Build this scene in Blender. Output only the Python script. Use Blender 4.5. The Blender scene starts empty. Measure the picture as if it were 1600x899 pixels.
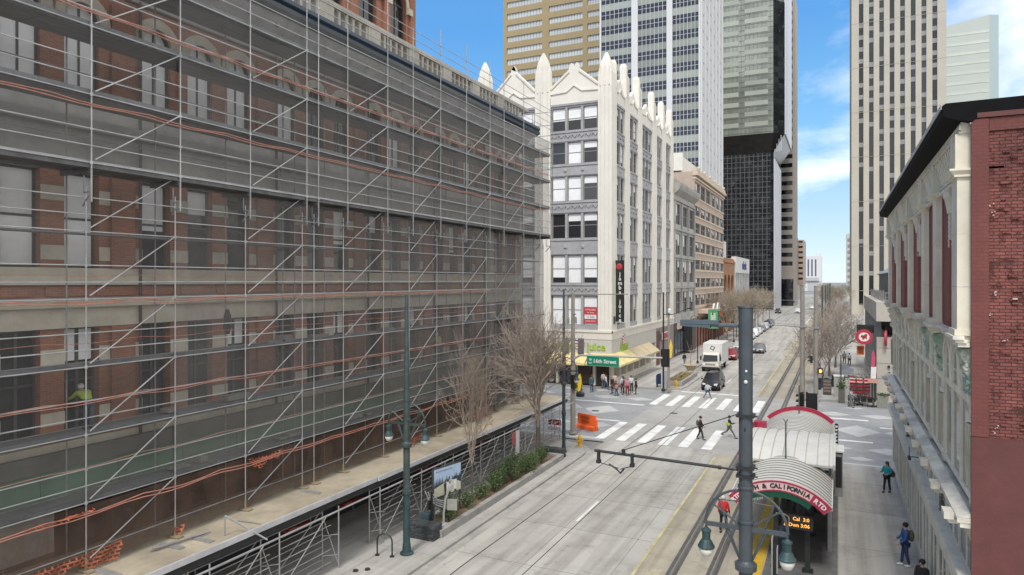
import bpy, math, random
from math import sin, cos, pi, radians, sqrt
from mathutils import Vector, Matrix
SC = bpy.context.scene
COL = SC.collection
R = random.Random(7)

# ------------------------------------------------------------------ mesh builder
class MB:
    def __init__(s): s.v = []; s.f = []; s.m = []
    def poly(s, pts, m=0):
        n = len(s.v); s.v += [tuple(p) for p in pts]; s.f.append(tuple(range(n, n+len(pts)))); s.m.append(m)
    def box(s, x0, x1, y0, y1, z0, z1, m=0):
        if x0 > x1: x0, x1 = x1, x0
        if y0 > y1: y0, y1 = y1, y0
        n = len(s.v)
        s.v += [(x0,y0,z0),(x1,y0,z0),(x1,y1,z0),(x0,y1,z0),(x0,y0,z1),(x1,y0,z1),(x1,y1,z1),(x0,y1,z1)]
        for q in ((3,2,1,0),(4,5,6,7),(0,1,5,4),(1,2,6,5),(2,3,7,6),(3,0,4,7)):
            s.f.append(tuple(n+i for i in q)); s.m.append(m)
    def taper(s, cx, cy, z0, z1, w0, d0, w1, d1, m=0):
        n = len(s.v)
        for z, w, d in ((z0,w0,d0),(z1,w1,d1)):
            s.v += [(cx-w/2,cy-d/2,z),(cx+w/2,cy-d/2,z),(cx+w/2,cy+d/2,z),(cx-w/2,cy+d/2,z)]
        for q in ((3,2,1,0),(4,5,6,7),(0,1,5,4),(1,2,6,5),(2,3,7,6),(3,0,4,7)):
            s.f.append(tuple(n+i for i in q)); s.m.append(m)
    def tube(s, a, b, r, r1=None, n=6, m=0, cap=True):
        a = Vector(a); b = Vector(b); r1 = r if r1 is None else r1
        d = b-a
        if d.length < 1e-6: return
        d.normalize()
        u = d.orthogonal().normalized(); w = d.cross(u)
        k = len(s.v)
        for p, q in ((a, r), (b, r1)):
            for i in range(n):
                t = 2*pi*i/n; s.v.append(tuple(p+u*(q*cos(t))+w*(q*sin(t))))
        for i in range(n):
            j = (i+1) % n; s.f.append((k+i,k+j,k+n+j,k+n+i)); s.m.append(m)
        if cap:
            s.f.append(tuple(k+i for i in reversed(range(n)))); s.m.append(m)
            s.f.append(tuple(k+n+i for i in range(n))); s.m.append(m)
    def path(s, pts, r, n=6, m=0, r1=None):
        pts = [Vector(p) for p in pts]; N = len(pts); r1 = r if r1 is None else r1
        k0 = len(s.v); up = None
        for i, p in enumerate(pts):
            d = (pts[min(i+1,N-1)]-pts[max(i-1,0)]).normalized()
            u = d.orthogonal().normalized() if up is None else (up-d*up.dot(d)).normalized()
            up = u; w = d.cross(u); rr = r+(r1-r)*i/max(1,N-1)
            for j in range(n):
                t = 2*pi*j/n; s.v.append(tuple(p+u*(rr*cos(t))+w*(rr*sin(t))))
        for i in range(N-1):
            for j in range(n):
                jj = (j+1) % n; a = k0+i*n
                s.f.append((a+j,a+jj,a+n+jj,a+n+j)); s.m.append(m)
        s.f.append(tuple(k0+j for j in reversed(range(n)))); s.m.append(m)
        s.f.append(tuple(k0+(N-1)*n+j for j in range(n))); s.m.append(m)
    def lathe(s, c, prof, n=14, m=0):
        k = len(s.v); N = len(prof)
        for r, z in prof:
            for j in range(n):
                t = 2*pi*j/n; s.v.append((c[0]+r*cos(t), c[1]+r*sin(t), c[2]+z))
        for i in range(N-1):
            for j in range(n):
                jj = (j+1) % n; a = k+i*n
                s.f.append((a+j,a+jj,a+n+jj,a+n+j)); s.m.append(m)
        if prof[0][0] > 1e-4: s.f.append(tuple(k+j for j in reversed(range(n)))); s.m.append(m)
        if prof[-1][0] > 1e-4: s.f.append(tuple(k+(N-1)*n+j for j in range(n))); s.m.append(m)
    def prism(s, pts, ax, a0, a1, m=0):
        # 2D outline pushed along axis ax: 'x' -> pts are (y,z); 'y' -> (x,z); 'z' -> (x,y)
        def P(p, a):
            return (a,p[0],p[1]) if ax == 'x' else (p[0],a,p[1]) if ax == 'y' else (p[0],p[1],a)
        k = len(s.v); n = len(pts)
        s.v += [P(p,a0) for p in pts]+[P(p,a1) for p in pts]
        for i in range(n):
            j = (i+1) % n; s.f.append((k+i,k+j,k+n+j,k+n+i)); s.m.append(m)
        s.f.append(tuple(k+i for i in reversed(range(n)))); s.m.append(m)
        s.f.append(tuple(k+n+i for i in range(n))); s.m.append(m)
    def blob(s, c, r, n=8, m=0, sq=(1,1,1)):
        h = max(3, n//2)
        prof = [(sin(pi*i/h), -cos(pi*i/h)) for i in range(h+1)]
        k = len(s.v)
        for rr, z in prof:
            for j in range(n):
                t = 2*pi*j/n; s.v.append((c[0]+r*sq[0]*rr*cos(t), c[1]+r*sq[1]*rr*sin(t), c[2]+r*sq[2]*z))
        for i in range(h):
            for j in range(n):
                jj = (j+1) % n; a = k+i*n
                s.f.append((a+j,a+jj,a+n+jj,a+n+j)); s.m.append(m)
    def loft(s, secs, m=0, caps=True):
        k = len(s.v); n = len(secs[0])
        for q in secs: s.v += [tuple(p) for p in q]
        for i in range(len(secs)-1):
            for j in range(n):
                jj = (j+1) % n; a = k+i*n
                s.f.append((a+j,a+jj,a+n+jj,a+n+j)); s.m.append(m)
        if caps:
            s.f.append(tuple(k+j for j in reversed(range(n)))); s.m.append(m)
            s.f.append(tuple(k+(len(secs)-1)*n+j for j in range(n))); s.m.append(m)
    def add(s, o, M=None, m=None):
        k = len(s.v)
        s.v += [tuple(M @ Vector(p)) for p in o.v] if M is not None else list(o.v)
        s.f += [tuple(i+k for i in q) for q in o.f]
        s.m += list(o.m) if m is None else [m]*len(o.m)
    def data(s, name, mats, off=(0,0,0), smooth=False):
        me = bpy.data.meshes.new(name)
        vv = [(x-off[0],y-off[1],z-off[2]) for x,y,z in s.v] if any(off) else s.v
        me.from_pydata(vv, [], s.f)
        for a in (mats if isinstance(mats,(list,tuple)) else [mats]): me.materials.append(a)
        me.polygons.foreach_set('material_index', s.m)
        if smooth: me.polygons.foreach_set('use_smooth', [True]*len(s.f))
        me.update(); fixn(me)
        return me
import bmesh
def fixn(me):
    b = bmesh.new(); b.from_mesh(me); bmesh.ops.recalc_face_normals(b, faces=b.faces); b.to_mesh(me); b.free()

def put(name, me, parent=None, loc=(0,0,0), rotz=0, rot=None):
    o = bpy.data.objects.new(name, me); COL.objects.link(o)
    o.location = loc; o.rotation_euler = rot if rot else (0,0,rotz)
    if parent is not None: o.parent = parent
    return o
def bevel(o, w, seg=2, ang=40):
    b = o.modifiers.new('Bevel','BEVEL'); b.width = w; b.segments = seg; b.limit_method = 'ANGLE'; b.angle_limit = radians(ang)
    return o
OFF = {}
def tag(o, label=None, cat=None, group=None, kind=None):
    if label: o['label'] = label
    if cat: o['category'] = cat
    if group: o['group'] = group
    if kind: o['kind'] = kind
    return o
def root(name, label, cat, loc=(0,0,0), rotz=0, group=None):
    o = bpy.data.objects.new(name, None); COL.objects.link(o)
    o.location = loc; o.rotation_euler = (0,0,rotz); o.empty_display_size = .3
    tag(o, label, cat, group); OFF[o.name] = tuple(loc)
    return o
def part(mb, name, mats, parent, world=True, smooth=False, off=None):
    # world=True: the builder holds world coordinates (parent root has no rotation)
    if off is None:
        p = parent
        while p.parent is not None: p = p.parent
        off = OFF.get(p.name,(0,0,0)) if world else (0,0,0)
    return put(name, mb.data(name, mats, off, smooth), parent)
def solo(mb, name, mats, label, cat, group=None, loc=(0,0,0), rotz=0, world=True, smooth=False):
    o = put(name, mb.data(name, mats, loc if world else (0,0,0), smooth), None, loc, rotz)
    return tag(o, label, cat, group)
def setting(mb, name, mats, kind='structure'):
    o = put(name, mb.data(name, mats)); o['kind'] = kind; return o
def dup(o, parent=None):
    c = o.copy(); COL.objects.link(c)
    if parent is not None:
        mi = o.matrix_parent_inverse.copy(); c.parent = parent; c.matrix_parent_inverse = mi
    for ch in list(o.children): dup(ch, c)
    return c
def copy_thing(o, loc, rotz=0, label=None, group=None):
    c = dup(o); c.location = loc; c.rotation_euler = (0,0,rotz)
    if label: c['label'] = label
    if group: c['group'] = group
    return c

# ------------------------------------------------------------------ text as real letters
def text_mb(s, size=1.0, depth=.02, align='CENTER', bold=0.0, m=0):
    cu = bpy.data.curves.new('lettering','FONT'); cu.body = s; cu.size = size; cu.extrude = depth/2
    cu.align_x = align; cu.align_y = 'CENTER'; cu.offset = bold; cu.resolution_u = 2
    o = bpy.data.objects.new('lettering', cu); COL.objects.link(o)
    bpy.context.view_layer.update()
    dg = bpy.context.evaluated_depsgraph_get()
    me = bpy.data.meshes.new_from_object(o.evaluated_get(dg))
    mb = MB()
    mb.v = [tuple(v.co) for v in me.vertices]; mb.f = [tuple(p.vertices) for p in me.polygons]; mb.m = [m]*len(mb.f)
    bpy.data.objects.remove(o); bpy.data.curves.remove(cu); bpy.data.meshes.remove(me)
    return mb
RX = Matrix.Rotation(pi/2,4,'X')
def face_y(x,y,z): return Matrix.Translation((x,y,z)) @ RX                       # reads from -Y
def face_x(x,y,z): return Matrix.Translation((x,y,z)) @ Matrix.Rotation(pi/2,4,'Z') @ RX   # reads from +X
def face_nx(x,y,z): return Matrix.Translation((x,y,z)) @ Matrix.Rotation(-pi/2,4,'Z') @ RX # reads from -X

# ------------------------------------------------------------------ materials
def nodes(name):
    m = bpy.data.materials.new(name); m.use_nodes = True
    nt = m.node_tree; b = nt.nodes['Principled BSDF']
    return m, nt, b
def N(nt, t, **k):
    n = nt.nodes.new(t)
    for a, v in k.items():
        if a in n.inputs.keys() if hasattr(n.inputs,'keys') else False: n.inputs[a].default_value = v
        else: setattr(n, a, v)
    return n
def L(nt, a, b): nt.links.new(a, b)
def c4(c): return (c[0],c[1],c[2],1)
def ramp(nt, fac, stops):
    r = nt.nodes.new('ShaderNodeValToRGB'); e = r.color_ramp.elements
    e[0].position, e[0].color = stops[0][0], c4(stops[0][1])
    e[1].position, e[1].color = stops[-1][0], c4(stops[-1][1])
    for p, c in stops[1:-1]:
        x = e.new(p); x.color = c4(c)
    L(nt, fac, r.inputs['Fac']); return r
def noise(nt, scale, detail=4, rough=.6, vec=None):
    n = nt.nodes.new('ShaderNodeTexNoise'); n.inputs['Scale'].default_value = scale
    n.inputs['Detail'].default_value = detail; n.inputs['Roughness'].default_value = rough
    if vec is not None: L(nt, vec, n.inputs['Vector'])
    return n
def mixc(nt, a, b, fac=None, typ='MIX', f=.5):
    n = nt.nodes.new('ShaderNodeMix'); n.data_type = 'RGBA'; n.blend_type = typ
    n.inputs[0].default_value = f
    if fac is not None: L(nt, fac, n.inputs[0])
    for sock, val in ((n.inputs[6], a), (n.inputs[7], b)):
        if isinstance(val, (tuple,list)): sock.default_value = c4(val)
        else: L(nt, val, sock)
    return n.outputs[2]
def coord(nt, which='Object', sc=(1,1,1)):
    t = nt.nodes.new('ShaderNodeTexCoord'); mp = nt.nodes.new('ShaderNodeMapping')
    mp.inputs['Scale'].default_value = sc; L(nt, t.outputs[which], mp.inputs['Vector']); return mp.outputs['Vector']
def bump(nt, b, h, st=.3, d=.02):
    n = nt.nodes.new('ShaderNodeBump'); n.inputs['Strength'].default_value = st; n.inputs['Distance'].default_value = d
    L(nt, h, n.inputs['Height']); L(nt, n.outputs['Normal'], b.inputs['Normal'])
MC = {}
def M(name, col, rough=.7, metal=0., var=.12, scale=3., bmp=0., bscale=30., stretch=(1,1,1), spec=.5, dirt=0., emit=None, es=1.):
    if name in MC: return MC[name]
    m, nt, b = nodes(name)
    b.inputs['Roughness'].default_value = rough; b.inputs['Metallic'].default_value = metal
    b.inputs['Specular IOR Level'].default_value = spec
    v = coord(nt, 'Object', stretch)
    n = noise(nt, scale, 5, .65, v)
    lo = tuple(c*(1-var) for c in col); hi = tuple(min(1,c*(1+var)) for c in col)
    out = ramp(nt, n.outputs['Fac'], [(.3,lo),(.7,hi)]).outputs['Color']
    if dirt:
        n2 = noise(nt, scale*.23, 6, .7, v)
        r2 = ramp(nt, n2.outputs['Fac'], [(.42,(1,1,1)),(.75,(1-dirt,)*3)])
        out = mixc(nt, out, r2.outputs['Color'], typ='MULTIPLY', f=1)
    L(nt, out, b.inputs['Base Color'])
    if bmp: bump(nt, b, noise(nt, bscale, 4, .6, v).outputs['Fac'], bmp)
    if emit:
        b.inputs['Emission Color'].default_value = c4(emit); b.inputs['Emission Strength'].default_value = es
    MC[name] = m; return m
def plane_uv(nt, ax):
    # object coords -> (u,v) of a wall: ax 'x' wall faces +-X (u=y), ax 'y' wall faces +-Y (u=x)
    t = nt.nodes.new('ShaderNodeTexCoord'); s = nt.nodes.new('ShaderNodeSeparateXYZ'); c = nt.nodes.new('ShaderNodeCombineXYZ')
    L(nt, t.outputs['Object'], s.inputs[0])
    L(nt, s.outputs['Y' if ax == 'x' else 'X'], c.inputs[0]); L(nt, s.outputs['Z'], c.inputs[1])
    return c.outputs[0], t.outputs['Object']
def brick(name, ax, c1, c2, mortar, bw=.22, bh=.075, ms=.008, bmp=.4, dirt=.25, off=.5, patch=None):
    m, nt, b = nodes(name); uv, ob = plane_uv(nt, ax)
    t = nt.nodes.new('ShaderNodeTexBrick'); t.offset = off
    t.inputs['Scale'].default_value = 1; t.inputs['Brick Width'].default_value = bw; t.inputs['Row Height'].default_value = bh
    t.inputs['Mortar Size'].default_value = ms; t.inputs['Mortar Smooth'].default_value = .2
    t.inputs['Color1'].default_value = c4(c1); t.inputs['Color2'].default_value = c4(c2); t.inputs['Mortar'].default_value = c4(mortar)
    L(nt, uv, t.inputs['Vector'])
    n = noise(nt, .6, 6, .7, ob); r = ramp(nt, n.outputs['Fac'], [(.35,(1.1,1.08,1.06)),(.75,(1-dirt,)*3)])
    out = mixc(nt, t.outputs['Color'], r.outputs['Color'], typ='MULTIPLY', f=1)
    h = t.outputs['Fac']
    if patch:
        n3 = noise(nt, 2.6, 8, .75, ob)
        r3 = ramp(nt, n3.outputs['Fac'], [(.54,(0,0,0)),(.66,(1,1,1))])
        out = mixc(nt, out, patch, r3.outputs['Color'])
        mth = nt.nodes.new('ShaderNodeMath'); mth.operation = 'ADD'; L(nt, h, mth.inputs[0]); L(nt, r3.outputs['Color'], mth.inputs[1]); h = mth.outputs[0]
    L(nt, out, b.inputs['Base Color']); b.inputs['Roughness'].default_value = .82
    inv = nt.nodes.new('ShaderNodeMath'); inv.operation = 'SUBTRACT'; inv.inputs[0].default_value = 1; L(nt, h, inv.inputs[1])
    n4 = noise(nt, 18, 4, .6, ob); ad = nt.nodes.new('ShaderNodeMath'); ad.operation = 'ADD'
    L(nt, inv.outputs[0], ad.inputs[0]); L(nt, n4.outputs['Fac'], ad.inputs[1])
    bump(nt, b, ad.outputs[0], bmp, .03)
    return m
def glass(name, col=(.03,.035,.04), rough=.06, var=.5, scale=.4, spec=.6, metal=0.):
    if name in MC: return MC[name]
    m, nt, b = nodes(name)
    oi = nt.nodes.new('ShaderNodeObjectInfo'); n = noise(nt, scale, 3, .6, coord(nt))
    ad = nt.nodes.new('ShaderNodeMath'); ad.operation = 'ADD'; L(nt, oi.outputs['Random'], ad.inputs[0]); L(nt, n.outputs['Fac'], ad.inputs[1])
    hf = nt.nodes.new('ShaderNodeMath'); hf.operation = 'MULTIPLY'; hf.inputs[1].default_value = .5; L(nt, ad.outputs[0], hf.inputs[0])
    r = ramp(nt, hf.outputs[0], [(.25,tuple(c*(1-var) for c in col)),(.8,tuple(c*(1+var) for c in col))])
    L(nt, r.outputs['Color'], b.inputs['Base Color'])
    b.inputs['Roughness'].default_value = rough; b.inputs['Specular IOR Level'].default_value = spec; b.inputs['Metallic'].default_value = metal
    n2 = noise(nt, 1.1, 2, .5, coord(nt)); bump(nt, b, n2.outputs['Fac'], .05, .05)
    MC[name] = m; return m
def net_mat(name, col, op, var=.15, sc=(.25,.25,.25)):
    m, nt, b = nodes(name)
    b.inputs['Base Color'].default_value = c4(col); b.inputs['Roughness'].default_value = .9
    n = noise(nt, 1.5, 5, .6, coord(nt, 'Object', sc))
    r = ramp(nt, n.outputs['Fac'], [(.3,(op-var,)*3),(.7,(op+var,)*3)])
    L(nt, r.outputs['Color'], b.inputs['Alpha'])
    return m
def mesh_mat(name, col, bw=.1, bh=.06, ms=.022, ax='x'):
    # plastic barrier mesh: real holes through the sheet
    m, nt, b = nodes(name); uv, ob = plane_uv(nt, ax)
    t = nt.nodes.new('ShaderNodeTexBrick'); t.offset = .5
    for k_, v_ in (('Scale',1),('Brick Width',bw),('Row Height',bh),('Mortar Size',ms)): t.inputs[k_].default_value = v_
    L(nt, uv, t.inputs['Vector']); L(nt, t.outputs['Fac'], b.inputs['Alpha'])
    n = noise(nt, 2.0, 3, .6, ob); r = ramp(nt, n.outputs['Fac'], [(.3,tuple(c*.55 for c in col)),(.7,col)])
    L(nt, r.outputs['Color'], b.inputs['Base Color']); b.inputs['Roughness'].default_value = .6
    return m
def two_tone(name, c1, c2, scale=3, lo=.4, hi=.6, rough=.75):
    m, nt, b = nodes(name); n = noise(nt, scale, 6, .7, coord(nt))
    r = ramp(nt, n.outputs['Fac'], [(lo,c1),(hi,c2)]); L(nt, r.outputs['Color'], b.inputs['Base Color']); b.inputs['Roughness'].default_value = rough
    bump(nt, b, n.outputs['Fac'], .4, .03); return m
# ------------------------------------------------------------------ camera, light, sky
H = 11.4
cam = bpy.data.objects.new('camera', bpy.data.cameras.new('camera')); COL.objects.link(cam)
cam.location = (0,0,H); cam.rotation_euler = (pi/2, 0, radians(25.5))
cam.data.sensor_width = 36; cam.data.lens = 36*1070/1600; cam.data.shift_y = -11/1600
cam.data.clip_start = .1; cam.data.clip_end = 6000
SC.camera = cam
SC.render.engine = 'CYCLES'
SC.view_settings.view_transform = 'Standard'; SC.view_settings.look = 'None'; SC.view_settings.gamma = 1
SC.view_settings.use_curve_mapping = False; SC.view_settings.exposure = 0.82
SC.cycles.max_bounces = 8; SC.cycles.transparent_max_bounces = 24; SC.cycles.use_denoising = True
SC.cycles.sample_clamp_indirect = 6

SUN_EL, SUN_AZ = 52, 176     # azimuth of the sun, clockwise from +Y (behind the camera)
sl = bpy.data.lights.new('sun','SUN'); sl.energy = 1.45; sl.angle = radians(11); sl.color = (1,.95,.88)
so = bpy.data.objects.new('sun', sl); COL.objects.link(so)
sd = Vector((sin(radians(SUN_AZ))*cos(radians(SUN_EL)), cos(radians(SUN_AZ))*cos(radians(SUN_EL)), sin(radians(SUN_EL))))
so.rotation_euler = sd.to_track_quat('Z','Y').to_euler(); so.location = (0,-40,120)

W = bpy.data.worlds.new('World'); SC.world = W; W.use_nodes = True
wn = W.node_tree; wn.nodes.clear()
wo = wn.nodes.new('ShaderNodeOutputWorld'); bg = wn.nodes.new('ShaderNodeBackground')
sky = wn.nodes.new('ShaderNodeTexSky'); sky.sky_type = 'NISHITA'; sky.sun_disc = False
sky.sun_elevation = radians(SUN_EL); sky.sun_rotation = radians(SUN_AZ); sky.altitude = 1600
sky.air_density = 1.0; sky.dust_density = .6; sky.ozone_density = 2.0
tc = wn.nodes.new('ShaderNodeTexCoord'); sx = wn.nodes.new('ShaderNodeSeparateXYZ')
wn.links.new(tc.outputs['Generated'], sx.inputs[0])
def wm(op, a, b=None, c=None):
    n = wn.nodes.new('ShaderNodeMath'); n.operation = op
    for i, q in enumerate((a,b,c)):
        if q is None: continue
        if isinstance(q,(int,float)): n.inputs[i].default_value = q
        else: wn.links.new(q, n.inputs[i])
    return n.outputs[0]
zc = wm('MAXIMUM', sx.outputs['Z'], 0.0); den = wm('ADD', zc, .22)
u = wm('DIVIDE', sx.outputs['X'], den); v = wm('DIVIDE', sx.outputs['Y'], den)
cx = wn.nodes.new('ShaderNodeCombineXYZ'); wn.links.new(u, cx.inputs[0]); wn.links.new(wm('MULTIPLY', v, .8), cx.inputs[1]); cx.inputs[2].default_value = 10.1
cn = noise(wn, 1.15, 9, .58, cx.outputs[0]); cn.inputs['Distortion'].default_value = .25
# thicker cloud towards the east (right of the street)
bias = wm('MULTIPLY_ADD', sx.outputs['X'], 1.0, -.075)
back = wm('MULTIPLY', wm('MAXIMUM', wm('MULTIPLY', sx.outputs['Y'], -1), 0), .6)  # unseen cloud added behind the camera to make the skylight less blue
low = wm('MULTIPLY', wm('MAXIMUM', wm('SUBTRACT', .03, sx.outputs['Z']), 0), 1.6)
zen = wm('MULTIPLY', wm('MAXIMUM', wm('SUBTRACT', sx.outputs['Z'], .5), 0), .8)  # zenith cloud, out of view, added to grey the skylight
cov = wm('ADD', wm('ADD', wm('ADD', wm('ADD', cn.outputs['Fac'], bias), back), low), zen)
cr = ramp(wn, cov, [(.44,(0,0,0)),(.66,(1,1,1))])
grad = ramp(wn, zc, [(.0,(2.9,3.4,3.75)),(.09,(1.95,2.85,3.75)),(.2,(.95,2.25,3.75)),(.34,(.40,1.5,3.3)),(.8,(.25,.9,2.4))])
gf = ramp(wn, zc, [(.3,(.9,.9,.9)),(.9,(.3,.3,.3))])
tint = mixc(wn, sky.outputs['Color'], grad.outputs['Color'], gf.outputs['Color'])
cshade = ramp(wn, cn.outputs['Fac'], [(.35,(4.4,4.5,4.6)),(.7,(6.2,6.2,6.2))])
allc = mixc(wn, tint, cshade.outputs['Color'], cr.outputs['Color'])
wn.links.new(allc, bg.inputs['Color']); bg.inputs['Strength'].default_value = .145
wn.links.new(bg.outputs[0], wo.inputs[0])

# ------------------------------------------------------------------ shared materials
concrete = M('road concrete', (.36,.35,.33), .88, var=.10, scale=.9, bmp=.12, bscale=40, dirt=.22)
def road_mat(name, col, bw=3.55, bh=4.6, ox=0, oy=2.3):
    m, nt, b = nodes(name); b.inputs['Roughness'].default_value = .88
    ob = coord(nt)
    mp = nt.nodes.new('ShaderNodeMapping'); mp.inputs['Location'].default_value = (-ox,-oy,0); L(nt, ob, mp.inputs['Vector'])
    t = nt.nodes.new('ShaderNodeTexBrick'); t.offset = 0
    for k_, v_ in (('Scale',1),('Brick Width',bw),('Row Height',bh),('Mortar Size',.0),('Bias',0)): t.inputs[k_].default_value = v_
    t.inputs['Color1'].default_value = c4(tuple(c*.90 for c in col)); t.inputs['Color2'].default_value = c4(tuple(min(1,c*1.08) for c in col)); t.inputs['Mortar'].default_value = c4(col)
    L(nt, mp.outputs['Vector'], t.inputs['Vector'])
    out = t.outputs['Color']
    w1 = noise(nt, 1.0, 5, .65, coord(nt,'Object',(1.3,.05,1))); r1 = ramp(nt, w1.outputs['Fac'], [(.36,(.76,.75,.74)),(.56,(1.05,1.05,1.05))])
    out = mixc(nt, out, r1.outputs['Color'], typ='MULTIPLY', f=1)
    w2 = noise(nt, .45, 7, .72, ob); r2 = ramp(nt, w2.outputs['Fac'], [(.33,(.80,.79,.77)),(.52,(1,1,1)),(.75,(1.06,1.05,1.03))])
    out = mixc(nt, out, r2.outputs['Color'], typ='MULTIPLY', f=1)
    w3 = noise(nt, 2.4, 3, .5, ob); r3 = ramp(nt, w3.outputs['Fac'], [(.63,(1,1,1)),(.72,(.64,.63,.62))])
    out = mixc(nt, out, r3.outputs['Color'], typ='MULTIPLY', f=.55)
    vo = nt.nodes.new('ShaderNodeTexVoronoi'); vo.feature = 'DISTANCE_TO_EDGE'; vo.inputs['Scale'].default_value = .13
    wv = noise(nt, .7, 6, .75, ob); ad = mixc(nt, ob, wv.outputs['Color'], f=.22)
    L(nt, ad, vo.inputs['Vector']); rc = ramp(nt, vo.outputs['Distance'], [(.0,(.55,.54,.52)),(.0035,(1,1,1))])
    out = mixc(nt, out, rc.outputs['Color'], typ='MULTIPLY', f=.4)
    L(nt, out, b.inputs['Base Color']); bump(nt, b, noise(nt, 30, 4, .6, ob).outputs['Fac'], .15)
    MC[name] = m; return m
concrete2 = road_mat('lane concrete', (.40,.39,.365), ox=-8.05)
walkm = road_mat('pavement concrete', (.39,.38,.36), 3.02, 5.2, -.02, 1.5)
kerbm = M('kerb concrete', (.36,.35,.33), .9, var=.15, scale=2, bmp=.15, bscale=40, dirt=.3)
trackm = road_mat('track concrete', (.385,.35,.28), 4, 6, -7.3, 2)
mallm = M('mall paving', (.285,.29,.295), .8, var=.12, scale=1.2, bmp=.1, bscale=25, dirt=.2)
mall2 = M('pale mall paving', (.47,.47,.46), .8, var=.12, scale=1.5, dirt=.2)
jointm = M('joint filler', (.23,.222,.21), .95, var=.3, scale=2)
white_paint = M('white road paint', (.74,.74,.72), .75, var=.08, scale=3, dirt=.35)
yellow_paint = M('yellow road paint', (.52,.47,.26), .8, var=.2, scale=2, dirt=.3)
tactile = M('yellow tactile paving', (.72,.47,.04), .7, var=.12, scale=4, bmp=.5, bscale=60, dirt=.25)
railsteel = M('rail steel', (.30,.29,.28), .35, .8, var=.2, scale=6)
railbed = M('rail flangeway', (.10,.098,.095), .9, var=.3, scale=3)
groundm = M('distant ground', (.24,.235,.22), .95, var=.25, scale=.05)
galv = M('galvanised tube', (.41,.415,.42), .45, .35, var=.22, scale=1.3, dirt=.25)
galvd = M('weathered tube', (.33,.33,.34), .55, .5, var=.3, scale=1.5, dirt=.4)
plank = M('scaffold plank', (.20,.205,.21), .75, .2, var=.25, scale=1.5, dirt=.4, stretch=(1,.2,1))
stone = M('pale stone', (.46,.43,.37), .85, var=.14, scale=1.5, bmp=.2, bscale=15, dirt=.3)
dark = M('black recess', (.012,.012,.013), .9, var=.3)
blackm = M('black paint', (.018,.02,.021), .45, var=.2, scale=5)
greenpole = M('weathered green paint', (.055,.082,.082), .5, .1, var=.35, scale=3, dirt=.3)
slate = M('slate blue paint', (.066,.08,.092), .42, .15, var=.15, scale=3)
tanpole = M('tan grey pole', (.27,.25,.22), .6, .1, var=.15, scale=3, dirt=.2)
whitep = M('white paint', (.72,.72,.70), .6, var=.06, scale=2, dirt=.2)
redp = M('red paint', (.42,.03,.05), .5, var=.12, scale=3)
orangep = M('orange plastic', (.85,.14,.025), .5, var=.15, scale=3, dirt=.2)
chrome = M('bright metal', (.6,.6,.6), .25, .9, var=.1)

# ------------------------------------------------------------------ ground, roads, pavements
XL, XR, XB = -15.1, -3.4, -22.0
g = MB(); g.poly([(-3000,-1500,-.20),(3000,-1500,-.20),(3000,4000,-.20),(-3000,4000,-.20)]); setting(g,'ground',groundm)
def strip(name, x0,x1,y0,y1,z,mat_):
    b = MB()
    n = max(1,int((y1-y0)/40))
    for i in range(n):
        a = y0+(y1-y0)*i/n; c = y0+(y1-y0)*(i+1)/n
        b.poly([(x0,a,z),(x1,a,z),(x1,c,z),(x0,c,z)])
    return setting(b, name, mat_)
strip('road', XL-.02, -7.3, -40, 47.6, -.12, concrete2)
strip('track_road', -7.3, XR+.02, -40, 47.0, -.12, trackm)
strip('road', -17.0, -7.3, 71.6, 900, -.12, concrete2)
strip('track_road', -7.3, -2.9, 71.6, 900, -.12, trackm)
strip('cross_street', -260, 260, 47.0, 71.6, -.124, mallm)
# crossing in the middle of the junction: same concrete as the lanes
strip('junction', -15.4, -7.3, 47.6, 71.6, -.116, concrete)
strip('track_junction', -7.3, -3.4, 47.0, 71.6, -.115, concrete)
# joints
j = MB()
for x in (-11.55,-8.05):
    j.box(x-.012,x+.012,-30,47.4,-.119,-.114); j.box(x-.012,x+.012,72,300,-.119,-.114)
for k in range(-4,11):
    y = 2.3+4.6*k
    if y < 47: j.box(XL+.45,-7.42,y-.012,y+.012,-.119,-.1145)
for k in range(0,40): j.box(-16.9,-7.4,74+4.6*k-.012,74+4.6*k+.012,-.119,-.1145)
for k in range(-3,8): j.box(-7.2,-6.2,6*k+2-.012,6*k+2+.012,-.119,-.1145)
setting(j,'pavement_joints',jointm)
# rails with flangeways
b = MB(); f = MB()
for x in (-5.92,-4.48):
    b.box(x-.035,x+.035,-40,600,-.125,-.100)
    for s in (-.14,.12): f.box(x+s-.075,x+s+.075,-40,600,-.118,-.1105)
setting(b,'track_rails',railsteel); setting(f,'rail_flangeway',railbed)
# left pavement with rounded corner
def pave(name, pts, z0=-.2, z1=0.0, mat_=walkm):
    b = MB(); b.prism(pts,'z',z0,z1); return setting(b,name,mat_)
def arc(cx,cy,r,a0,a1,n=8): return [(cx+r*cos(radians(a0+(a1-a0)*i/n)), cy+r*sin(radians(a0+(a1-a0)*i/n))) for i in range(n+1)]
pave('left_pavement', [(-60,-40),(XL-.16,-40),(XL-.16,42)]+arc(XL-3.66,42.5,3.5,0,80)[1:]+[(-19,47.0),(-60,47.0)])
k_ = MB(); pts = [(XL,-40),(XL,42)]+arc(XL-3.5,42.4,3.5,0,80)[1:]+[(-19,47.1)]
inn = [(XL-.16,-40),(XL-.16,42)]+arc(XL-3.66,42.5,3.5,0,80)[1:]+[(-19,46.9)]
for i in range(len(pts)-1):
    a,c,d,e = pts[i],pts[i+1],inn[i+1],inn[i]
    k_.prism([a,c,d,e],'z',-.2,.004)
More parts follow.
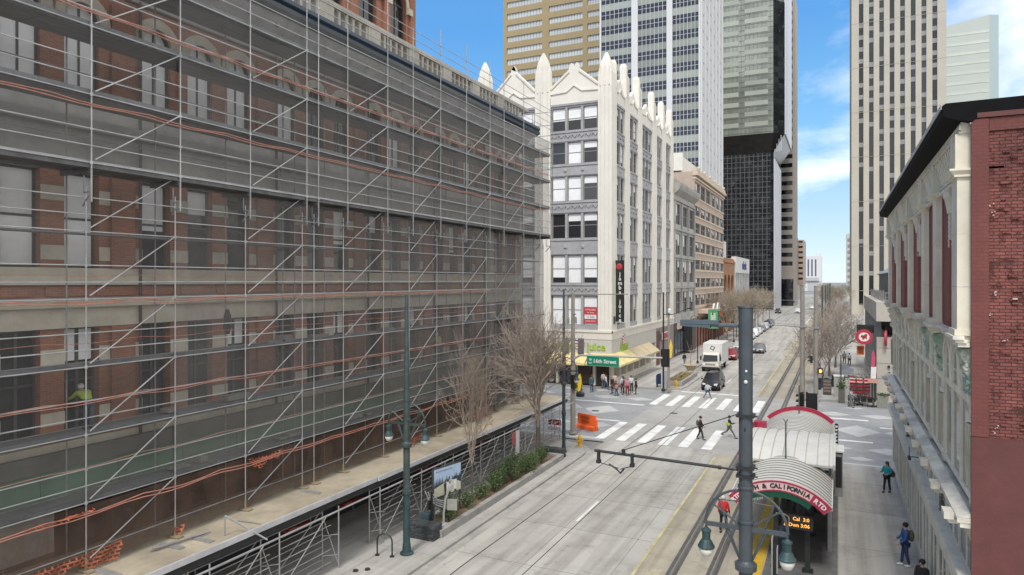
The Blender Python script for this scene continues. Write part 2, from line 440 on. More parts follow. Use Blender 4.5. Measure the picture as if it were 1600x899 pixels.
for i in range(len(pts)-1):       # gutter pan
    a,c = Vector(pts[i]+(0,)),Vector(pts[i+1]+(0,)); dd = (c-a).normalized(); n_ = Vector((dd.y,-dd.x,0))*.42
    k_.poly([(a.x,a.y,-.113),(a.x+n_.x,a.y+n_.y,-.113),(c.x+n_.x,c.y+n_.y,-.113),(c.x,c.y,-.113)])
setting(k_,'left_kerb',kerbm)
pave('right_pavement', [(XR+.2,-40),(30,-40),(30,47.4),(XR+.2,47.4)])
k_ = MB(); k_.box(XR,XR+.196,-40,47.4,-.2,.004); setting(k_,'platform_kerb',kerbm)
j = MB()
for x in (-.02,): j.box(x-.012,x+.012,-20,47.3,.001,.004)
for k in range(-3,10): j.box(-.6,3.0,5.2*k+1.5-.012,5.2*k+1.5+.012,.001,.0045)
for k in range(-2,10): j.box(-19.9,XL-.2,4.7*k+.7-.01,4.7*k+.7+.01,.001,.004)
for x in (-17.35,): j.box(x-.01,x+.01,-20,25.5,.001,.0042)
setting(j,'pavement_joints',jointm)
# darker paving inside the tram stop
wp = M('dark platform paving', (.15,.15,.15), .85, var=.25, scale=1.2, dirt=.45)
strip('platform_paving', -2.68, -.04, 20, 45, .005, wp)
t = MB(); t.box(-3.36,-2.72,22,46,.0,.012); setting(t,'tactile_strip',tactile,'structure')
# far pavements
pave('left_pavement', [(-60,72.3),(-16,72.3)]+[(-15.1,73),(-14.9,74.5),(-14.9,84),(-15.2,85.2),(-16.9,87.5),(-17.0,89),(-17.0,600),(-60,600)])
k_ = MB(); kp = [(-60,72.3),(-16,72.3),(-15.1,73),(-14.9,74.5),(-14.9,84),(-15.2,85.2),(-16.9,87.5),(-17.0,89),(-17.0,600)]
for i in range(len(kp)-1):
    a,c = Vector(kp[i]+(0,)),Vector(kp[i+1]+(0,)); dd=(c-a).normalized(); n_=Vector((dd.y,-dd.x,0))*.16
    k_.prism([(a.x,a.y),(c.x,c.y),(c.x+n_.x,c.y+n_.y),(a.x+n_.x,a.y+n_.y)],'z',-.2,.006)
setting(k_,'left_kerb',kerbm)
pave('right_pavement', [(-2.7,72.3),(30,72.3),(30,600),(-2.7,600)])
k_ = MB(); k_.box(-2.9,-2.704,72.3,600,-.2,.006); k_.box(-2.7,3.0,72.1,72.296,-.2,.006); setting(k_,'right_kerb',kerbm)
j = MB()
for k in range(0,30): j.box(-2.5,3.0,74+3.4*k-.012,74+3.4*k+.012,.001,.004)
for k in range(0,30): j.box(-21.9,-17.2,74+3.4*k-.012,74+3.4*k+.012,.001,.004)
setting(j,'pavement_joints',jointm)
# paint
p = MB(); zp0, zp1 = -.112, -.107
for x in (-15.75,-14.2,-12.65,-11.15,-9.75,-8.15): p.box(x-.34,x+.34,47.8,54.2,zp0,zp1)
for x in (-15.6,-14.1,-12.6,-11.1,-9.6,-8.1,-6.6): p.box(x-.34,x+.34,63.0,69.2,zp0,zp1)
p.box(-25.5,-16.2,62.1,62.5,zp0,zp1); p.box(-20.5,-16.2,54.2,54.55,zp0,zp1)
p.box(-.8,2.2,63.0,63.5,zp0,zp1); p.box(-.8,2.2,54.6,55.0,zp0,zp1); p.box(2.9,4.9,60.4,60.8,zp0,zp1)
p.box(-14.7,-7.6,71.4,71.85,zp0,zp1)
for y in (30.9,20.0,9.5): p.box(-11.36,-11.24,y,y+3.2,zp0,zp1)
for k in range(14): p.box(-11.36,-11.24,80+11*k,83.2+11*k,zp0,zp1)
p.box(-8.0,-7.75,200,232,zp0,zp1); p.box(-9.8,-7.8,198,199,zp0,zp1)
setting(p,'road_markings',white_paint)
p = MB(); p.box(-7.34,-7.22,-30,46,zp0,zp1); p.box(-7.34,-7.22,72.5,250,zp0,zp1); setting(p,'road_markings',yellow_paint)
# faded yellow survey scribbles on the track and lane
p = MB()
for (cx_,cy_) in ((-5.2,25.6),(-6.6,26.5)):
    for q in range(9):
        a = R.uniform(0,pi); l = R.uniform(.12,.3); x = cx_+R.uniform(-.3,.3); y = cy_+R.uniform(-.5,.5)
        p.box(x-l/2*abs(cos(a))-.02,x+l/2*abs(cos(a))+.02,y-l*abs(sin(a))-.02,y+l*abs(sin(a))+.02,-.113,-.1105+.0004*q)
setting(p,'paint_marks',M('faded yellow chalk',(.43,.40,.29),.9,var=.2))
# paving diamonds on the pedestrian street
p = MB()
def diamond(x,y,a,b_): p.poly([(x-a,y,-.119),(x,y-b_,-.119),(x+a,y,-.119),(x,y+b_,-.119)])
for i in range(-9,10):
    for (y,a,b_) in ((49.6,.8,.6),(52.4,1.3,1.0),(58.7,1.62,2.2),(65.4,1.4,1.0),(69,.9,.6)):
        for sgn in (1,):
            x = 1.3+3.4*i + (1.7 if y in (52.4,65.4) else 0)
            if x+a < -15.6 or x-a > -3.2: diamond(x,y,a,b_)
setting(p,'paving_pattern',mall2)
for (x0,x1) in ((-3.2,120),(-120,-15.6)):
    b = MB(); b.box(x0,x1,47.45,48.2,-.2,-.117); setting(b,'paving_border',mall2)
# iron covers
b = MB()
for (x,y) in ((-19.4,57.8),(-12.9,59.6),(-9.2,88)):
    b.lathe((x,y,-.119),[(.36,0),(.36,.012),(.3,.014),(0.001,.014)],18)
setting(b,'manhole_covers',railbed)
# ================================================================== brick building behind the scaffold
brickL = brick('red brick facade','x',(.36,.145,.087),(.29,.113,.066),(.29,.205,.16),dirt=.25)
brickLy = brick('red brick return','y',(.33,.125,.075),(.27,.10,.06),(.30,.20,.15),dirt=.3)
band_stone = M('sandstone band',(.58,.53,.43),.85,var=.12,scale=1.5,dirt=.3)
frieze_stone = M('grey frieze stone',(.46,.45,.425),.85,var=.18,scale=.8,dirt=.4,bmp=.2,bscale=8)
cornice_metal = M('grey painted cornice',(.50,.495,.48),.6,.1,var=.2,scale=1,dirt=.3)
blue_edge = M('blue black gutter',(.018,.035,.058),.35,.2,var=.2,scale=1)
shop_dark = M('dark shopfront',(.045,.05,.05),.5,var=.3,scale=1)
shop_green = M('green fascia board',(.15,.24,.175),.7,var=.2,scale=.6,dirt=.3)
gdark = glass('dark window glass',(.03,.034,.038))
gblind = M('window blind',(.84,.85,.85),.25,var=.12,scale=.8,spec=.6)
framem = M('dark window frame',(.06,.062,.062),.5,var=.2)
bb = root('brick_building','long red brick commercial block with arched upper windows behind the scaffolding','building',(-22,26,0))
Y0,Y1 = 2.4,47.4
XF = -22.0
centres = [5.75+6.36*i for i in range(7)]
wins = [c+o for c in centres for o in (-1.86,0,1.84)]
HW = .56
spans = []                                   # pier intervals between openings
e = Y0
for w in wins: spans.append((e,w-HW)); e = w+HW
spans.append((e,Y1))
rowsz = [('C',6.35,9.9),('B',11.8,14.85),('A',17.1,19.82)]
core = MB(); core.box(-48,XF-.62,Y0+.05,Y1-.05,0,22.3); part(core,'rear_wall',brickLy,bb)
w = MB()
for (_,z0,z1) in rowsz:
    for (a,c) in spans: w.box(XF-.6,XF,a,c,z0,z1 if _ != 'A' else z1)
for (z0,z1) in ((10.85,11.25),): w.box(XF-.6,XF,Y0,Y1,z0,z1)
# arched heads of the top row
for i,yc in enumerate(wins):
    left = spans[i]; right = spans[i+1]
    ya = (left[0]+left[1])/2 if i else Y0; yb = (right[0]+right[1])/2 if i < len(wins)-1 else Y1
    zs, zt = 19.82, 20.94
    arcp = [(yc+HW*cos(radians(t)), zs+HW*1.0*sin(radians(t))) for t in range(0,181,20)]
    w.prism([(yb,zs),(yb,zt),(yc,zt)]+[q for q in reversed(arcp[:5])],'x',XF-.6,XF)
    w.prism([(ya,zs)]+[q for q in reversed(arcp[4:])]+[(yc,zt),(ya,zt)],'x',XF-.6,XF)
part(w,'wall',brickL,bb)
# projecting pilasters between groups
w = MB()
for c in centres:
    for s in (-3.18,):
        for (z0,z1) in ((6.35,9.9),(11.8,14.8),(17.1,20.6)): w.box(XF,XF+.14,c+s-.42,c+s+.42,z0,z1)
w.box(XF,XF+.14,Y1-1.0,Y1,6.35,9.9); w.box(XF,XF+.14,Y1-1.0,Y1,11.8,14.8); w.box(XF,XF+.14,Y1-1.0,Y1,17.1,20.6)
part(w,'pilaster',brickL,bb)
# stone bands on piers, sills, lintels
w = MB()
for (a,c) in spans:
    for (z0,z1) in ((6.9,7.3),(8.75,9.25),(12.05,12.5),(13.9,14.35),(17.1,17.4)): w.box(XF,XF+.03,a,c,z0,z1)
w.box(XF-.6,XF+.18,Y0,Y1,11.26,11.55); w.box(XF-.6,XF+.06,Y0,Y1,11.55,11.8)
w.box(XF-.6,XF+.10,Y0,Y1,9.9,10.55); w.box(XF-.6,XF+.25,Y0,Y1,10.55,10.8)
w.box(XF-.6,XF+.12,Y0,Y1,6.1,6.34)
part(w,'stone_band',band_stone,bb)
w = MB()
for i in range(len(centres)*4):
    y = Y0+.8+i*1.6
    if y+1.3 < Y1: w.box(XF,XF+.05,y,y+1.3,10.9,11.2)
part(w,'brick_panel',brickL,bb)
w = MB(); w.box(XF-.6,XF+.05,Y0,Y1,14.86,16.2); w.box(XF-.6,XF+.4,Y0,Y1,16.2,16.55); w.box(XF-.6,XF+.12,Y0,Y1,16.55,17.09)
part(w,'frieze',frieze_stone,bb)
# arch hoods
w = MB()
for yc in wins:
    o = [(yc+(HW+.34)*cos(radians(t)),19.80+(HW+.34)*sin(radians(t))) for t in range(0,181,15)]
    i_ = [(yc+(HW-.02)*cos(radians(t)),19.80+(HW-.02)*sin(radians(t))) for t in range(180,-1,-15)]
    w.prism(o+i_,'x',XF-.02,XF+.10)
    w.box(XF,XF+.12,yc-HW-.4,yc-HW+.02,19.53,19.80); w.box(XF,XF+.12,yc+HW-.02,yc+HW+.4,19.53,19.80)
part(w,'arch_hood',band_stone,bb)
# cornice: soffit rising outwards, brackets, dark gutter edge
w = MB()
w.prism([(XF-.5,20.95),(XF+.12,21.0),(XF+.45,21.5),(XF+.6,21.6),(XF+1.25,22.35),(XF+1.25,22.5),(XF-.5,22.5)],'y',Y0,Y1)
part(w,'cornice',cornice_metal,bb)
w = MB()
for i in range(30):
    y = Y0+.8+1.52*i
    if y < Y1-.2:
        w.prism([(XF+.42,21.62),(XF+.95,22.0),(XF+1.18,22.28),(XF+.62,22.05)],'y',y-.14,y+.14)
        w.blob((XF+1.02,y,21.98),.1,8)
part(w,'cornice_bracket',M('pale bracket',(.38,.38,.37),.6,var=.15),bb)
w = MB(); w.prism([(XF+1.25,22.3),(XF+1.55,22.45),(XF+1.6,22.62),(XF+1.48,22.66),(XF+1.6,22.8),(XF+1.55,23.0),(XF+.2,23.1),(XF+.2,22.52),(XF+1.25,22.52)],'y',Y0,Y1+.35)
part(w,'gutter',blue_edge,bb)
# balustrade with arched openings
w = MB(); xb0,xb1 = XF+.35,XF+.7
w.box(xb0,xb1,Y0,Y1,23.1,23.35); w.box(xb0-.05,xb1+.06,Y0,Y1,24.15,24.4)
y = Y0+.3
gi = 0
while y < Y1-2:
    w.box(xb0,xb1+.03,y,y+1.0,23.35,24.15)
    yy = y+1.0
    for k in range(5):
        w.box(xb0,xb1-.02,yy+.36,yy+.52,23.35,24.15)
        o = [(yy+.18+.19*cos(radians(t)),23.95+.17*sin(radians(t))) for t in range(0,181,30)]
        w.prism([(yy+.37,24.16),(yy-.01,24.16)]+list(reversed(o)),'x',xb0+.05,xb1-.05)
        yy += .52
    y += 1.0+.52*5
part(w,'balustrade',stone,bb)
# ground floor
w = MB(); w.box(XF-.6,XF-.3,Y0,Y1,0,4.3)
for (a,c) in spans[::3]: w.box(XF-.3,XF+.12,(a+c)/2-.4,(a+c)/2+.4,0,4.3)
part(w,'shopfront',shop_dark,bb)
w = MB(); w.box(XF-.6,XF+.12,Y0,Y1,4.32,5.55)
for i in range(18): w.box(XF+.12,XF+.15,Y0+.2+2.5*i,Y0+.32+2.5*i,4.4,5.5)
part(w,'fascia_board',shop_green,bb)
w = MB(); w.box(XF-.6,XF+.25,Y0,Y1,5.56,6.09); part(w,'shop_cornice',M('olive grey cornice',(.19,.185,.16),.7,var=.2,scale=.7,dirt=.3),bb)
w = MB(); w.box(-48,-22.3,Y0,Y1,22.52,22.9); part(w,'roof',M('gravel roof',(.2,.19,.18),.95),bb)
# flank wall towards the pedestrian street
w = MB(); w.box(-48,XF-.62,Y1-.04,Y1,0,20.7); part(w,'flank_wall',brickLy,bb)
w = MB()
for c in centres[:]:
    w.tube((XF+.2,c-2.62,5.8),(XF+.2,c-2.62,21),.05,n=6)
part(w,'downpipe',framem,bb)
# windows: real frames in the openings
WC = {}
def win_mesh(w_,h_,style):
    k = (round(w_,2),round(h_,2),style)
    if k in WC: return WC[k]
    f = MB(); p = MB(); t = .07
    fr = framem; mats = [gdark, gblind]
    if style.startswith('arch'):
        r = w_/2; zs = h_-r
        outer = [(r*cos(radians(a)),zs+r*sin(radians(a))) for a in range(0,181,15)]
        inner = [((r-t)*cos(radians(a)),zs+(r-t)*sin(radians(a))) for a in range(180,-1,-15)]
        f.prism(outer+inner,'y',-.06,.06)
        f.box(-r,-r+t,-.06,.06,0,zs); f.box(r-t,r,-.06,.06,0,zs); f.box(-r,r,-.06,.06,0,t)
        f.box(-r+t,r-t,-.05,.05,zs-.05,zs+.05); f.box(-.03,.03,-.045,.045,t,h_-t)
        pts = [(-r+.02,.03)]+[(r-.02,.03)]+[((r-.02)*cos(radians(a)),zs+(r-.02)*sin(radians(a))) for a in range(0,181,20)]
        bl = style == 'archb'
        p.prism(pts,'y',-.005,.02,1 if bl else 0)
    else:
        f.box(-w_/2,-w_/2+t,-.06,.06,0,h_); f.box(w_/2-t,w_/2,-.06,.06,0,h_)
        f.box(-w_/2+t,w_/2-t,-.06,.06,0,t); f.box(-w_/2+t,w_/2-t,-.06,.06,h_-t,h_)
        f.box(-w_/2+t,w_/2-t,-.05,.05,h_*.52-.035,h_*.52+.035)
        if style.startswith('pair'): f.box(-.05,.05,-.055,.055,t,h_*.52-.035); f.box(-.05,.05,-.055,.055,h_*.52+.035,h_-t)
        bl = {'s':0,'b':1,'h':.55,'q':.3,'f':.8}[style[-1]]
        zc_ = h_-t/2-(h_-t)*bl
        if bl < 1: p.box(-w_/2+.03,w_/2-.03,-.004,.02,.03,zc_,0)
        if bl > 0: p.box(-w_/2+.03,w_/2-.03,-.006,.02,max(zc_,.03),h_-.03,1)
    fm = f.data('window',fr); pm = p.data('pane',mats); WC[k] = (fm,pm); return WC[k]
def window(parent, loc, face, w_, h_, style, frame=None):
    fm,pm = win_mesh(w_,h_,style)
    ro = {'x':pi/2,'y':0,'nx':-pi/2}[face]
    off = OFF[parent.name]
    o = put('window',fm,parent,(loc[0]-off[0],loc[1]-off[1],loc[2]-off[2]),ro)
    q = put('pane',pm,o)
    if frame is not None:
        o.material_slots[0].link = 'OBJECT'; o.material_slots[0].material = frame
    return o
for i,yc in enumerate(wins):
    if yc < 4: continue
    near = yc < 24
    window(bb,(XF-.2,yc,17.1),'x',2*HW,2.72+HW,'archb' if near or i%4==1 else 'archs')
    window(bb,(XF-.32,yc,11.8),'x',2*HW,3.05,'sb' if yc < 14.5 else ('ss','sh','sq','ss','ss')[i%5])
    window(bb,(XF-.32,yc,6.35),'x',2*HW,3.55,('pairs','pairs','pairq')[i%3])

# corner tower block above the cornice
tw = root('brick_tower','red brick rooftop tower with tall arched windows above the stone balustrade','building',(-26,31,22.9))
w = MB(); tx = -23.8
tws = [28.2,31.15,34.1]
w.box(-33,tx-.5,26.4,35.7,22.95,34)
ed = 26.4
for yc in tws:
    w.box(tx-.5,tx,ed,yc-.8,24.6,29.5); ed = yc+.8
    zs = 28.0
    arcp = [(yc+.8*cos(radians(t)),zs+.8*sin(radians(t))) for t in range(0,181,20)]
    # spandrels
    w.prism([(yc+.8,zs)]+[(yc+.8,29.5),(yc,29.5)]+list(reversed(arcp[1:5])),'x',tx-.5,tx-.002)
    w.prism(list(reversed(arcp[4:9]))+[(yc,29.5),(yc-.8,29.5)],'x',tx-.5,tx-.002)
w.box(tx-.5,tx,ed,35.7,24.6,29.5); w.box(tx-.5,tx,26.4,35.7,29.5,34); w.box(tx-.5,tx,26.4,35.7,22.95,24.4)
for yy in (26.4,29.5,32.5,35.2): w.box(tx,tx+.16,yy,yy+.5,24.6,33.8)
part(w,'wall',brickL,tw)
w = MB(); w.box(tx-.5,tx+.14,26.35,35.75,24.4,24.6)
for yc in tws:
    o = [(yc+1.05*cos(radians(t)),28.0+1.05*sin(radians(t))) for t in range(0,181,15)]
    i_ = [(yc+.8*cos(radians(t)),28.0+.8*sin(radians(t))) for t in range(180,-1,-15)]
    w.prism(o+i_,'x',tx,tx+.09)
    w.box(tx,tx+.18,yc-1.3,yc-.82,27.6,28.0); w.box(tx,tx+.18,yc+.82,yc+1.3,27.6,28.0)
part(w,'stone_band',band_stone,tw)
for yc in tws: window(tw,(tx-.3,yc,24.6),'x',1.6,4.2,'archs')

# ================================================================== scaffold
sc = root('scaffolding','galvanised tube scaffold with grey debris netting wrapping the brick block','scaffolding',(-20,26,2.83))
orope = M('orange rope',(.42,.19,.14),.7,var=.2)
netm = net_mat('debris netting',(.21,.205,.195),.44,.08); netl = net_mat('light debris netting',(.21,.205,.195),.19,.06); netc = net_mat('medium debris netting',(.21,.205,.195),.33,.07)
netd = net_mat('dense debris netting',(.23,.222,.21),.50,.09)
netb = net_mat('brown debris netting',(.13,.08,.06),.46,.2,(.5,.9,.5))
snow = mesh_mat('orange barrier mesh',(.46,.12,.055),.17,.11,.022)
XO,XI,XU = -20.0,-21.25,-19.75
ys = [3.8,6.8,9.8,12.8,15.8,18.8,21.8,22.5,24.4,27.4,29.6,32.3,35.2,38.2,40.2,43.3,46.2,48.2]
lev = [4.85,6.85,8.85,10.85,12.85,14.85,16.85,18.85,20.85]
ZT = {True:25.3}
for i,y in enumerate(ys):
    b = MB(); xo = XO if y < 39.6 else XO-.35
    b.tube((xo,y,2.93),(xo,y,14.2),.022,n=6)
    for z in lev[:5]: b.tube((xo,y,z-.05),(xo,y,z+.05),.045,n=6); b.tube((xo,y,z+.95),(xo,y,z+1.02),.042,n=6)
    part(b,'standard',galv,sc)
    b = MB(); b.tube((XU,y,14.1),(XU,y,25.2 if i%2 or y > 30 else 24.4),.022,n=6)
    for z in lev[5:]+[22.85]: b.tube((XU,y,z-.05),(XU,y,z+.05),.045,n=6); b.tube((XU,y,z+.95),(XU,y,z+1.02),.042,n=6)
    part(b,'standard',galv,sc)
    b = MB(); b.tube((XI,y+.2,2.93),(XI,y+.2,22.2),.026,n=6); part(b,'inner_standard',galvd,sc)
    b = MB(); b.box(xo-.28,xo+.28,y-.12,y+.12,2.835,2.88); b.tube((xo,y,2.88),(xo,y,3.2),.035,n=6); part(b,'sole_board',M('timber sole board',(.30,.24,.16),.9,var=.2),sc)
def led(x,z,y0,y1,mat_=galv,r=.0195,name='ledger'):
    b = MB(); b.tube((x,y0,z),(x,y1,z),r,n=6); part(b,name,mat_,sc)
YA,YB = 2.6,39.4
for z in lev[:5]:
    led(XO,z,YA,YB); led(XO,z+.5,YA,YB,name='guard_rail'); led(XO,z+1.0,YA,YB,name='guard_rail')
    led(XI,z,YA,48,galvd,name='inner_ledger'); led(XO-.35,z,YB+.1,48.2,galvd); led(XO-.35,z+1.0,YB+.1,48.2,galvd,name='guard_rail')
for z in lev[5:]+[22.85]:
    led(XU,z,YA,48.6); led(XU,z+.5,YA,48.6,name='guard_rail'); led(XU,z+1.0,YA,48.6,name='guard_rail')
    if z < 22: led(XI,z,YA,48,galvd,name='inner_ledger'); led(XI,z+1,YA,48,galvd,name='inner_ledger')
led(XU,24.3,YA,48.6,name='guard_rail'); led(XO,3.45,YA,YB,galvd)
# braces in every other bay, one per lift
for (a,c) in ((6.8,9.8),(12.8,15.8),(18.8,21.8),(24.4,27.4),(29.6,32.3),(35.2,38.2)):
    for z0,z1 in zip([3.1]+lev[:5],lev[:5]+[14.8]):
        b = MB(); b.tube((XO+.05,a+.08,z0+.1),(XO+.05,c-.08,z1-.02),.021,n=6); part(b,'diagonal_brace',galv,sc)
for (a,c) in ((6.8,9.8),(12.8,15.8),(18.8,21.8),(24.4,27.4),(29.6,32.3),(35.2,38.2),(40.3,43.2)):
    for z0,z1 in zip(lev[5:8],lev[6:9]):
        b = MB(); b.tube((XU+.05,a+.08,z0+.1),(XU+.05,c-.08,z1-.02),.021,n=6); part(b,'diagonal_brace',galv,sc)
    if a in (40.3,):
        b = MB(); b.tube((XO-.3,a,8.9),(XO-.3,c,10.8),.024,n=6); b.tube((XO-.3,a,10.9),(XO-.3,c,12.8),.024,n=6); part(b,'diagonal_brace',galvd,sc)
# decks
def deck(z,x0,x1,y0,y1,m=plank):
    b = MB(); n = 4; w_ = (x1-x0)/n
    for k in range(n):
        yy = y0
        while yy < y1-.1:
            ye = min(yy+3.0,y1); b.box(x0+w_*k+.01,x0+w_*(k+1)-.01,yy+.01,ye-.01,z-.05,z); yy = ye
    part(b,'deck',m,sc)
for z in (4.85,6.85,8.85): deck(z,XI+.05,XO-.1,YA,48)
deck(12.85,XI+.05,XO-.6,YA,48)
for z in (16.85,18.85,20.85): deck(z,XI+.05,XU-.12,YA,48.3)
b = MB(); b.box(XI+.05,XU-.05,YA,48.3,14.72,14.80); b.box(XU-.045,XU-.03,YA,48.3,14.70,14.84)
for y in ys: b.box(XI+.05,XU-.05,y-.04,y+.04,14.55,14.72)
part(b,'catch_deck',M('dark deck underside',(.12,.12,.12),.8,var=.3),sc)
for z in (16.85,18.85,20.85): 
    b = MB(); b.box(XU-.12,XU-.09,YA,48.3,z+.0,z+.17); part(b,'toe_board',M('metal toe board',(.15,.155,.16),.5,.3,var=.2,dirt=.3),sc)
for z in (4.85,6.85,8.85):
    b = MB(); b.box(XO-.1,XO-.07,YA,39.3,z-.03,z+.10); part(b,'toe_board',M('metal toe board',(.34,.35,.36)),sc)
CATCH = MB(); CATCH.box(XU-.12,XU-.09,YA,48.3,14.84,14.93); part(CATCH,'toe_board',M('bright toe board',(.36,.365,.37),.4,.4,var=.15,dirt=.25),sc)
# hanging brackets under the catch deck
for y in ys:
    if y < 9: continue
    b = MB()
    b.tube((XU,y,14.0),(XU-.35,y,14.0),.022); b.tube((XU-.35,y,14.0),(XU-.35,y+.0,14.5),.022); b.tube((XU,y,14.0),(XU-.4,y,13.6),.03); b.tube((XU,y,13.7),(XU,y,14.7),.03)
    part(b,'bracket',galvd,sc)
# netting (real sheets a few millimetres thick hanging behind the standards)
def sheet(name,x,y0,y1,z0,z1,mat_,sag=.0):
    b = MB(); ny = max(2,int((y1-y0)/1.0)); nz = max(2,int((z1-z0)/.7))
    P = lambda i,k: (x+.035*sin(i*1.7+k*.9)+.02*sin(i*.6-k*2.1), y0+(y1-y0)*i/ny, z0+(z1-z0)*k/nz-sag*sin(pi*((i%3)/3.0))*(1-k/nz))
    for i in range(ny):
        for k in range(nz): b.poly([P(i,k),P(i+1,k),P(i+1,k+1),P(i,k+1)])
    return part(b,name,mat_,sc,smooth=True)
for (a_,c_,m_) in ((YA,15.8,netl),(15.82,27.4,netc),(27.42,YB,netm)): sheet('netting',XO-.09,a_,c_,4.9,14.6,m_)
sheet('netting',XO-.50,YB,48.0,3.2,14.6,netd)
for (a_,c_,m_) in ((YA,21.8,netc),(21.82,48.3,netd)): sheet('netting',XU-.15,a_,c_,14.9,17.0,m_)
for (a_,c_,m_) in ((YA,15.8,netl),(15.82,27.4,netc),(27.42,40.2,netm)): sheet('netting',XU-.15,a_,c_,17.0,22.3,m_)
sheet('netting',XU-.15,40.2,48.3,17.0,22.0,netd)
sheet('netting',XO-.09,YA,39.3,3.0,4.75,netb,.12)
b = MB(); P0 = [(XO-.35,48.25),(XI-.4,48.25)]
b.poly([(XO-.4,48.25,3.0),(-24.5,48.25,3.0),(-24.5,48.25,21),(XO-.4,48.25,21)]); part(b,'netting',netd,sc)
# orange ropes and the orange mesh at the foot
def rope(z,x,y0,y1,sag,r=.017,two=True):
    b = MB(); 
    for q in range(2 if two else 1):
        pts = []
        y = y0; k = 0
        while y <= y1+.01:
            pts.append((x+.02*q,y,z-.07*q-sag*abs(sin(pi*(y-y0)/3.0+q*.3))+.02*sin(k*1.3+q))); y += .75; k += 1
        b.path(pts,r,5)
    part(b,'safety_rope',orope,sc)
rope(4.62,XO+.06,YA,39.3,.08,.018); rope(10.82,XO+.06,YA,39.3,.05); rope(16.62,XU+.06,YA,48.2,.05); rope(19.35,XU+.06,YA,48.2,.06)
rope(7.9,XO+.06,YA,39.3,.05,.012); rope(11.55,XO-.05,YA,39.3,.03,.009,False); rope(9.6,XO-.05,YA,39.3,.05,.009,False); rope(5.95,XO+.04,YA,39.3,.04,.009,False)
def drape(ya,yb,zt,hmax,seed):
    q = random.Random(seed); m_ = MB(); n = max(3,int((yb-ya)/.22)); rows_ = 4
    hs = [hmax*(.35+.65*abs(sin(pi*(i/n)*1.5+q.uniform(-.3,.3))))*(.25 if i in (0,n) else 1) for i in range(n+1)]
    P = lambda i,k: (XO+.03+.05*sin(i*1.9+k)+.05*k/rows_, ya+(yb-ya)*i/n, max(2.84,zt-.05*sin(pi*i/n)-hs[i]*k/rows_))
    for i in range(n):
        for k in range(rows_): m_.poly([P(i,k),P(i+1,k),P(i+1,k+1),P(i,k+1)])
    part(m_,'orange_mesh',snow,sc)
drape(8.0,13.9,3.4,.55,1); drape(15.7,16.1,3.2,.35,2); drape(18.9,20.6,4.70,.42,3); drape(29.4,31.0,3.3,.42,5); drape(36,38.6,3.4,.5,7); drape(11.0,13.0,4.66,.16,8)
for (y0_,y1_,m_) in ((9.4,10.9,'pale'),(11.3,13.2,'pale'),(14.2,16.0,'dk'),(17.4,19.6,'dk'),(22,25,'dk'),(28,31,'dk')):
    b = MB(); b.box(XF-.29,XF-.2,y0_,y1_,2.9,4.1); part(b,'shop_window',M('pale screen',(.50,.50,.48),.6,var=.15,scale=3) if m_ == 'pale' else gdark,bb)
# yellow and grey dust sheets and a hose on the lower decks
# end bay handrails at the far top corner
b = MB()
for z in (18.9,19.9,20.4,21.5,22.5,23.3,24.3):
    b.tube((XU,48.6,z),(-24.6,48.6,z),.022)
for x in (XU,-21.4,-24.5): b.tube((x,48.6,14.5),(x,48.6,24.6),.024)
part(b,'end_frame',galvd,sc)
b = MB()
for k in range(16):
    y = 11.2+R.uniform(0,26); z = R.choice((4.9,6.9,8.9)); l = R.uniform(.3,1.1)
    b.box(-20.9,-20.5,y,y+l,z+.0,z+R.uniform(.05,.25))
part(b,'stored_materials',M('stacked planks',(.25,.24,.22),.8,var=.3),sc)
for k,(y,z) in enumerate(((19.0,10.2),)):
    b = MB(); b.loft([[(XI+.1+.12*cos(t)*s,y+.15*sin(t)*s,z+q) for t in [2*pi*i/8 for i in range(8)]] for s,q in ((.4,.1),(1,-.15),(1.1,-.6),(.6,-.85))])
    solo(b,'hanging_jacket',blackm,'black jacket hung from a scaffold tube in front of the middle floor','jacket')

# ================================================================== pavement shed under the scaffold
sh = root('pavement_shed','plywood topped pavement canopy on tube frames under the scaffolding','canopy',(-19.5,26,0))
ply = M('weathered plywood',(.43,.375,.285),.9,var=.2,scale=.9,dirt=.5,bmp=.1,bscale=20)
b = MB()
y = -6.0
while y < 47.4:
    b.box(-21.95,-19.9,y+.005,min(y+2.4,47.5)-.005,2.70,2.815); b.box(-19.89,-18.12,y+.005,min(y+2.4,47.5)-.005,2.70,2.825); y += 2.4
part(b,'deck',ply,sh)
b = MB(); 
for (y0,y1,dx) in ((-6,24.2,0),(24.25,47.5,.06)):
    b.box(-18.1+dx,-17.99+dx,y0,y1,2.72,2.90)
part(b,'edge_beam',M('white metal edge beam',(.62,.62,.64),.4,.3,var=.1,dirt=.25),sh)
b = MB(); b.box(-18.3,-18.11,-6,47.5,2.42,2.65)
for k in range(22): b.box(-21.9,-18.31,-5+2.4*k,-4.85+2.4*k,2.5,2.69)
part(b,'joist',M('black joist',(.025,.025,.026),.7,var=.3),sh)
b = MB(); b.tube((-17.62,-6,2.42),(-17.62,47.4,2.42),.035,n=8); part(b,'front_rail',galv,sh)
fy = [9.0,12.0,15.0,18.0,21.2,24.2,27.2,30.2,33.2,36.2,39.2,42.2,45.2]
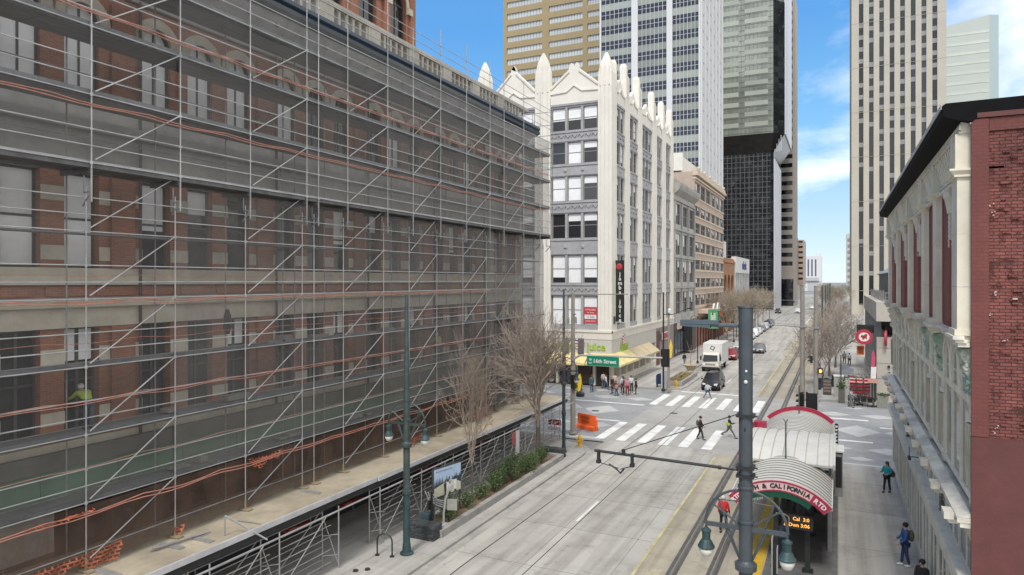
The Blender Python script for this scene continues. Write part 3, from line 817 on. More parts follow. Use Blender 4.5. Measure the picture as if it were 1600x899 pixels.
for y in fy:
    for x in (-18.42,-17.98):
        yy = y+(.45 if x > -18.2 else 0)*(1 if y != 24.2 else .4)
        b = MB(); b.tube((x,yy,.06),(x,yy,2.42),.028,n=6); b.box(x-.12,x+.12,yy-.12,yy+.12,.006,.03); b.tube((x,yy,.03),(x,yy,.35),.02)
        part(b,'post',galv,sh)
    b = MB()
    b.tube((-18.42,y,.5),(-17.98,y+.45,.5),.02); b.tube((-18.42,y,1.3),(-17.98,y+.45,1.3),.02); b.tube((-18.42,y,2.1),(-17.98,y+.4,.2),.02)
    b.tube((-18.42,y,2.35),(-21.8,y,2.35),.024)
    part(b,'end_frame',galv,sh)
    for x in (-21.7,):
        b = MB(); b.tube((x,y,.0),(x,y,2.5),.03); part(b,'rear_post',galvd,sh)
for a,c in zip(fy[:-1],fy[1:]):
    if a == 21.2: continue
    b = MB()
    for z in (.35,.85,1.35,1.8,2.2): b.tube((-18.0,a+.45,z),(-18.0,c,z),.02); b.tube((-18.42,a,z+.03),(-18.42,c,z+.03),.02)
    part(b,'rail',galv,sh)
    b = MB(); b.tube((-18.42,a+.1,.3),(-18.42,c-.1,2.3),.022); b.tube((-17.98,a+.5,.25),(-17.98,c-.3,2.2),.022); part(b,'cross_brace',galv,sh)
for k in range(26):
    y = R.uniform(10,46); x = R.uniform(-20.8,-18.5); l = R.uniform(.6,1.8); z = R.uniform(1.95,2.35)
    b = MB(); b.tube((x,y,z),(x+R.uniform(-.4,.4),y+l,z+R.uniform(-.1,.1)),.022); part(b,'stored_tube',galvd,sh)
for y in (13.2,19.4,22.6,28.5,34.5):
    b = MB(); b.box(-18.9,-18.5,y,y+1.3,1.98,2.04); b.box(-18.95,-18.5,y+.1,y+.5,2.05,2.1); part(b,'red_tray',M('dull red tray',(.22,.04,.045),.6,var=.2),sh)
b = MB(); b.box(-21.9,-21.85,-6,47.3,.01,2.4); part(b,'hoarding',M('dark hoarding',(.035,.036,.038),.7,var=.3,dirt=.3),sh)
for (y,x) in ((13.0,-19.3),(15.2,-19.4),(21.5,-19.3),(16,-19.0)):
    b = MB(); b.box(x-.5,x+.5,y-.1,y+.1,2.83,2.87); part(b,'loose_board',galv,sh)
b = MB(); b.tube((-19.3,17.8,2.86),(-18.3,17.9,2.86),.02); part(b,'loose_tube',galv,sh)
b = MB(); b.tube((-18.6,16.6,2.85),(-18.6,16.6,3.5),.024); b.tube((-18.6,16.6,3.5),(-17.7,17.6,2.5),.03); part(b,'loose_tube',galv,sh)
b = MB(); b.tube((-19.6,14.6,2.86),(-19.3,16.6,2.86),.03); b.tube((-19.5,14.6,2.95),(-19.2,16.4,2.92),.03); part(b,'loose_tube',galv,sh)
b = MB(); b.box(-17.6,-17.57,37.4,37.9,.9,2.3); part(b,'notice_board',M('white notice',(.66,.64,.62),.6,var=.1),sh)
b = MB(); b.box(-17.6,-17.57,36.9,37.38,1.5,2.3); part(b,'red_notice',M('faded red notice',(.36,.10,.10),.6,var=.1),sh)
# mesh leaning inside the left end
b = MB()
for k in range(16): b.tube((XO-.25,9.2+.1*k,2.9),(XO-.25,9.2+.1*k+.02,4.0),.008,n=4)
for k in range(12): b.tube((XO-.25,9.2,2.95+.09*k),(XO-.25,10.8,2.95+.09*k),.008,n=4)
solo(b,'wire_mesh_panel',galv,'grey wire mesh panel leaning at the foot of the scaffold','panel')
# ================================================================== ornate cream building on the right
cream = M('painted cream ironwork',(.78,.73,.59),.6,var=.09,scale=1.2,dirt=.28,bmp=.15,bscale=20)
creamd = M('worn cream ledge',(.74,.70,.60),.8,var=.18,scale=2.2,dirt=.45,bmp=.3,bscale=14)
patina = two_tone('green patina over cream',(.62,.62,.52),(.27,.40,.30),2.6,.40,.56)
redwall = brick('smooth red brick infill','x',(.26,.085,.065),(.23,.075,.058),(.25,.09,.07),bmp=.15,dirt=.2)
sidebrick = brick('rough painted red brick','y',(.265,.088,.076),(.195,.064,.055),(.09,.032,.028),bw=.23,bh=.08,ms=.011,bmp=1.0,dirt=.45,patch=(.105,.037,.031))
parge = M('red painted render',(.125,.041,.037),.7,var=.12,scale=1.3,bmp=.5,bscale=7,dirt=.3)
eavem = M('black eave',(.008,.008,.009),.8,var=.2,spec=.1)
gl = glass('shop window glass',(.17,.19,.19),.05,.35,.3,.9)
rb = root('ornate_building','cream painted ironwork building with red brick upper wall and black eave','building',(3,19.7,0))
Y0r,Y1r = 19.7,48.0
XW = 3.55; XV = 2.93                    # recessed wall plane
PIL = [(20.3,.45),(25.45,.45),(28.85,.45),(34.45,.45),(41.05,.45),(47.45,.45)]
w = MB(); w.box(XV,20,Y0r+.32,Y1r,9.9,15.2); part(w,'upper_wall',redwall,rb)
w = MB(); w.box(XW+.2,20,Y0r+.32,Y1r,0,9.89); part(w,'rear_wall',parge,rb)
# gable end towards the camera
WALL = MB(); WALL.box(2.92,22,Y0r+.02,Y0r+.14,0,15.3)
w = MB(); w.box(2.885,3.24,Y0r-.05,Y0r+.019,7.65,15.3); w.box(3.25,22,Y0r-.03,Y0r+.019,14.98,15.3); part(w,'wall_strip',brick('red brick strip','y',(.17,.054,.047),(.155,.048,.042),(.125,.04,.036),bw=.23,bh=.09,ms=.008,bmp=.3),rb)
w = MB()
w.box(2.88,22,Y0r-.075,Y0r+.019,0,7.64); part(w,'render_panel',parge,rb)
# broken bits, bolts and pale scabs on the gable
w = WALL
for k in range(70):
    x = R.uniform(3.45,5.4); z = R.uniform(7.8,14.9); s = R.uniform(.015,.05)
    w.box(x-s*2,x+s*2,Y0r-.015-s*.4,Y0r+.019,z-s*.7,z+s*.7,0 if R.random() < .96 else 1)
for (x,z) in ((3.29,13.2),(3.31,13.0),(3.4,11.1),(3.3,10.6),(3.55,10.0),(3.42,7.9),(3.36,7.75)):
    for q in range(3): w.blob((x+R.uniform(-.06,.06),Y0r-.01,z+R.uniform(-.05,.05)),R.uniform(.012,.028),6,1,(1,.4,.7))
part(w,'end_wall',[sidebrick,M('pale mortar scab',(.5,.42,.38),.9,var=.2)],rb)
w = MB(); w.box(3.0,22,Y0r-.08,Y0r+.34,15.302,15.42); part(w,'coping',parge,rb)
# eave
w = MB()
w.prism([(4.2,15.3),(2.98,15.28),(2.9,15.22),(2.4,15.36),(2.3,15.42),(2.28,15.66),(2.36,15.72),(4.2,15.74)],'y',Y0r-.06,Y1r+.35)
part(w,'eave',eavem,rb)
w = MB(); w.box(2.255,2.275,Y0r-.05,Y1r+.35,15.58,15.7); w.box(2.86,2.885,Y0r-.04,Y1r+.3,15.17,15.21); part(w,'eave_flashing',M('lead flashing',(.4,.42,.44),.4,.5),rb)
w = MB(); w.box(4.2,20,Y0r+.4,Y1r,15.25,15.75); w.box(2.9,5.0,21.0,21.6,15.76,15.95); part(w,'roof',M('grey roof',(.28,.30,.32),.8),rb)
# entablature with ribbed corbels between pilaster heads
w = MB()
w.box(2.70,XW,Y0r+.16,Y1r,15.0,15.27); w.box(2.88,XV-.001,Y0r+.32,Y1r,14.05,14.99); w.box(2.66,2.699,Y0r+.16,Y1r,15.0,15.05)
part(w,'entablature',cream,rb)
w = MB()
for (a,ha),(c,hc) in zip(PIL[:-1],PIL[1:]):
    y = a+ha+.12
    while y < c-hc-.1:
        w.prism([(2.879,14.3),(2.85,14.34),(2.79,14.62),(2.71,14.99),(2.879,14.99)],'y',y,y+.2); y += .36
    w.box(2.83,2.879,a+ha,c-hc,14.17,14.23); w.box(2.77,2.879,a+ha,c-hc,13.97,14.06)
y = Y0r+.1
while y < Y1r: w.box(2.66,2.699,y,y+.14,15.08,15.18); y += .3
part(w,'corbel_course',cream,rb)
def pilaster(y,h):
    p = MB(); dx = 0 if y < 21 else .13
    p.box(2.62+dx,XW,y-h,y+h,10.2,13.93)
    for zz in (11.25,12.55): p.box(2.612+dx,2.619+dx,y-h+.0,y+h,zz-.012,zz+.012,1); p.box(2.63+dx,2.9,y-h-.006,y-h-.001,zz-.012,zz+.012,1)
    o = part(p,'pilaster',[cream,creamd],rb)
    c = MB()
    c.box(2.55+dx,XW,y-h-.07,y+h+.07,13.93,13.98); c.taper((2.49+dx+XW)/2,y,13.98,14.08,XW-2.57-dx,2*h+.1,XW-2.43-dx,2*h+.26)
    c.box(2.45+dx,XW,y-h-.13,y+h+.13,14.08,14.13)
    c.box(2.62+dx*.5,XW-.01,y-h+.05,y+h-.05,14.13,14.998); c.box(2.585+dx*.5,2.619+dx*.5,y-h+.02,y-h+.16,14.13,14.99); c.box(2.585+dx*.5,2.619+dx*.5,y+h-.16,y+h-.02,14.13,14.99)
    for k in range(3): c.box(2.60+dx*.5,2.619+dx*.5,y-.2+.2*k-.05,y-.2+.2*k+.05,14.2,14.85)
    part(c,'capital',cream,o)
    c = MB(); c.box(2.56,XW,y-h-.06,y+h+.06,10.05,10.2); part(c,'base',cream,o)
for (y,h) in PIL: pilaster(y,h)
# half-round colonettes with ornament in the wide bays
def colonette(y):
    c = MB(); c.lathe((2.95,y,10.1),[(.14,0),(.17,.15),(.12,.2),(.11,2.4),(.13,2.45)],12)
    o = part(c,'colonette',redwall,rb)
    c = MB()
    c.lathe((2.9,y,13.3),[(.12,0),(.13,.1),(.18,.38),(.22,.45),(.22,.6)],12)
    c.box(2.875,2.929,y-.5,y-.16,12.35,13.6); c.box(2.875,2.929,y+.16,y+.5,12.35,13.6)
    for s in (-1,1):
        for i in range(3):
            for k_ in range(9): c.blob((2.875,y+s*(.21+.11*i),12.42+.135*k_+.06*(i%2)),.036,6,sq=(.6,1,1.3))
    c.box(2.76,2.929,y-.55,y+.55,13.92,13.969); c.taper(2.87,y,13.78,13.92,.09,.55,.2,.8)
    part(c,'ornament',cream,o)
for y in (22.9,31.65,37.75,44.25): colonette(y)
w = MB()
for (a,ha),(c,hc) in zip(PIL[:-1],PIL[1:]):
    w.box(2.905,XV-.001,a+ha,a+ha+.1,10.1,13.95); w.box(2.905,XV-.001,c-hc-.1,c-hc,10.1,13.95)
part(w,'reveal_strip',M('red painted trim',(.30,.10,.085),.6,var=.1),rb)
# middle ledge breaking forward at each pilaster
w = MB()
for (z0,z1,dx) in ((9.78,9.88,.12),(9.885,9.96,.06),(9.965,10.045,0)):
    w.box(2.74+dx,XW,Y0r+.15,Y1r,z0,z1)
    for (y,h) in PIL: w.box(2.5+dx,2.739+dx,y-h-.25+dx,y+h+.25-dx,z0,z1)
part(w,'middle_ledge',creamd,rb)
# green scroll brackets and swag work below the ledge
def bracket(y,h):
    b = MB()
    o_h = h
    b.box(2.97,XW,y-o_h*.7,y+o_h*.7,5.75,9.77)
    o = part(b,'lower_pier',cream,rb)
    b = MB()
    for s in (-1,1):
        yy = y+s*(h*.7-.1)
        b.prism([(2.97,9.75),(2.74,9.7),(2.72,9.5),(2.82,9.35),(2.80,9.15),(2.89,9.0),(2.88,8.8),(2.97,8.5)],'y',yy-.08,yy+.08)
        for k,(xx,zz,r) in enumerate(((2.77,9.6,.10),(2.84,9.24,.08),(2.90,8.9,.07),(2.94,8.6,.05))):
            b.blob((xx,yy,zz),r,8); b.tube((xx,yy-.11,zz),(xx,yy+.11,zz),r*.75,n=8)
        for q in range(6): b.blob((2.9+R.uniform(-.06,.06),yy+R.uniform(-.1,.1),9.1+R.uniform(-.5,.5)),R.uniform(.03,.06),6)
    for q in range(8): b.blob((2.94,y+R.uniform(-.2,.2),R.uniform(8.5,9.6)),R.uniform(.04,.08),6)
    b.blob((2.93,y,9.3),.15,8,sq=(.6,1,1.2))
    part(b,'scroll_bracket',patina if y < 31 else creamd,o)
    b = MB()
    for k in range(3): b.lathe((2.97,y,6.3+.0),[(.10,0),(.12,1.5),(.1,1.55)],8)
    for z in (6.05,7.9): b.box(2.92,2.969,y-h*.7-.03,y+h*.7+.03,z,z+.1)
    part(b,'pier_moulding',cream,o)
for (y,h) in PIL: bracket(y,h)
# arched transoms and tall windows
wf = M('cream window bar',(.80,.75,.61),.6,var=.08,dirt=.2)
for (a,ha),(c,hc) in zip(PIL[:-1],PIL[1:]):
    n = 3 if c-a > 4.5 else 2
    y0,y1 = a+ha*.7+.01,c-hc*.7-.01; wd = (y1-y0)/n
    for k in range(n):
        ya,yb = y0+wd*k,y0+wd*(k+1)
        f = MB(); x0,x1 = 2.985,3.10
        f.box(x0,x1,ya,ya+.09,5.86,9.77); f.box(x0,x1,yb-.09,yb,5.86,9.77)
        f.box(x0,x1,ya+.09,yb-.09,5.86,6.0); f.box(x0,x1,ya+.09,yb-.09,8.25,8.45)
        r = (yb-ya)/2-.09; ym = (ya+yb)/2; zs = 9.62-min(r,.75)
        o = [(ym+r*cos(radians(t)),zs+min(r,.75)*sin(radians(t))) for t in range(0,181,20)]
        f.prism([(yb-.09,9.77),(ya+.09,9.77)]+list(reversed(o)),'x',x0,x1)
        for z in (8.85,): f.box(x0+.03,x1-.03,ya+.09,yb-.09,z-.025,z+.025)
        f.box(x0+.03,x1-.03,ym-.025,ym+.025,8.45,8.83); f.box(x0+.03,x1-.03,ym-.025,ym+.025,8.875,9.62)
        # hood rib
        f.path([(2.975,ya+.02,8.3),(2.97,ya+.04,9.0)]+[(2.96,ym+(r+.05)*cos(radians(180-t)),zs+min(r+.05,.8)*sin(radians(t))) for t in range(10,171,20)]+[(2.97,yb-.04,9.0),(2.975,yb-.02,8.3)],.04,5)
        o = part(f,'window',wf,rb)
        p = MB(); p.box(3.04,3.07,ya+.02,yb-.02,5.95,9.72); part(p,'pane',gl,o)
# storefront cornice ledge with blocks
w = MB()
w.box(2.6,XW,Y0r-.02,Y1r,5.52,5.64); w.box(2.66,XW,Y0r,Y1r,5.4,5.515); w.prism([(2.9,5.645),(2.62,5.645),(2.9,5.74)],'y',Y0r,Y1r)
y = 20.4
while y < Y1r-.3:
    w.taper(2.6,y,5.32,5.44,.2,.36,.34,.5); w.box(2.38,2.6,y-.27,y+.27,5.44,5.60); y += 2.72
part(w,'shop_cornice',creamd,rb)
# shop level
w = MB(); w.box(2.95,XW,Y0r+.0,Y1r,4.95,5.39); w.box(2.72,3.0,Y0r+.1,Y1r-.02,3.55,3.95); w.box(2.98,3.3,Y0r+.1,Y1r-.05,0.0,.42)
y = 20.0
k = 0
while y < Y1r:
    w.box(2.965,XW,y-.15,y+.15,.425,4.94) if k%2 == 0 else w.box(2.975,XW,y-.06,y+.06,.425,4.94); y += 2.3; k += 1
part(w,'shopfront',M('pale grey shopfront',(.76,.73,.62),.6,var=.1,dirt=.25),rb)
glw = glass('ground floor glass',(.13,.17,.21),.05,.4,.3,.9)
y = 20.0
while y < Y1r-1:
    f = MB(); f.box(2.985,3.03,y+.18,y+.23,.43,3.54); f.box(2.985,3.03,y+1.12,y+1.17,.43,3.54); f.box(2.985,3.03,y+2.05,y+2.12,.43,3.54); f.box(2.985,3.03,y+.23,y+2.05,2.7,2.76)
    f.box(2.985,3.03,y+.18,y+2.12,3.96,4.05); f.box(2.985,3.03,y+1.1,y+1.16,4.05,4.9)
    o = part(f,'shop_window',wf,rb)
    p = MB(); p.box(3.02,3.05,y+.1,y+2.2,.43,3.54); p.box(3.02,3.05,y+.1,y+2.2,3.96,4.93); part(p,'pane',glw,o); y += 2.3
w = MB(); w.box(2.97,2.978,42.0,42.7,2.2,3.0); part(w,'window_notice',M('pale blue notice',(.35,.5,.58),.6),rb)
# canopy frame at the near end
w = MB()
w.tube((3.0,24.5,1.0),(2.3,22.2,1.0),.03); w.tube((3.0,24.5,.0),(3.0,24.5,1.0),.03); w.box(2.4,3.0,24.3,28.5,.0,.62); w.box(2.36,3.04,24.26,28.54,.62,.68)
part(w,'stair_kerb',M('dark stair kerb',(.07,.072,.075),.6,var=.2),rb)
w = MB(); w.tube((2.9,31.6,4.35),(2.6,31.6,4.35),.02); w.box(2.5,2.6,31.4,31.8,4.25,4.35); w.tube((2.55,31.6,4.35),(2.55,31.6,4.75),.015); part(w,'floodlight',blackm,rb)
for y in (25.2,36.8,45.1):
    w = MB()
    for k in range(9): w.blob((2.93+R.uniform(-.03,.03),y+R.uniform(-.12,.12),4.55+.09*k-.4),R.uniform(.05,.09),6)
    part(w,'cast_ornament',M('dark bronze ornament',(.16,.15,.13),.6,.3,var=.3),rb)

# ================================================================== podium with terrace across the pedestrian street
conc = M('podium concrete',(.46,.43,.38),.85,var=.08,scale=.7,dirt=.2,bmp=.1)
pd = root('podium_building','low concrete terrace building with a glass roofed pavilion at the street corner','building',(3.2,73,0))
w = MB(); w.box(3.2,34,73,108,7.55,9.35); part(w,'terrace_parapet',conc,pd)
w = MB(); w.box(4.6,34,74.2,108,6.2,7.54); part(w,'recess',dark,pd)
w = MB(); w.box(3.25,34,73.3,74.15,0,6.0); w.box(3.25,34,74.16,107.5,.0,.6); part(w,'front_wall',conc,pd)
w = MB()
for k in range(4): w.box(3.25,34,73.27,73.298,1.45*k+.7,1.45*k+.715)
w.box(6.0,6.015,73.27,73.297,0,6)
part(w,'wall_joint',jointm,pd)
w = MB(); w.box(4.2,30,74.2,107,.6,6.19); part(w,'glazing',glass('podium glass',(.05,.075,.085),.06,.4,.2,.7),pd)
for k in range(10):
    w = MB(); w.box(3.3,3.75,75.5+3.4*k,75.95+3.4*k,0,7.54); part(w,'column',M('grey column',(.35,.36,.35),.6),pd)
w = MB()
w.box(4.8,12,78,100,9.36,12.2)
part(w,'pavilion',glass('pavilion glass',(.04,.065,.065),.06,.3,.3,.8),pd)
w = MB(); w.prism([(4.5,12.2),(12.4,12.2),(12.4,15.4),(9.5,15.4)],'y',77.6,100.4)
for k in range(12): w.box(4.5,12.4,77.58+2*k,77.66+2*k,12.1,12.3)
part(w,'pavilion_roof',M('zinc roof',(.34,.37,.39),.35,.4,var=.1,dirt=.2),pd)
w = MB()
for k in range(12): w.tube((4.75,78+2*k,9.36),(4.75,78+2*k,12.2),.05)
w.tube((4.0,73.6,10.2),(4.0,107,10.2),.04); w.tube((4.0,73.6,10.2),(20,73.6,10.2),.04); w.tube((4.0,73.6,9.8),(20,73.6,9.8),.03); w.tube((4,73.6,9.8),(4,107,9.8),.03)
for k in range(14): w.tube((4.0,73.6+2.5*k,9.36),(4.0,73.6+2.5*k,10.2),.03)
part(w,'terrace_railing',M('grey rail',(.30,.31,.32),.4,.5),pd)
for k in range(5):
    w = MB(); w.prism([(3.9,9.36),(4.3,9.36),(4.3,10.4),(3.9,9.8)],'y',82+5*k,82.3+5*k); part(w,'terrace_fin',conc,pd)
# dark fascia sign board and hanging round signs
def round_sign(name,label,loc,rot,emb):
    r = root(name,label,'sign',loc,rot)
    m = MB()
    seg = 28
    o = [(.72*cos(2*pi*i/seg),.72*sin(2*pi*i/seg)) for i in range(seg)]
    m.prism(o,'y',-.09,.09); put('disc',m.data('disc',redp),r)
    if emb:
        m = MB(); m.prism([(.45*a/.72,.42*b_/.72) for a,b_ in o],'y',-.095,-.0901); ring=put('face',m.data('face',whitep),r)
        m = MB()
        m.prism([(-.3,.0),(-.22,.2),(-.02,.14),(.1,.3),(.3,.22),(.22,.0),(.26,-.2),(.05,-.12),(-.1,-.3),(-.16,-.08)],'y',-.102,-.0951)
        put('emblem',m.data('emblem',M('dark red emblem',(.30,.03,.04),.5)),r)
        m = MB(); m.tube((0,0,.72),(0,0,1.05),.03); m.tube((0,0,1.05),(1.1,0,1.05),.03); put('arm',m.data('arm',blackm),r)
    else:
        m = MB(); m.tube((0,0,.72),(0,0,1.1),.03); put('arm',m.data('arm',blackm),r)
    return r
round_sign('round_sign','round red sign with a white centre and dark red emblem facing the tram stop',(2.15,72.2,6.1),0,True)
round_sign('round_sign','round red sign seen edge on beside the beige podium wall',(4.0,73.0,6.0),radians(84),False)
s = MB(); s.box(1.6,3.1,74.9,75.05,6.3,7.1); solo(s,'board_sign',blackm,'black rectangular board under the terrace edge behind the round red sign','sign')
s = MB(); s.box(1.62,2.3,76.4,76.5,4.0,4.9); m_=MB(); 
o = solo(s,'orange_sign',M('orange sign face',(.62,.18,.03),.5),'small orange sign with a dark frame hanging below the round red sign','sign')
m_.box(1.74,2.18,76.385,76.399,4.12,4.78); part(m_,'sign_panel',M('dark red panel',(.3,.06,.02),.5),o,world=False,off=(0,0,0))
s = MB(); s.prism([(2.75,3.3),(3.05,3.3),(3.1,4.2),(2.95,4.9),(2.8,4.5)],'y',72.6,72.75); s2 = MB(); s2.prism([(2.72,2.2),(3.15,2.2),(3.2,3.28),(2.75,3.28)],'y',72.55,72.8)
o = root('blade_sign','pink and white vertical blade sign at the restaurant entrance','sign',(2.9,72.7,0))
part(s,'pink_panel',M('pink panel',(.55,.07,.14),.5),o); part(s2,'white_panel',whitep,o)
s = MB(); s.box(2.5,3.25,72.4,72.9,1.85,2.15); s.prism([(2.45,1.8),(3.3,1.8),(3.2,2.19),(2.5,2.19)],'y',72.35,72.39); part(s,'base_panel',M('salmon panel',(.55,.30,.24),.6),o)
s = MB(); s.box(2.78,2.9,72.6,72.72,0,1.84); s.box(3.02,3.14,72.6,72.72,0,1.84); part(s,'post',blackm,o)
for k,(x,z) in enumerate(((4.25,3.3),(4.3,2.7),(4.2,2.0))):
    b = MB(); b.blob((x,73.15,z),.13,8); b.tube((x,73.3,z+.1),(x,73.1,z+.05),.04)
    solo(b,'wall_lamp',blackm,('upper','middle','lowest')[k]+' black lamp of the three on the beige podium wall','lamp')
# ================================================================== white gothic corner building
terra = M('cream terracotta',(.75,.72,.645),.7,var=.05,scale=.8,dirt=.12,bmp=.12,bscale=9)
terra2 = M('cream terracotta trim',(.70,.66,.58),.7,var=.06,scale=1,dirt=.15)
spand = M('grey cast spandrel',(.36,.36,.365),.6,var=.1,scale=1.5,dirt=.2)
spand2 = M('grey window frame',(.26,.26,.262),.55,var=.1)
wb = root('white_gothic_building','tall cream terracotta corner building with pointed gothic parapet and juice bar below','building',(-22,71,0))
YF, YE = 71.0, 101.6
rows = [(28.0,30.55),(24.3,26.7),(20.2,22.9),(16.05,18.8),(11.1,14.2),(6.5,9.7)]
core = MB(); core.box(-47,-22.6,71.6,YE,5.9,32.2); core.box(-47,-22.9,71.9,YE,.1,5.89); part(core,'rear_wall',terra,wb)
# piers: front (facing -Y) and street side (facing +X)
fb = [(-42.4,-36.6),(-34.8,-30.6 -.0)] ; fb = [(-44.0,-38.4),(-36.6,-31.0),(-29.1,-23.55)]
sb = [(72.9,76.2),(78.2,81.75),(83.8,88.8),(91.4,94.4),(96.7,99.7)]
pm_ = MB()
xs = [-47.0]+[q for b_ in fb for q in b_]+[-22.0]
fp = [(-47,-44.0),(-38.4,-36.6),(-31.0,-29.1),(-23.55,-22.0)]
sp_ = [(71.602,72.9),(76.2,78.2),(81.75,83.8),(88.8,91.4),(94.4,96.7),(99.7,YE)]
for (a,c) in fp: pm_.box(a,c,YF,71.59,6.0,32.4)
for (a,c) in sp_: pm_.box(-22.59,-22.0,a,c,6.0,32.4)
part(pm_,'pier',terra,wb)
tp = MB()
for (a,c) in fp[1:]:
    for s in (.2,.5,.8): tp.box(a+(c-a)*s-.05,a+(c-a)*s+.05,YF-.03,YF-.002,6.3,32.3)
for (a,c) in sp_:
    for s in (.5,): tp.box(-21.998,-21.97,a+(c-a)*s-.06,a+(c-a)*s+.06,6.3,32.3)
part(tp,'pier_rib',terra2,wb)
# spandrels and window heads
SPN = [(hi2,lo) for (lo,hi),(lo2,hi2) in zip(rows[:-1],rows[1:])]
relief = M('pale spandrel relief',(.36,.36,.37),.6,var=.1)
for (a,c) in fb:
    sm = MB()
    sm.box(a,c,YF+.12,YF+.58,30.55,31.0); sm.box(a,c,YF+.0,YF+.119,30.75,30.95); sm.box(a,c,YF+.12,YF+.58,6.0,6.5)
    for i,(z0,z1) in enumerate(SPN):
        sm.box(a,c,YF+.12,YF+.58,z0,z1); sm.box(a,c,YF+.03,YF+.119,z1-.25,z1-.1); sm.box(a,c,YF+.05,YF+.119,z0+.1,z0+.22)
        zc_ = (z0+z1)/2
        if i%2 == 0:
            for k in range(7):
                x = a+(c-a)*(k+.5)/7; sm.path([(x-.35,YF+.1,zc_-.12),(x-.15,YF+.05,zc_+.2),(x+.1,YF+.05,zc_-.15),(x+.34,YF+.1,zc_+.15)],.06,5,1)
        else:
            for k in range(2): sm.blob((a+(c-a)*(.31+.37*k),YF+.08,zc_),.22,6,1,sq=(1,.5,1))
    for k in (1,2):
        x = a+(c-a)*k/3
        for (z0,z1) in rows: sm.box(x-.14,x+.14,YF+.1,YF+.5,z0,z1)
    part(sm,'spandrel',[spand,relief],wb)
for (a,c) in sb:
    sm = MB()
    sm.box(-22.58,-22.12,a,c,30.55,31.0); sm.box(-22.119,-22.0,a,c,30.75,30.95); sm.box(-22.58,-22.12,a,c,6.0,6.5)
    for i,(z0,z1) in enumerate(SPN):
        sm.box(-22.58,-22.12,a,c,z0,z1); sm.box(-22.119,-22.03,a,c,z1-.25,z1-.1); sm.box(-22.119,-22.05,a,c,z0+.1,z0+.22)
        zc_ = (z0+z1)/2
        if i%2 == 0:
            for k in range(3):
                y = a+(c-a)*(k+.5)/3; sm.path([(-22.1,y-.3,zc_-.1),(-22.04,y-.1,zc_+.2),(-22.04,y+.12,zc_-.15),(-22.1,y+.3,zc_+.12)],.06,5,1)
        else: sm.blob((-22.08,(a+c)/2,zc_),.2,6,1,sq=(.5,1,1))
    n = 3 if c-a > 4 else 2
    for k in range(1,n):
        y = a+(c-a)*k/n
        for (z0,z1) in rows: sm.box(-22.5,-22.1,y-.12,y+.12,z0,z1)
    part(sm,'spandrel',[spand,relief],wb)
# parapet: gables and pinnacles
def gable_y(a,c,zb,zt,flat=.22):
    pp = MB()
    m_ = (a+c)/2; f_ = (c-a)*flat/2
    pp.prism([(a,31.0),(c,31.0),(c,zb),(m_+f_,zt-.25),(m_+f_,zt),(m_+f_-.3,zt+.45),(m_+f_-.6,zt),(m_-f_+.6,zt),(m_-f_+.3,zt+.45),(m_-f_,zt),(m_-f_,zt-.25),(a,zb)],'y',YF+.1,YF+.5)
    for s in (-1,1): pp.path([(m_+s*(c-a)/2,YF+.06,zb-.25),(m_+s*f_,YF+.06,zt-.5)],.14,4)
    pp.path([(a,YF+.06,32.2),(m_-.9,YF+.06,32.3),(m_,YF+.06,32.95),(m_+.9,YF+.06,32.3),(c,YF+.06,32.2)],.13,4); part(pp,'parapet_gable',terra,wb)
gable_y(fb[2][0],fb[2][1],33.0,35.0); gable_y(fb[1][0]+.2,fb[1][1],33.0,35.6,.12); gable_y(fb[0][0],fb[0][1],33.0,35.0)
def gable_x(a,c,zb,zt):
    pp = MB()
    zb -= .3; zt -= .4
    m_ = (a+c)/2
    pp.prism([(a,31.0),(c,31.0),(c,zb),(m_+.35,zt),(m_,zt+.4),(m_-.35,zt),(a,zb)],'x',-22.5,-22.1)
    pp.path([(-22.06,a,32.2),(-22.06,m_-.5,32.3),(-22.06,m_,32.8),(-22.06,m_+.5,32.3),(-22.06,c,32.2)],.12,4); part(pp,'parapet_gable',terra,wb)
for (a,c) in sb: gable_x(a,c,32.8,33.9)
def pinn(x0,x1,y0,y1,zt,tall=True):
    p = MB(); cx_,cy_ = (x0+x1)/2,(y0+y1)/2; w_,d_ = x1-x0,y1-y0
    if tall:
        p.taper(cx_,cy_,32.402,zt-2.2,w_,d_,w_*.94,d_*.94); p.taper(cx_,cy_,zt-2.2,zt-1.0,w_*.94,d_*.94,w_*.62,d_*.7); p.taper(cx_,cy_,zt-1.0,zt,w_*.62,d_*.7,.22,.22)
        for s in (-.32,0,.32): p.taper(cx_+s*w_,y0-.02,32.5,zt-1.5,.16,.12,.08,.06)
    else:
        p.box(x0,x1,y0,y1,32.402,zt-.35); p.taper(cx_,cy_,zt-.35,zt,w_,d_,w_*.6,d_*.72)
        for s in (-.25,.25): p.box(x1+.002,x1+.05,cy_+s*d_-.06,cy_+s*d_+.06,32.5,zt-.6)
    part(p,'pinnacle',terra,wb)
for (a,c) in fp[:3]: pinn(a,c,YF,71.6,37.0)
pinn(-23.55,-22.0,YF,72.4,36.2)
for i,(a,c) in enumerate(sp_[1:]):
    m_ = (a+c)/2
    pinn(-22.75,-22.0,m_-.75,m_-.1,36.3,False); pinn(-22.65,-22.02,m_+.15,m_+.7,35.2,False)
pinn(-22.7,-22.0,72.45,72.9,35.6,False)
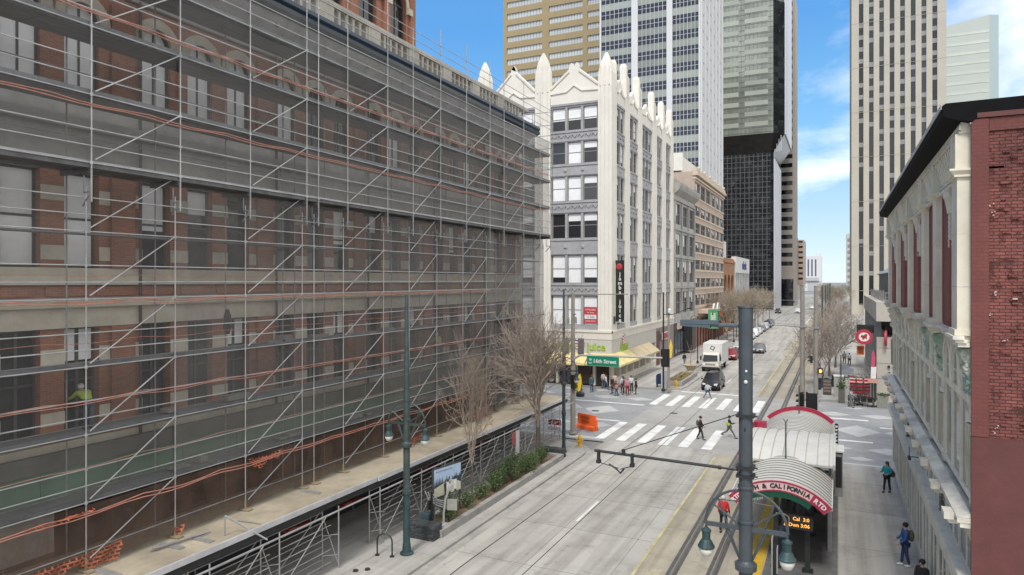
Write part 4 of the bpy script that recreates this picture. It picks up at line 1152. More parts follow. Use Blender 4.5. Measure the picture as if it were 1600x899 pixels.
# windows
def pstyle(i): return ('h','q','b','f','h','h','q','s','f')[i%9]
kk = 0
for ri,(z0,z1) in enumerate(rows):
    for bi,(a,c) in enumerate(fb):
        if bi == 0: continue
        for k in range(3):
            wdt = (c-a)/3-.28
            x = a+(c-a)*(k+.5)/3
            st = 'sash'+(('h','h','h'),('s','b','q'),('b','b','q'),('s','q','q'),('f','b','f'),('b','b','b'))[ri][k]
            window(wb,(x,YF+.35,z0),'y',wdt,z1-z0,st,spand2)
    for (a,c) in sb:
        n = 3 if c-a > 4 else 2
        for k in range(n):
            wdt = (c-a)/n-.24; y = a+(c-a)*(k+.5)/n
            kk += 1
            window(wb,(-22.35,y,z0),'x',wdt,z1-z0,'sash'+('h','q','s','q','s','f','q')[(kk*3+ri)%7],spand2)
# lower bands
lb = MB(); lb.box(-47,-21.95,YF-.05,71.59,5.0,5.999); lb.box(-22.59,-21.95,71.6,YE,5.0,5.999); lb.box(-47,-21.85,YF-.15,YF-.051,5.75,5.95); lb.box(-21.949,-21.85,YF-.15,YE,5.75,5.95)
part(lb,'cornice_band',terra2,wb)
lb = MB(); lb.box(-47,-22.0,YF+.0,71.59,3.2,4.999); lb.box(-22.59,-22.0,71.6,90.9,3.2,4.999); part(lb,'sign_band',M('pale sign band',(.55,.53,.48),.7,var=.05,dirt=.1),wb)
lb = MB(); lb.box(-22.59,-22.0,91.0,YE,0,4.999); lb.box(-22.65,-21.96,91.02,92.6,.0,4.6,1); part(lb,'side_shop_wall',[M('mauve grey wall',(.27,.22,.21),.8,var=.08),M('maroon pier',(.13,.055,.05),.7,var=.12)],wb)
sf = MB()
sf.box(-22.59,-22.02,71.62,90.9,0,.75); sf.box(-26.0,-22.0,71.02,71.59,2.9,3.19)
for y in (71.7,74.2,76.9,79.6,82.4,85.2,88,90.7): sf.box(-22.59,-22.0,y-.12,y+.12,.752,3.199)
for x in (-22.15,-24,-26.1,-28.3,-30.5,-34,-37.5,-41,-44.5): sf.box(x-.14,x+.14,71.03,71.59,0,2.89)
part(sf,'shopfront',terra2,wb)
sg = MB(); sg.box(-22.45,-22.4,71.7,90.8,.76,3.19); part(sg,'shop_glass',M('papered shop glass',(.38,.36,.32),.3,var=.2,scale=.5),wb)
sg = MB(); sg.box(-46,-22.3,71.4,71.44,0.02,3.1); part(sg,'shop_glass',glass('warm shop glass',(.07,.05,.035),.08,.6,.5,.5),wb)
aw = M('yellow canvas awning',(.68,.58,.28),.8,var=.08,scale=1); aw2 = M('tan canvas awning',(.50,.42,.28),.8,var=.08,scale=1)
for (a,c) in ((72.0,77.2),(77.4,82.6),(82.8,87.0)):
    b = MB(); b.prism([(-21.98,3.5),(-20.6,2.5),(-20.6,2.28),(-20.64,2.28),(-21.98,3.2)],'y',a,c); part(b,'awning',aw2 if a > 77 else aw,wb)
for (a,c) in ((-28.3,-24.6),(-33.5,-28.5),(-38.8,-33.7)):
    b = MB(); b.prism([(YF-.02,3.5),(YF-1.4,2.5),(YF-1.4,2.28),(YF-1.36,2.28),(YF-.02,3.2)],'x',a,c); part(b,'awning',aw,wb)
b = MB(); b.prism([(-22.0,71.0),(-24.5,YF-.02),(-24.5,YF-1.4),(-20.6,YF-1.4),(-20.6,71.9),(-22.0,71.9)],'z',2.3,2.5); b.loft([[(-24.5,YF-1.4,2.5),(-20.6,YF-1.4,2.5),(-20.6,71.9,2.5)],[(-24.4,YF-.02,3.5),(-21.98,YF-.02,3.5),(-21.98,71.8,3.5)]]); part(b,'awning',aw,wb)
# signs: green letters and swirl discs
lime = M('lime sign letters',(.34,.52,.04),.5); dkb = M('dark letter edge',(.03,.04,.03),.6)
def swirl(parent,Mx):
    cs = [M('swirl purple',(.14,.06,.22),.4),M('swirl white',(.75,.72,.72),.4),M('swirl red',(.55,.05,.07),.4),M('swirl orange',(.7,.28,.05),.4)]
    m_ = MB(); r = .62
    for i in range(8):
        t0,t1 = -1+2*i/8,-1+2*(i+1)/8
        o = []
        for q in range(7):
            x = -1+2*q/6; o.append((x,t0))
        top = [(sqrt(max(0,1-t1*t1))*(-1+2*q/6)*r,(t1*r+.10*sin(3*(-1+2*q/6)))*1.0) for q in range(7)]
        bot = [(sqrt(max(0,1-t0*t0))*(-1+2*q/6)*r,(t0*r+.10*sin(3*(-1+2*q/6)))) for q in range(7)]
        k_ = len(m_.v); pts = bot+list(reversed(top))
        idx = (2,1,3,1,2,1,0,1)[i] if i < 8 else 0
        m_.prism(pts,'z',0,.08,idx)
    b2 = MB(); b2.add(m_,Mx); part(b2,'swirl_logo',cs,parent)
def letters(parent,s,size,Mx,mat_,d=.08,bold=.02,name='lettering',align='CENTER'):
    b = MB(); b.add(text_mb(s,size,d,align,bold),Mx); return part(b,name,mat_,parent)
letters(wb,'jamba',1.15,face_y(-27.7,YF-.06,4.25),lime); swirl(wb,face_y(-25.65,YF-.08,4.5)); letters(wb,'juice',1.15,face_y(-23.75,YF-.06,4.2),lime)
letters(wb,'juice',1.5,face_x(-21.94,75.6,3.95),lime); swirl(wb,face_x(-21.97,75.4,4.75))
# projecting vertical sign
vs = root('vertical_sign','tall black vertical sign with pale edge hung on the white building corner','sign',(-21.2,72.2,6.8))
b = MB(); b.box(-21.9,-20.9,72.1,72.5,6.9,13.6); part(b,'board',blackm,vs)
b = MB(); b.box(-20.9,-20.85,72.05,72.55,6.85,13.65); b.box(-21.9,-20.9,72.05,72.099,6.85,6.9); part(b,'white_edge',whitep,vs); 
b = MB(); b.box(-21.98,-21.9,72.05,72.55,6.85,13.3); part(b,'lime_edge',M('pale lime edge',(.55,.62,.30),.5),vs)
b = MB(); b.blob((-21.5,72.08,12.9),.36,10,sq=(1,.2,1)); part(b,'badge',redp,vs)
vl = MB()
for i,ch in enumerate('jamba juice'):
    if ch != ' ': vl.add(text_mb(ch,.62,.04,'CENTER',.01),face_y(-21.4,72.07,12.1-.5*i))
part(vl,'lettering',whitep,vs)
b = MB(); b.tube((-22.0,72.3,10.3),(-20.85,72.3,10.3),.05); b.box(-22.3,-21.9,71.6,72.0,6.7,7.5); part(b,'bracket',framem,vs)
# red poster in the front window
ps = MB(); x0 = -23.9; ps.box(-25.2,-23.75,YF+.22,YF+.26,6.75,8.5)
po = solo(ps,'window_poster',M('red poster',(.50,.05,.06),.5),'red and white letting poster in the lowest window of the white building','poster')
b = MB(); b.box(-25.15,-23.8,YF+.205,YF+.219,7.2,7.65); part(b,'white_band',whitep,po,off=(0,0,0))
b = MB(); b.add(text_mb('AVAILABLE',.25,.01),face_y(-24.47,YF+.21,8.2)); b.add(text_mb('for rent',.25,.01),face_y(-24.47,YF+.21,7.9)); b.add(text_mb('11 555',.33,.01),face_y(-24.47,YF+.2,7.42),1); b.add(text_mb('LEASE NOW',.22,.01),face_y(-24.47,YF+.21,6.95))
part(b,'lettering',[whitep,blackm],po,off=(0,0,0))
# red and white shop sign on the side
s = root('shop_sign','small red and white shop sign projecting over the pavement beside the white building','sign',(-21.9,95,3.5))
b = MB(); b.box(-21.7,-21.6,92.8,96.6,3.3,4.3); part(b,'board',whitep,s)
b = MB(); b.box(-21.595,-21.58,92.95,96.4,3.42,4.18); part(b,'red_face',redp,s)
b = MB(); b.tube((-22,94.5,4.0),(-21.7,94.5,4.0),.04); part(b,'arm',blackm,s)

# ================================================================== next blocks along the left pavement
def side_block(name,label,y0,y1,h,matw,rows_,n,frame,xb=-45,pier=.35,mull=2,gap=0,zbase=5.0,depth=.4,styles='ssqsh'):
    r = root(name,label,'building',(-22,y0,0))
    c = MB(); c.box(xb,-22-depth,y0+.01,y1-.01,.01,h-.3); part(c,'rear_wall',matw,r)
    w = MB(); zz = zbase
    for (z0,z1) in sorted(rows_):
        w.box(-22-depth,-22,y0,y1,zz,z0)
        bw = (y1-y0-2*gap)/n
        w.box(-22-depth,-22,y0,y0+gap+pier/2,z0,z1)
        for k in range(1,n): w.box(-22-depth,-22,y0+gap+bw*k-pier/2,y0+gap+bw*k+pier/2,z0,z1)
        w.box(-22-depth,-22,y1-gap-pier/2,y1,z0,z1)
        zz = z1
    w.box(-22-depth,-22,y0,y1,zz,h)
    part(w,'wall',matw,r)
    q = 0
    for (z0,z1) in rows_:
        bw = (y1-y0-2*gap)/n
        for k in range(n):
            for m_ in range(mull):
                ww = (bw-pier)/mull; yc = y0+gap+bw*k+pier/2+ww*(m_+.5); q += 1
                window(r,(-22-depth*.6,yc,z0),'x',ww,z1-z0,'s'+styles[(q*7+k)%len(styles)],frame)
    return r
greyb = M('pale grey stone block',(.42,.41,.38),.8,var=.08,scale=.8,dirt=.25)
gb = side_block('grey_commercial_building','pale grey four storey commercial building with a heavy cornice next to the white one',101.7,117.6,25.2,greyb,[(19.9,23.0),(15.3,18.6),(11.1,14.5),(6.3,9.7)],3,spand2,mull=3,pier=.9)
b = MB(); b.prism([(-22,24.2),(-21.2,24.9),(-21.0,25.5),(-21.0,25.9),(-22.4,25.9),(-22.4,24.2)],'y',101.7,117.6)
for z in (23.35,18.95,14.8,10.2): b.box(-22,-21.75,101.7,117.6,z,z+.3)
b.box(-22.3,-21.9,101.75,106,25.9,26.5); b.box(-22.3,-21.9,108,112,25.9,26.6)
for k in range(4): b.box(-22,-21.85,101.8+5.1*k,102.5+5.1*k,5.8,23.3)
part(b,'cornice',M('grey trim',(.36,.35,.33),.8,var=.1,dirt=.3),gb)
b = MB(); b.box(-22.38,-22.05,101.9,117.4,.05,5.0); part(b,'shopfront',blackm,gb)
b = MB()
for k in range(7): b.box(-22.04,-21.95,102.6+2.1*k,103.9+2.1*k,.5,3.5)
part(b,'shop_window',glass('pale shop glass',(.2,.22,.25),.1,.5),gb)
b = MB(); b.box(-22.04,-21.9,104,107,4.0,4.9); part(b,'sign_panel',M('salmon and white sign',(.6,.42,.38),.6,var=.3,scale=.7),gb)
b = MB(); b.box(-21.95,-20.6,108.5,111.5,.5,4.4); part(b,'black_canopy',blackm,gb)
pink = M('pinkish brick cladding',(.45,.365,.30),.85,var=.07,scale=.9,dirt=.15); pinkt = M('cream brick course',(.58,.48,.38),.8,var=.06,dirt=.15)
rws = [(25.7,28.2),(22.5,24.1),(19.5,21.2),(16.3,18.0),(13.3,14.9),(10.2,11.8),(7.1,8.9)]
kb = side_block('pink_brick_building','seven storey pinkish brick building with cream courses and white arched marquee',117.8,150,30.2,pink,rws,6,spand2,mull=3,pier=.75)
b = MB()
for (z0,z1) in rws: b.box(-22,-21.88,117.8,150,z0-.35,z0-.08); b.box(-22,-21.92,117.8,150,z1+.08,z1+.25)
b.box(-22.3,-21.4,117.6,150.2,29.2,29.7); b.box(-22.3,-21.6,117.7,150.1,29.7,30.35); b.box(-22.3,-21.7,117.7,150.1,28.6,28.9)
part(b,'cream_course',pinkt,kb)
b = MB()
for k in range(6): b.blob((-21.7,120+5.6*k,30.6),.3,8)
part(b,'finial',pinkt,kb)
b = MB(); b.box(-45,-24,117.85,118.2,30.2,33.2); b.box(-45,-24.5,118.2,140,30.25,33.0); part(b,'penthouse',terra,kb)
b = MB(); b.box(-22,-19.6,121,147,5.7,6.3); part(b,'marquee',M('pale salmon marquee',(.60,.47,.40),.7,var=.06),kb)
for k in range(6):
    y = 123+4.3*k
    b = MB(); b.path([(-19.6,y+1.0*cos(radians(t)),6.3+1.0*sin(radians(t))) for t in range(0,181,20)],.16,5); part(b,'marquee_arch',whitep,kb)
b = MB()
for k in range(12):
    y = 118.6+2.7*k
    b.box(-22.05,-21.8,y-.3,y+.3,0,4.4)
    b.prism([(y+.3,3.0)]+[(y+1.35+1.05*cos(radians(180-t)),3.0+.9*sin(radians(t))) for t in range(0,181,30)]+[(y+2.4,4.4),(y+.3,4.4)],'x',-22.02,-21.85)
part(b,'arcade',M('red brown arcade brick',(.29,.14,.10),.8,var=.12),kb)
b = MB(); b.box(-22.2,-22.1,118.2,149.6,.05,4.4); part(b,'shop_glass',gdark,kb)
s = root('neon_sign','orange red illuminated letters over the arcade of the pink brick building','sign',(-20.5,132,4.6))
b = MB(); b.box(-20.9,-20.7,126,142,4.5,5.5); part(b,'board',M('dark brown board',(.12,.04,.03),.6),s)
b = MB()
for k in range(14): b.box(-20.69,-20.62,126.4+1.1*k,127.1+1.1*k,4.6+.15*(k%3),5.35); 
part(b,'letter_strokes',M('orange red letters',(.65,.13,.04),.5,emit=(.8,.12,.03),es=.25),s)
s = root('green_sign','green street banner and sign panel in front of the pink brick building','sign',(-18.6,117,4.5))
b = MB(); b.box(-19.6,-17.9,117,117.1,3.4,6.6); part(b,'panel',M('green sign face',(.10,.33,.15),.5,var=.3,scale=1.5),s)
b = MB(); b.tube((-18.6,117.05,0),(-18.6,117.05,3.4),.07); part(b,'post',blackm,s)
b = MB(); b.box(-19.2,-18.4,116.98,116.999,4.4,6.0); part(b,'white_patch',M('pale green patch',(.45,.62,.48),.5,var=.2,scale=3),s)
brown = M('orange brown brick',(.34,.175,.095),.85,var=.1,scale=1,dirt=.2)
ab = root('arched_brick_building','orange brown brick building with tall twin arches between pink and grey blocks','building',(-22,150.2,0))
b = MB(); b.box(-45,-22.6,150.3,166,.01,16.0); part(b,'rear_wall',brown,ab)
w = MB(); n=3; bw = 15.8/n
for k in range(n+1): w.box(-22.59,-22,150.2+bw*k-.7 if k else 150.2,150.2+bw*k+.7 if k < n else 166,0,13.0)
for k in range(n):
    yc = 150.2+bw*(k+.5); r_ = bw/2-.7
    arcp = [(yc+r_*cos(radians(t)),10.8+r_*sin(radians(t))) for t in range(0,181,20)]
    w.prism([(yc+r_,13.0)]+[(yc-r_,13.0)]+list(reversed(arcp)),'x',-22.59,-22.002)
    w.box(-22.59,-22.1,yc-r_,yc+r_,7.2,8.2); w.box(-22.59,-22.1,yc-r_,yc+r_,3.5,5.0)
w.box(-22.6,-22,150.2,166,13.0,16.3); w.box(-22.2,-21.7,150.1,166.1,15.3,15.8)
part(w,'wall',brown,ab)
b = MB(); b.box(-22.45,-22.4,150.4,165.8,0.1,12.95); part(b,'glazing',gdark,ab)
b = MB(); b.box(-45,-24,151,168,16.3,20.5); part(b,'penthouse',M('cream render',(.60,.58,.52),.8,var=.05,dirt=.1),ab)
bk = root('bank_building','grey ribbed bank building with blue lettering on its pale fascia','building',(-22,166.2,0))
b = MB(); b.box(-45,-22.6,166.3,192,.01,16.6); part(b,'rear_wall',M('bank grey',(.36,.37,.38),.7,var=.08),bk)
w = MB()
for k in range(9): w.box(-22.6,-21.6,166.2+3.1*k,167.4+3.1*k,0,13.2)
part(w,'fin',M('grey fin',(.50,.50,.50),.7,var=.1,dirt=.3),bk)
w = MB(); w.box(-22.6,-21.5,166.2,192.2,13.2,17.0); part(w,'fascia',M('pale fascia',(.58,.59,.58),.6,var=.05),bk)
letters(bk,'usbank',3.0,face_x(-21.44,181,15.1),M('dark blue letters',(.05,.05,.17),.5),.1,.05)

# ================================================================== towers
def tower(name,label,loc): return root(name,label,'tower',loc)
# tan tower
tt = tower('tan_office_tower','tan concrete office tower with strips of pale windows behind the white building',(-77,190,0))
tanw = M('tan concrete cladding',(.35,.275,.155),.85,var=.05,scale=.2,dirt=.08)
x0,x1,yf = -93.6,-55,190
cols_ = [(-92.4,-80.6),(-78.4,-67.7),(-66.2,-56.3)]
b = MB(); b.box(x0,x1,yf+.6,yf+36,0,118)
z = 60.0
fl = []
while z < 116: fl.append(z); z += 3.53
prev = 0
for z in fl+[118]:
    b.box(x0,x1,yf,yf+.59,prev,z if z < 118 else 118)
    if z < 118:
        b.box(x0,cols_[0][0],yf,yf+.59,z,z+1.75); b.box(cols_[0][1],cols_[1][0],yf,yf+.59,z,z+1.75); b.box(cols_[1][1],cols_[2][0],yf,yf+.59,z,z+1.75); b.box(cols_[2][1],x1,yf,yf+.59,z,z+1.75)
    prev = z+1.75
part(b,'wall',tanw,tt)
palew = glass('pale strip glazing',(.52,.55,.56),.2,.12,.5,.5); mulm = M('pale mullion',(.40,.40,.38),.6)
for z in fl:
    for (a,c) in cols_:
        b = MB(); n = 12
        for k in range(n): b.box(a+(c-a)*k/n+.12,a+(c-a)*(k+1)/n-.12,yf+.35,yf+.42,z,z+1.75)
        b.box(a,c,yf+.43,yf+.5,z,z+1.75,1)
        part(b,'window_strip',[palew,mulm],tt)
# blue and white tower
bt = tower('blue_banded_tower','blue and white banded office tower with slim white fins behind the white building',(-43,166,0))
whc = M('white tower cladding',(.60,.61,.62),.5,var=.04,scale=.1,dirt=.1)
bluesp = M('navy spandrel glass',(.012,.021,.045),.15,var=.25,scale=.4,spec=.6)
greyg = glass('grey green tower glass',(.27,.30,.28),.12,.3,.25,.6)
x0,x1,yf,yb = -54.5,-29.6,166,200
b = MB(); b.box(x0,x1,yf+.4,yb,18,112)
pil_ = [(-54.5,-54.1),(-46.3,-44.7),(-37.6,-36.2),(-30.0,-29.6)]
for (a,c) in pil_: b.box(a,c,yf-.35,yf+.39,18,112)
for k in range(7): b.box(x1+.002,x1+.28,yf+.5+5.4*k,yf+1.3+5.4*k,18,112)
part(b,'wall',whc,bt)
z = 27.0; k = 0
while z < 109:
    for (a,c) in ((-54.1,-46.3),(-44.7,-37.6),(-36.2,-30.0)):
        s = MB(); s.box(a,c,yf+.1,yf+.39,z,z+2.05); s.box(a,c,yf+.06,yf+.099,z+1.0,z+1.08,1); part(s,'spandrel_band',[bluesp,whc],bt)
        s = MB(); s.box(a,c,yf+.15,yf+.39,z+2.05,z+3.86); part(s,'window_band',greyg,bt)
    z += 3.86
b = MB()
for (a,c) in ((-54.1,-46.3),(-44.7,-37.6),(-36.2,-30.0)):
    n = 7
    for k in range(1,n): b.box(a+(c-a)*k/n-.045,a+(c-a)*k/n+.045,yf-.08,yf+.09,27,112)
part(b,'fin',whc,bt)
b = MB()
z = 27
while z < 110:
    for k in range(6): b.box(x1+.002,x1+.06,yf+2.2+5.4*k,yf+4.6+5.4*k,z+2.2,z+2.5)
    z += 3.86
part(b,'side_slot',M('grey slot',(.38,.39,.40),.6),bt)
# dark glass tower
gt = tower('dark_glass_tower','dark glass office tower with wider upper glazing in painted pale green reflection and white edge',(-40,276,0))
def curtain(name, c1, c2, odd, bw, bh, rough, metal, share=.72, wav=.25):
    m, nt, b = nodes(name); uv, ob = plane_uv(nt,'y')
    t = nt.nodes.new('ShaderNodeTexBrick'); t.offset = 0
    for k_, v_ in (('Scale',1),('Brick Width',bw),('Row Height',bh),('Mortar Size',0.),('Bias',-.2)): t.inputs[k_].default_value = v_
    t.inputs['Color1'].default_value = c4(c1); t.inputs['Color2'].default_value = c4(c2); L(nt, uv, t.inputs['Vector'])
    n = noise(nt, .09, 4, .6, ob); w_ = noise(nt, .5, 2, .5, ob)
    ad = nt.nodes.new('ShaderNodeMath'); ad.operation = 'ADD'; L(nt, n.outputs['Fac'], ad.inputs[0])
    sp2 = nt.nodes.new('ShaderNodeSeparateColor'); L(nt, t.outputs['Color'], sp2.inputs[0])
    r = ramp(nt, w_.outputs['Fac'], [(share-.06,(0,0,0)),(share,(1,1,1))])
    out = mixc(nt, t.outputs['Color'], odd, r.outputs['Color'])  # lighter patches stand in for uneven reflections, mixed into the glass colour
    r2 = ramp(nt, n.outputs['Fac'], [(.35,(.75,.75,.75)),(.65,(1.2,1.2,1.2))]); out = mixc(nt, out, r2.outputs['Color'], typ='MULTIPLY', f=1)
    L(nt, out, b.inputs['Base Color']); b.inputs['Roughness'].default_value = rough; b.inputs['Metallic'].default_value = metal; b.inputs['Specular IOR Level'].default_value = .7
    bump(nt, b, noise(nt, .8, 3, .6, ob).outputs['Fac'], wav, .25)
    MC[name] = m; return m
upg = curtain('painted reflection glass',(.27,.295,.26),(.34,.365,.325),(.36,.385,.34),1.5,1.97,.10,.3,.70,.06)  # pale green stands in for reflected sky and buildings, painted into the glass
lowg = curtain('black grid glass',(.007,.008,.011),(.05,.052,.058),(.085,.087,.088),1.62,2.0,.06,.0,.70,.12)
mul2 = M('grey mullion grid',(.12,.125,.13),.4,.4,var=.1); whs = M('white metal edge',(.62,.63,.68),.35,.2,var=.05)
x0,xl,xu = -66,-22.4,-18.6
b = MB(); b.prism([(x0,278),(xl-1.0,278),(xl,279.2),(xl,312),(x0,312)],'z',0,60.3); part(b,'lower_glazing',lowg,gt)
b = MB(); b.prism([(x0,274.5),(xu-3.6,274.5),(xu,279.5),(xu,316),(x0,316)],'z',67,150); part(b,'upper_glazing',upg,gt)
b = MB(); b.loft([[(x0,278,60.31),(xl-1,278,60.31),(xl,279.2,60.31),(xl,312,60.31),(x0,312,60.31)],[(x0,274.5,66.99),(xu-3.6,274.5,66.99),(xu,279.5,66.99),(xu,316,66.99),(x0,316,66.99)]]); part(b,'soffit_band',M('bronze black soffit',(.035,.033,.032),.25,.3,var=.3,scale=.5),gt)
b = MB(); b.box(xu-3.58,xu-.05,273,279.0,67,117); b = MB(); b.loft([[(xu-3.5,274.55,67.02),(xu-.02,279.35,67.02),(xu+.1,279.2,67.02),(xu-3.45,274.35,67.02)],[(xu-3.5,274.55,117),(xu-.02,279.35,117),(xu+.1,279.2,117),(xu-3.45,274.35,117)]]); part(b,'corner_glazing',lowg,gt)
b = MB(); b.box(xu+.002,xu+.5,279.7,315.8,67,150); b.box(xl+.002,xl+.4,279.4,311.8,0,58); part(b,'white_edge',whs,gt)
b = MB()
for k in range(27):
    x = -65.2+1.62*k
    if x < xl-1: b.box(x-.13,x+.13,277.85,277.999,2,60)
for k in range(30): b.box(x0,xl-1.02,277.87,277.999,2*k+1.0,2*k+1.24)
part(b,'lower_mullion',mul2,gt)
b = MB()
for k in range(30):
    x = -65.2+1.5*k
    if x < xu-3.6: b.box(x-.05,x+.05,274.38,274.499,67,150)
for k in range(42): b.box(x0,xu-3.62,274.40,274.499,67.5+1.97*k,67.6+1.97*k)
part(b,'upper_mullion',M('green grey mullion',(.14,.15,.13),.4,.4,var=.1),gt)
z = 70
while z < 149:
    b = MB()
    for (a,c) in ((-62,-56.6),(-54,-45.6),(-43.2,-34.6),(-32.4,-24)): b.box(a,c,274.36,274.498,z,z+1.7)
    part(b,'blind_band',glass('pale green blinds',(.39,.42,.365),.15,.12,.3,.6,.1),gt); z += 3.94
b = MB()
for k in range(24): b.tube((xu+.02-.0,279.3-.0,67+2.08*k),(xu-3.5,274.3,67+2.08*k),.05,n=4)
for q in (.25,.5,.75): b.tube((xu-3.5*q,279.25-4.9*q,67),(xu-3.5*q,279.25-4.9*q,117),.05,n=4)
part(b,'corner_mullion',mul2,gt)
b = MB()
for k in range(5): b.box(xl-.3+.75*k-.1,xl-.3+.75*k+.1,279.2-.3*k,279.4,60.4,66.5)
part(b,'soffit_rib',whs,gt)
# warm grey banded tower behind it
wt = tower('beige_banded_tower','warm grey concrete tower with dark window bands behind the dark glass tower',(-30,330,0))
beige = M('warm grey concrete',(.40,.365,.325),.85,var=.05,scale=.2,dirt=.1)
b = MB(); b.box(-46,-17.6,330.6,352,0,140); 
z = 18
zz = 0
while z < 138:
    b.box(-46,-17.6,330,330.59,zz,z); zz = z+1.9; b.box(-18.6,-17.6,330,330.59,z,zz); b.box(-24.6,-23.6,330,330.59,z,zz); z += 4.0
b.box(-46,-17.6,330,330.59,zz,140)
part(b,'wall',beige,wt)
z = 18
while z < 138:
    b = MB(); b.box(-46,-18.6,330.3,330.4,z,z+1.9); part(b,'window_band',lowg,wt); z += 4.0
b = MB()
for k in range(9): b.box(-46,-17.7,329.5,330,2+3.2*k*0,2.3) if k == 0 else None
b.box(-30,-18.2,329.6,329.99,0.2,12); part(b,'entrance_glazing',lowg,wt)
# brown slab
bs = tower('brown_slab_building','plain brown slab building with balconied side in the distance',(-24,430,0))
b = MB(); b.box(-40,-22.2,430,450,9,37); part(b,'wall',M('brown panel',(.20,.155,.125),.8,var=.06,scale=.2),bs)
b = MB(); b.box(-40,-19.0,450.1,480,9,36); b.box(-40,-21.5,429,480,0,8.9); part(b,'rear_wing',beige,bs)
b = MB()
for k in range(8): b.box(-22.1,-19.5,451.0-1.2,450.0,10+3.2*k,11.8+3.2*k)
part(b,'balcony',M('salmon balcony',(.42,.30,.24),.8),bs)
b = MB()
for k in range(8): b.box(-22.0,-19.6,449.99,450.08,11.9+3.2*k,13.0+3.2*k)
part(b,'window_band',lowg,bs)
# distant white block
db = tower('white_distant_block','small white block with dark vertical windows at the far end of the street',(-28,800,0))
b = MB(); b.box(-46,-16.5,800,830,0,37.5); b.box(-22,-17.5,801,815,37.5,40); part(b,'wall',M('distant white wall',(.62,.63,.65),.8,var=.04,scale=.1),db)
for k in range(7):
    b = MB(); b.box(-44.5+3.6*k,-43.0+3.6*k,799.8,799.99,16,34); part(b,'window_column',M('distant dark window',(.10,.12,.15),.4),db)
b = MB(); b.box(-44,-19,798,799.9,11,14.5); b.box(-30,-16.5,799.7,799.99,0,11); part(b,'podium',M('pale podium',(.45,.45,.46),.8),db)
# right far slab
rs = tower('cream_distant_slab','slim cream building in the distance beside the striped tower',(8,500,0))
b = MB(); b.box(4.6,18,500,520,0,42); part(b,'wall',M('cream slab wall',(.55,.52,.46),.8,var=.05),rs)
for k in range(9):
    b = MB(); b.box(5.2,9,499.8,499.99,5+4*k,7+4*k); part(b,'window_band',M('distant grey window',(.25,.26,.27),.4),rs)
# striped beige tower on the right
st = tower('striped_beige_tower','tall beige tower with dark vertical window columns behind the podium building',(17,250,0))
ribm = M('beige precast rib',(.48,.455,.395),.85,var=.05,scale=.15,dirt=.12)
x0,x1,yf = 3.8,30.2,250
pitch = 2.93; b = MB(); b.box(x0,x1,yf+.8,yf+40,0,150)
b.box(x0,5.95,yf-.1,yf+.79,0,150)
nx = 8
for k in range(nx):
    xa = 5.95+pitch*k
    b.box(xa+1.32,xa+pitch if k < nx-1 else x1,yf-.1,yf+.79,0,150)
part(b,'rib',ribm,st)
darkw = glass('dark tower window',(.022,.026,.03),.08,.5,.2,.6); gsp = M('grey spandrel panel',(.25,.255,.265),.6,var=.1,scale=.5)
rr = random.Random(3)
for k in range(nx):
    xa = 5.95+pitch*k
    w = MB(); s = MB(); z = 4
    while z < 148:
        h1 = rr.choice((2.4,2.4,2.4,2.4,6.4)) if z > 55 else rr.choice((5.0,9,9,13))
        h2 = 1.45
        w.box(xa+.002,xa+1.318,yf+.25,yf+.77,z+h1,z+h1+h2,1); z += h1+h2
    w.box(xa,xa+1.32,yf+.35,yf+.78,3.9,148); o = part(w,'window_column',[darkw,gsp],st)
b = MB()
for k in range(9):
    b = MB(); b.box(x0-.02,x1+.02,yf-.13,yf-.101,14.5*k+8,14.5*k+8.12); part(b,'panel_joint',M('beige joint',(.36,.33,.27),.9),st)
# pale glass tower with a raked top
pt = tower('pale_glass_tower','pale green glass tower with a slanted roof behind the striped tower',(46,330,0))
b = MB(); b.prism([(30,0),(54.5,0),(54.5,118),(30,114.0)],'y',330,362); part(b,'wall',glass('pale green curtain glass',(.52,.575,.55),.25,.10,.05,.5,.0),pt)
b = MB(); b.loft([[(54.5,330,0),(58.3,334,0),(58.3,362,0),(54.5,362,0)],[(54.5,330,118.0),(58.3,334,118.6),(58.3,362,118.6),(54.5,362,118.0)]]); part(b,'corner_glazing',glass('teal curtain glass',(.33,.42,.44),.2,.10,.05,.5),pt)
b = MB()
for k in range(28): b.box(30,54.45,329.9,329.998,4*k+3,4*k+4.0)
part(b,'floor_band',M('cream floor band',(.53,.60,.545),.4,var=.12,scale=.08),pt)
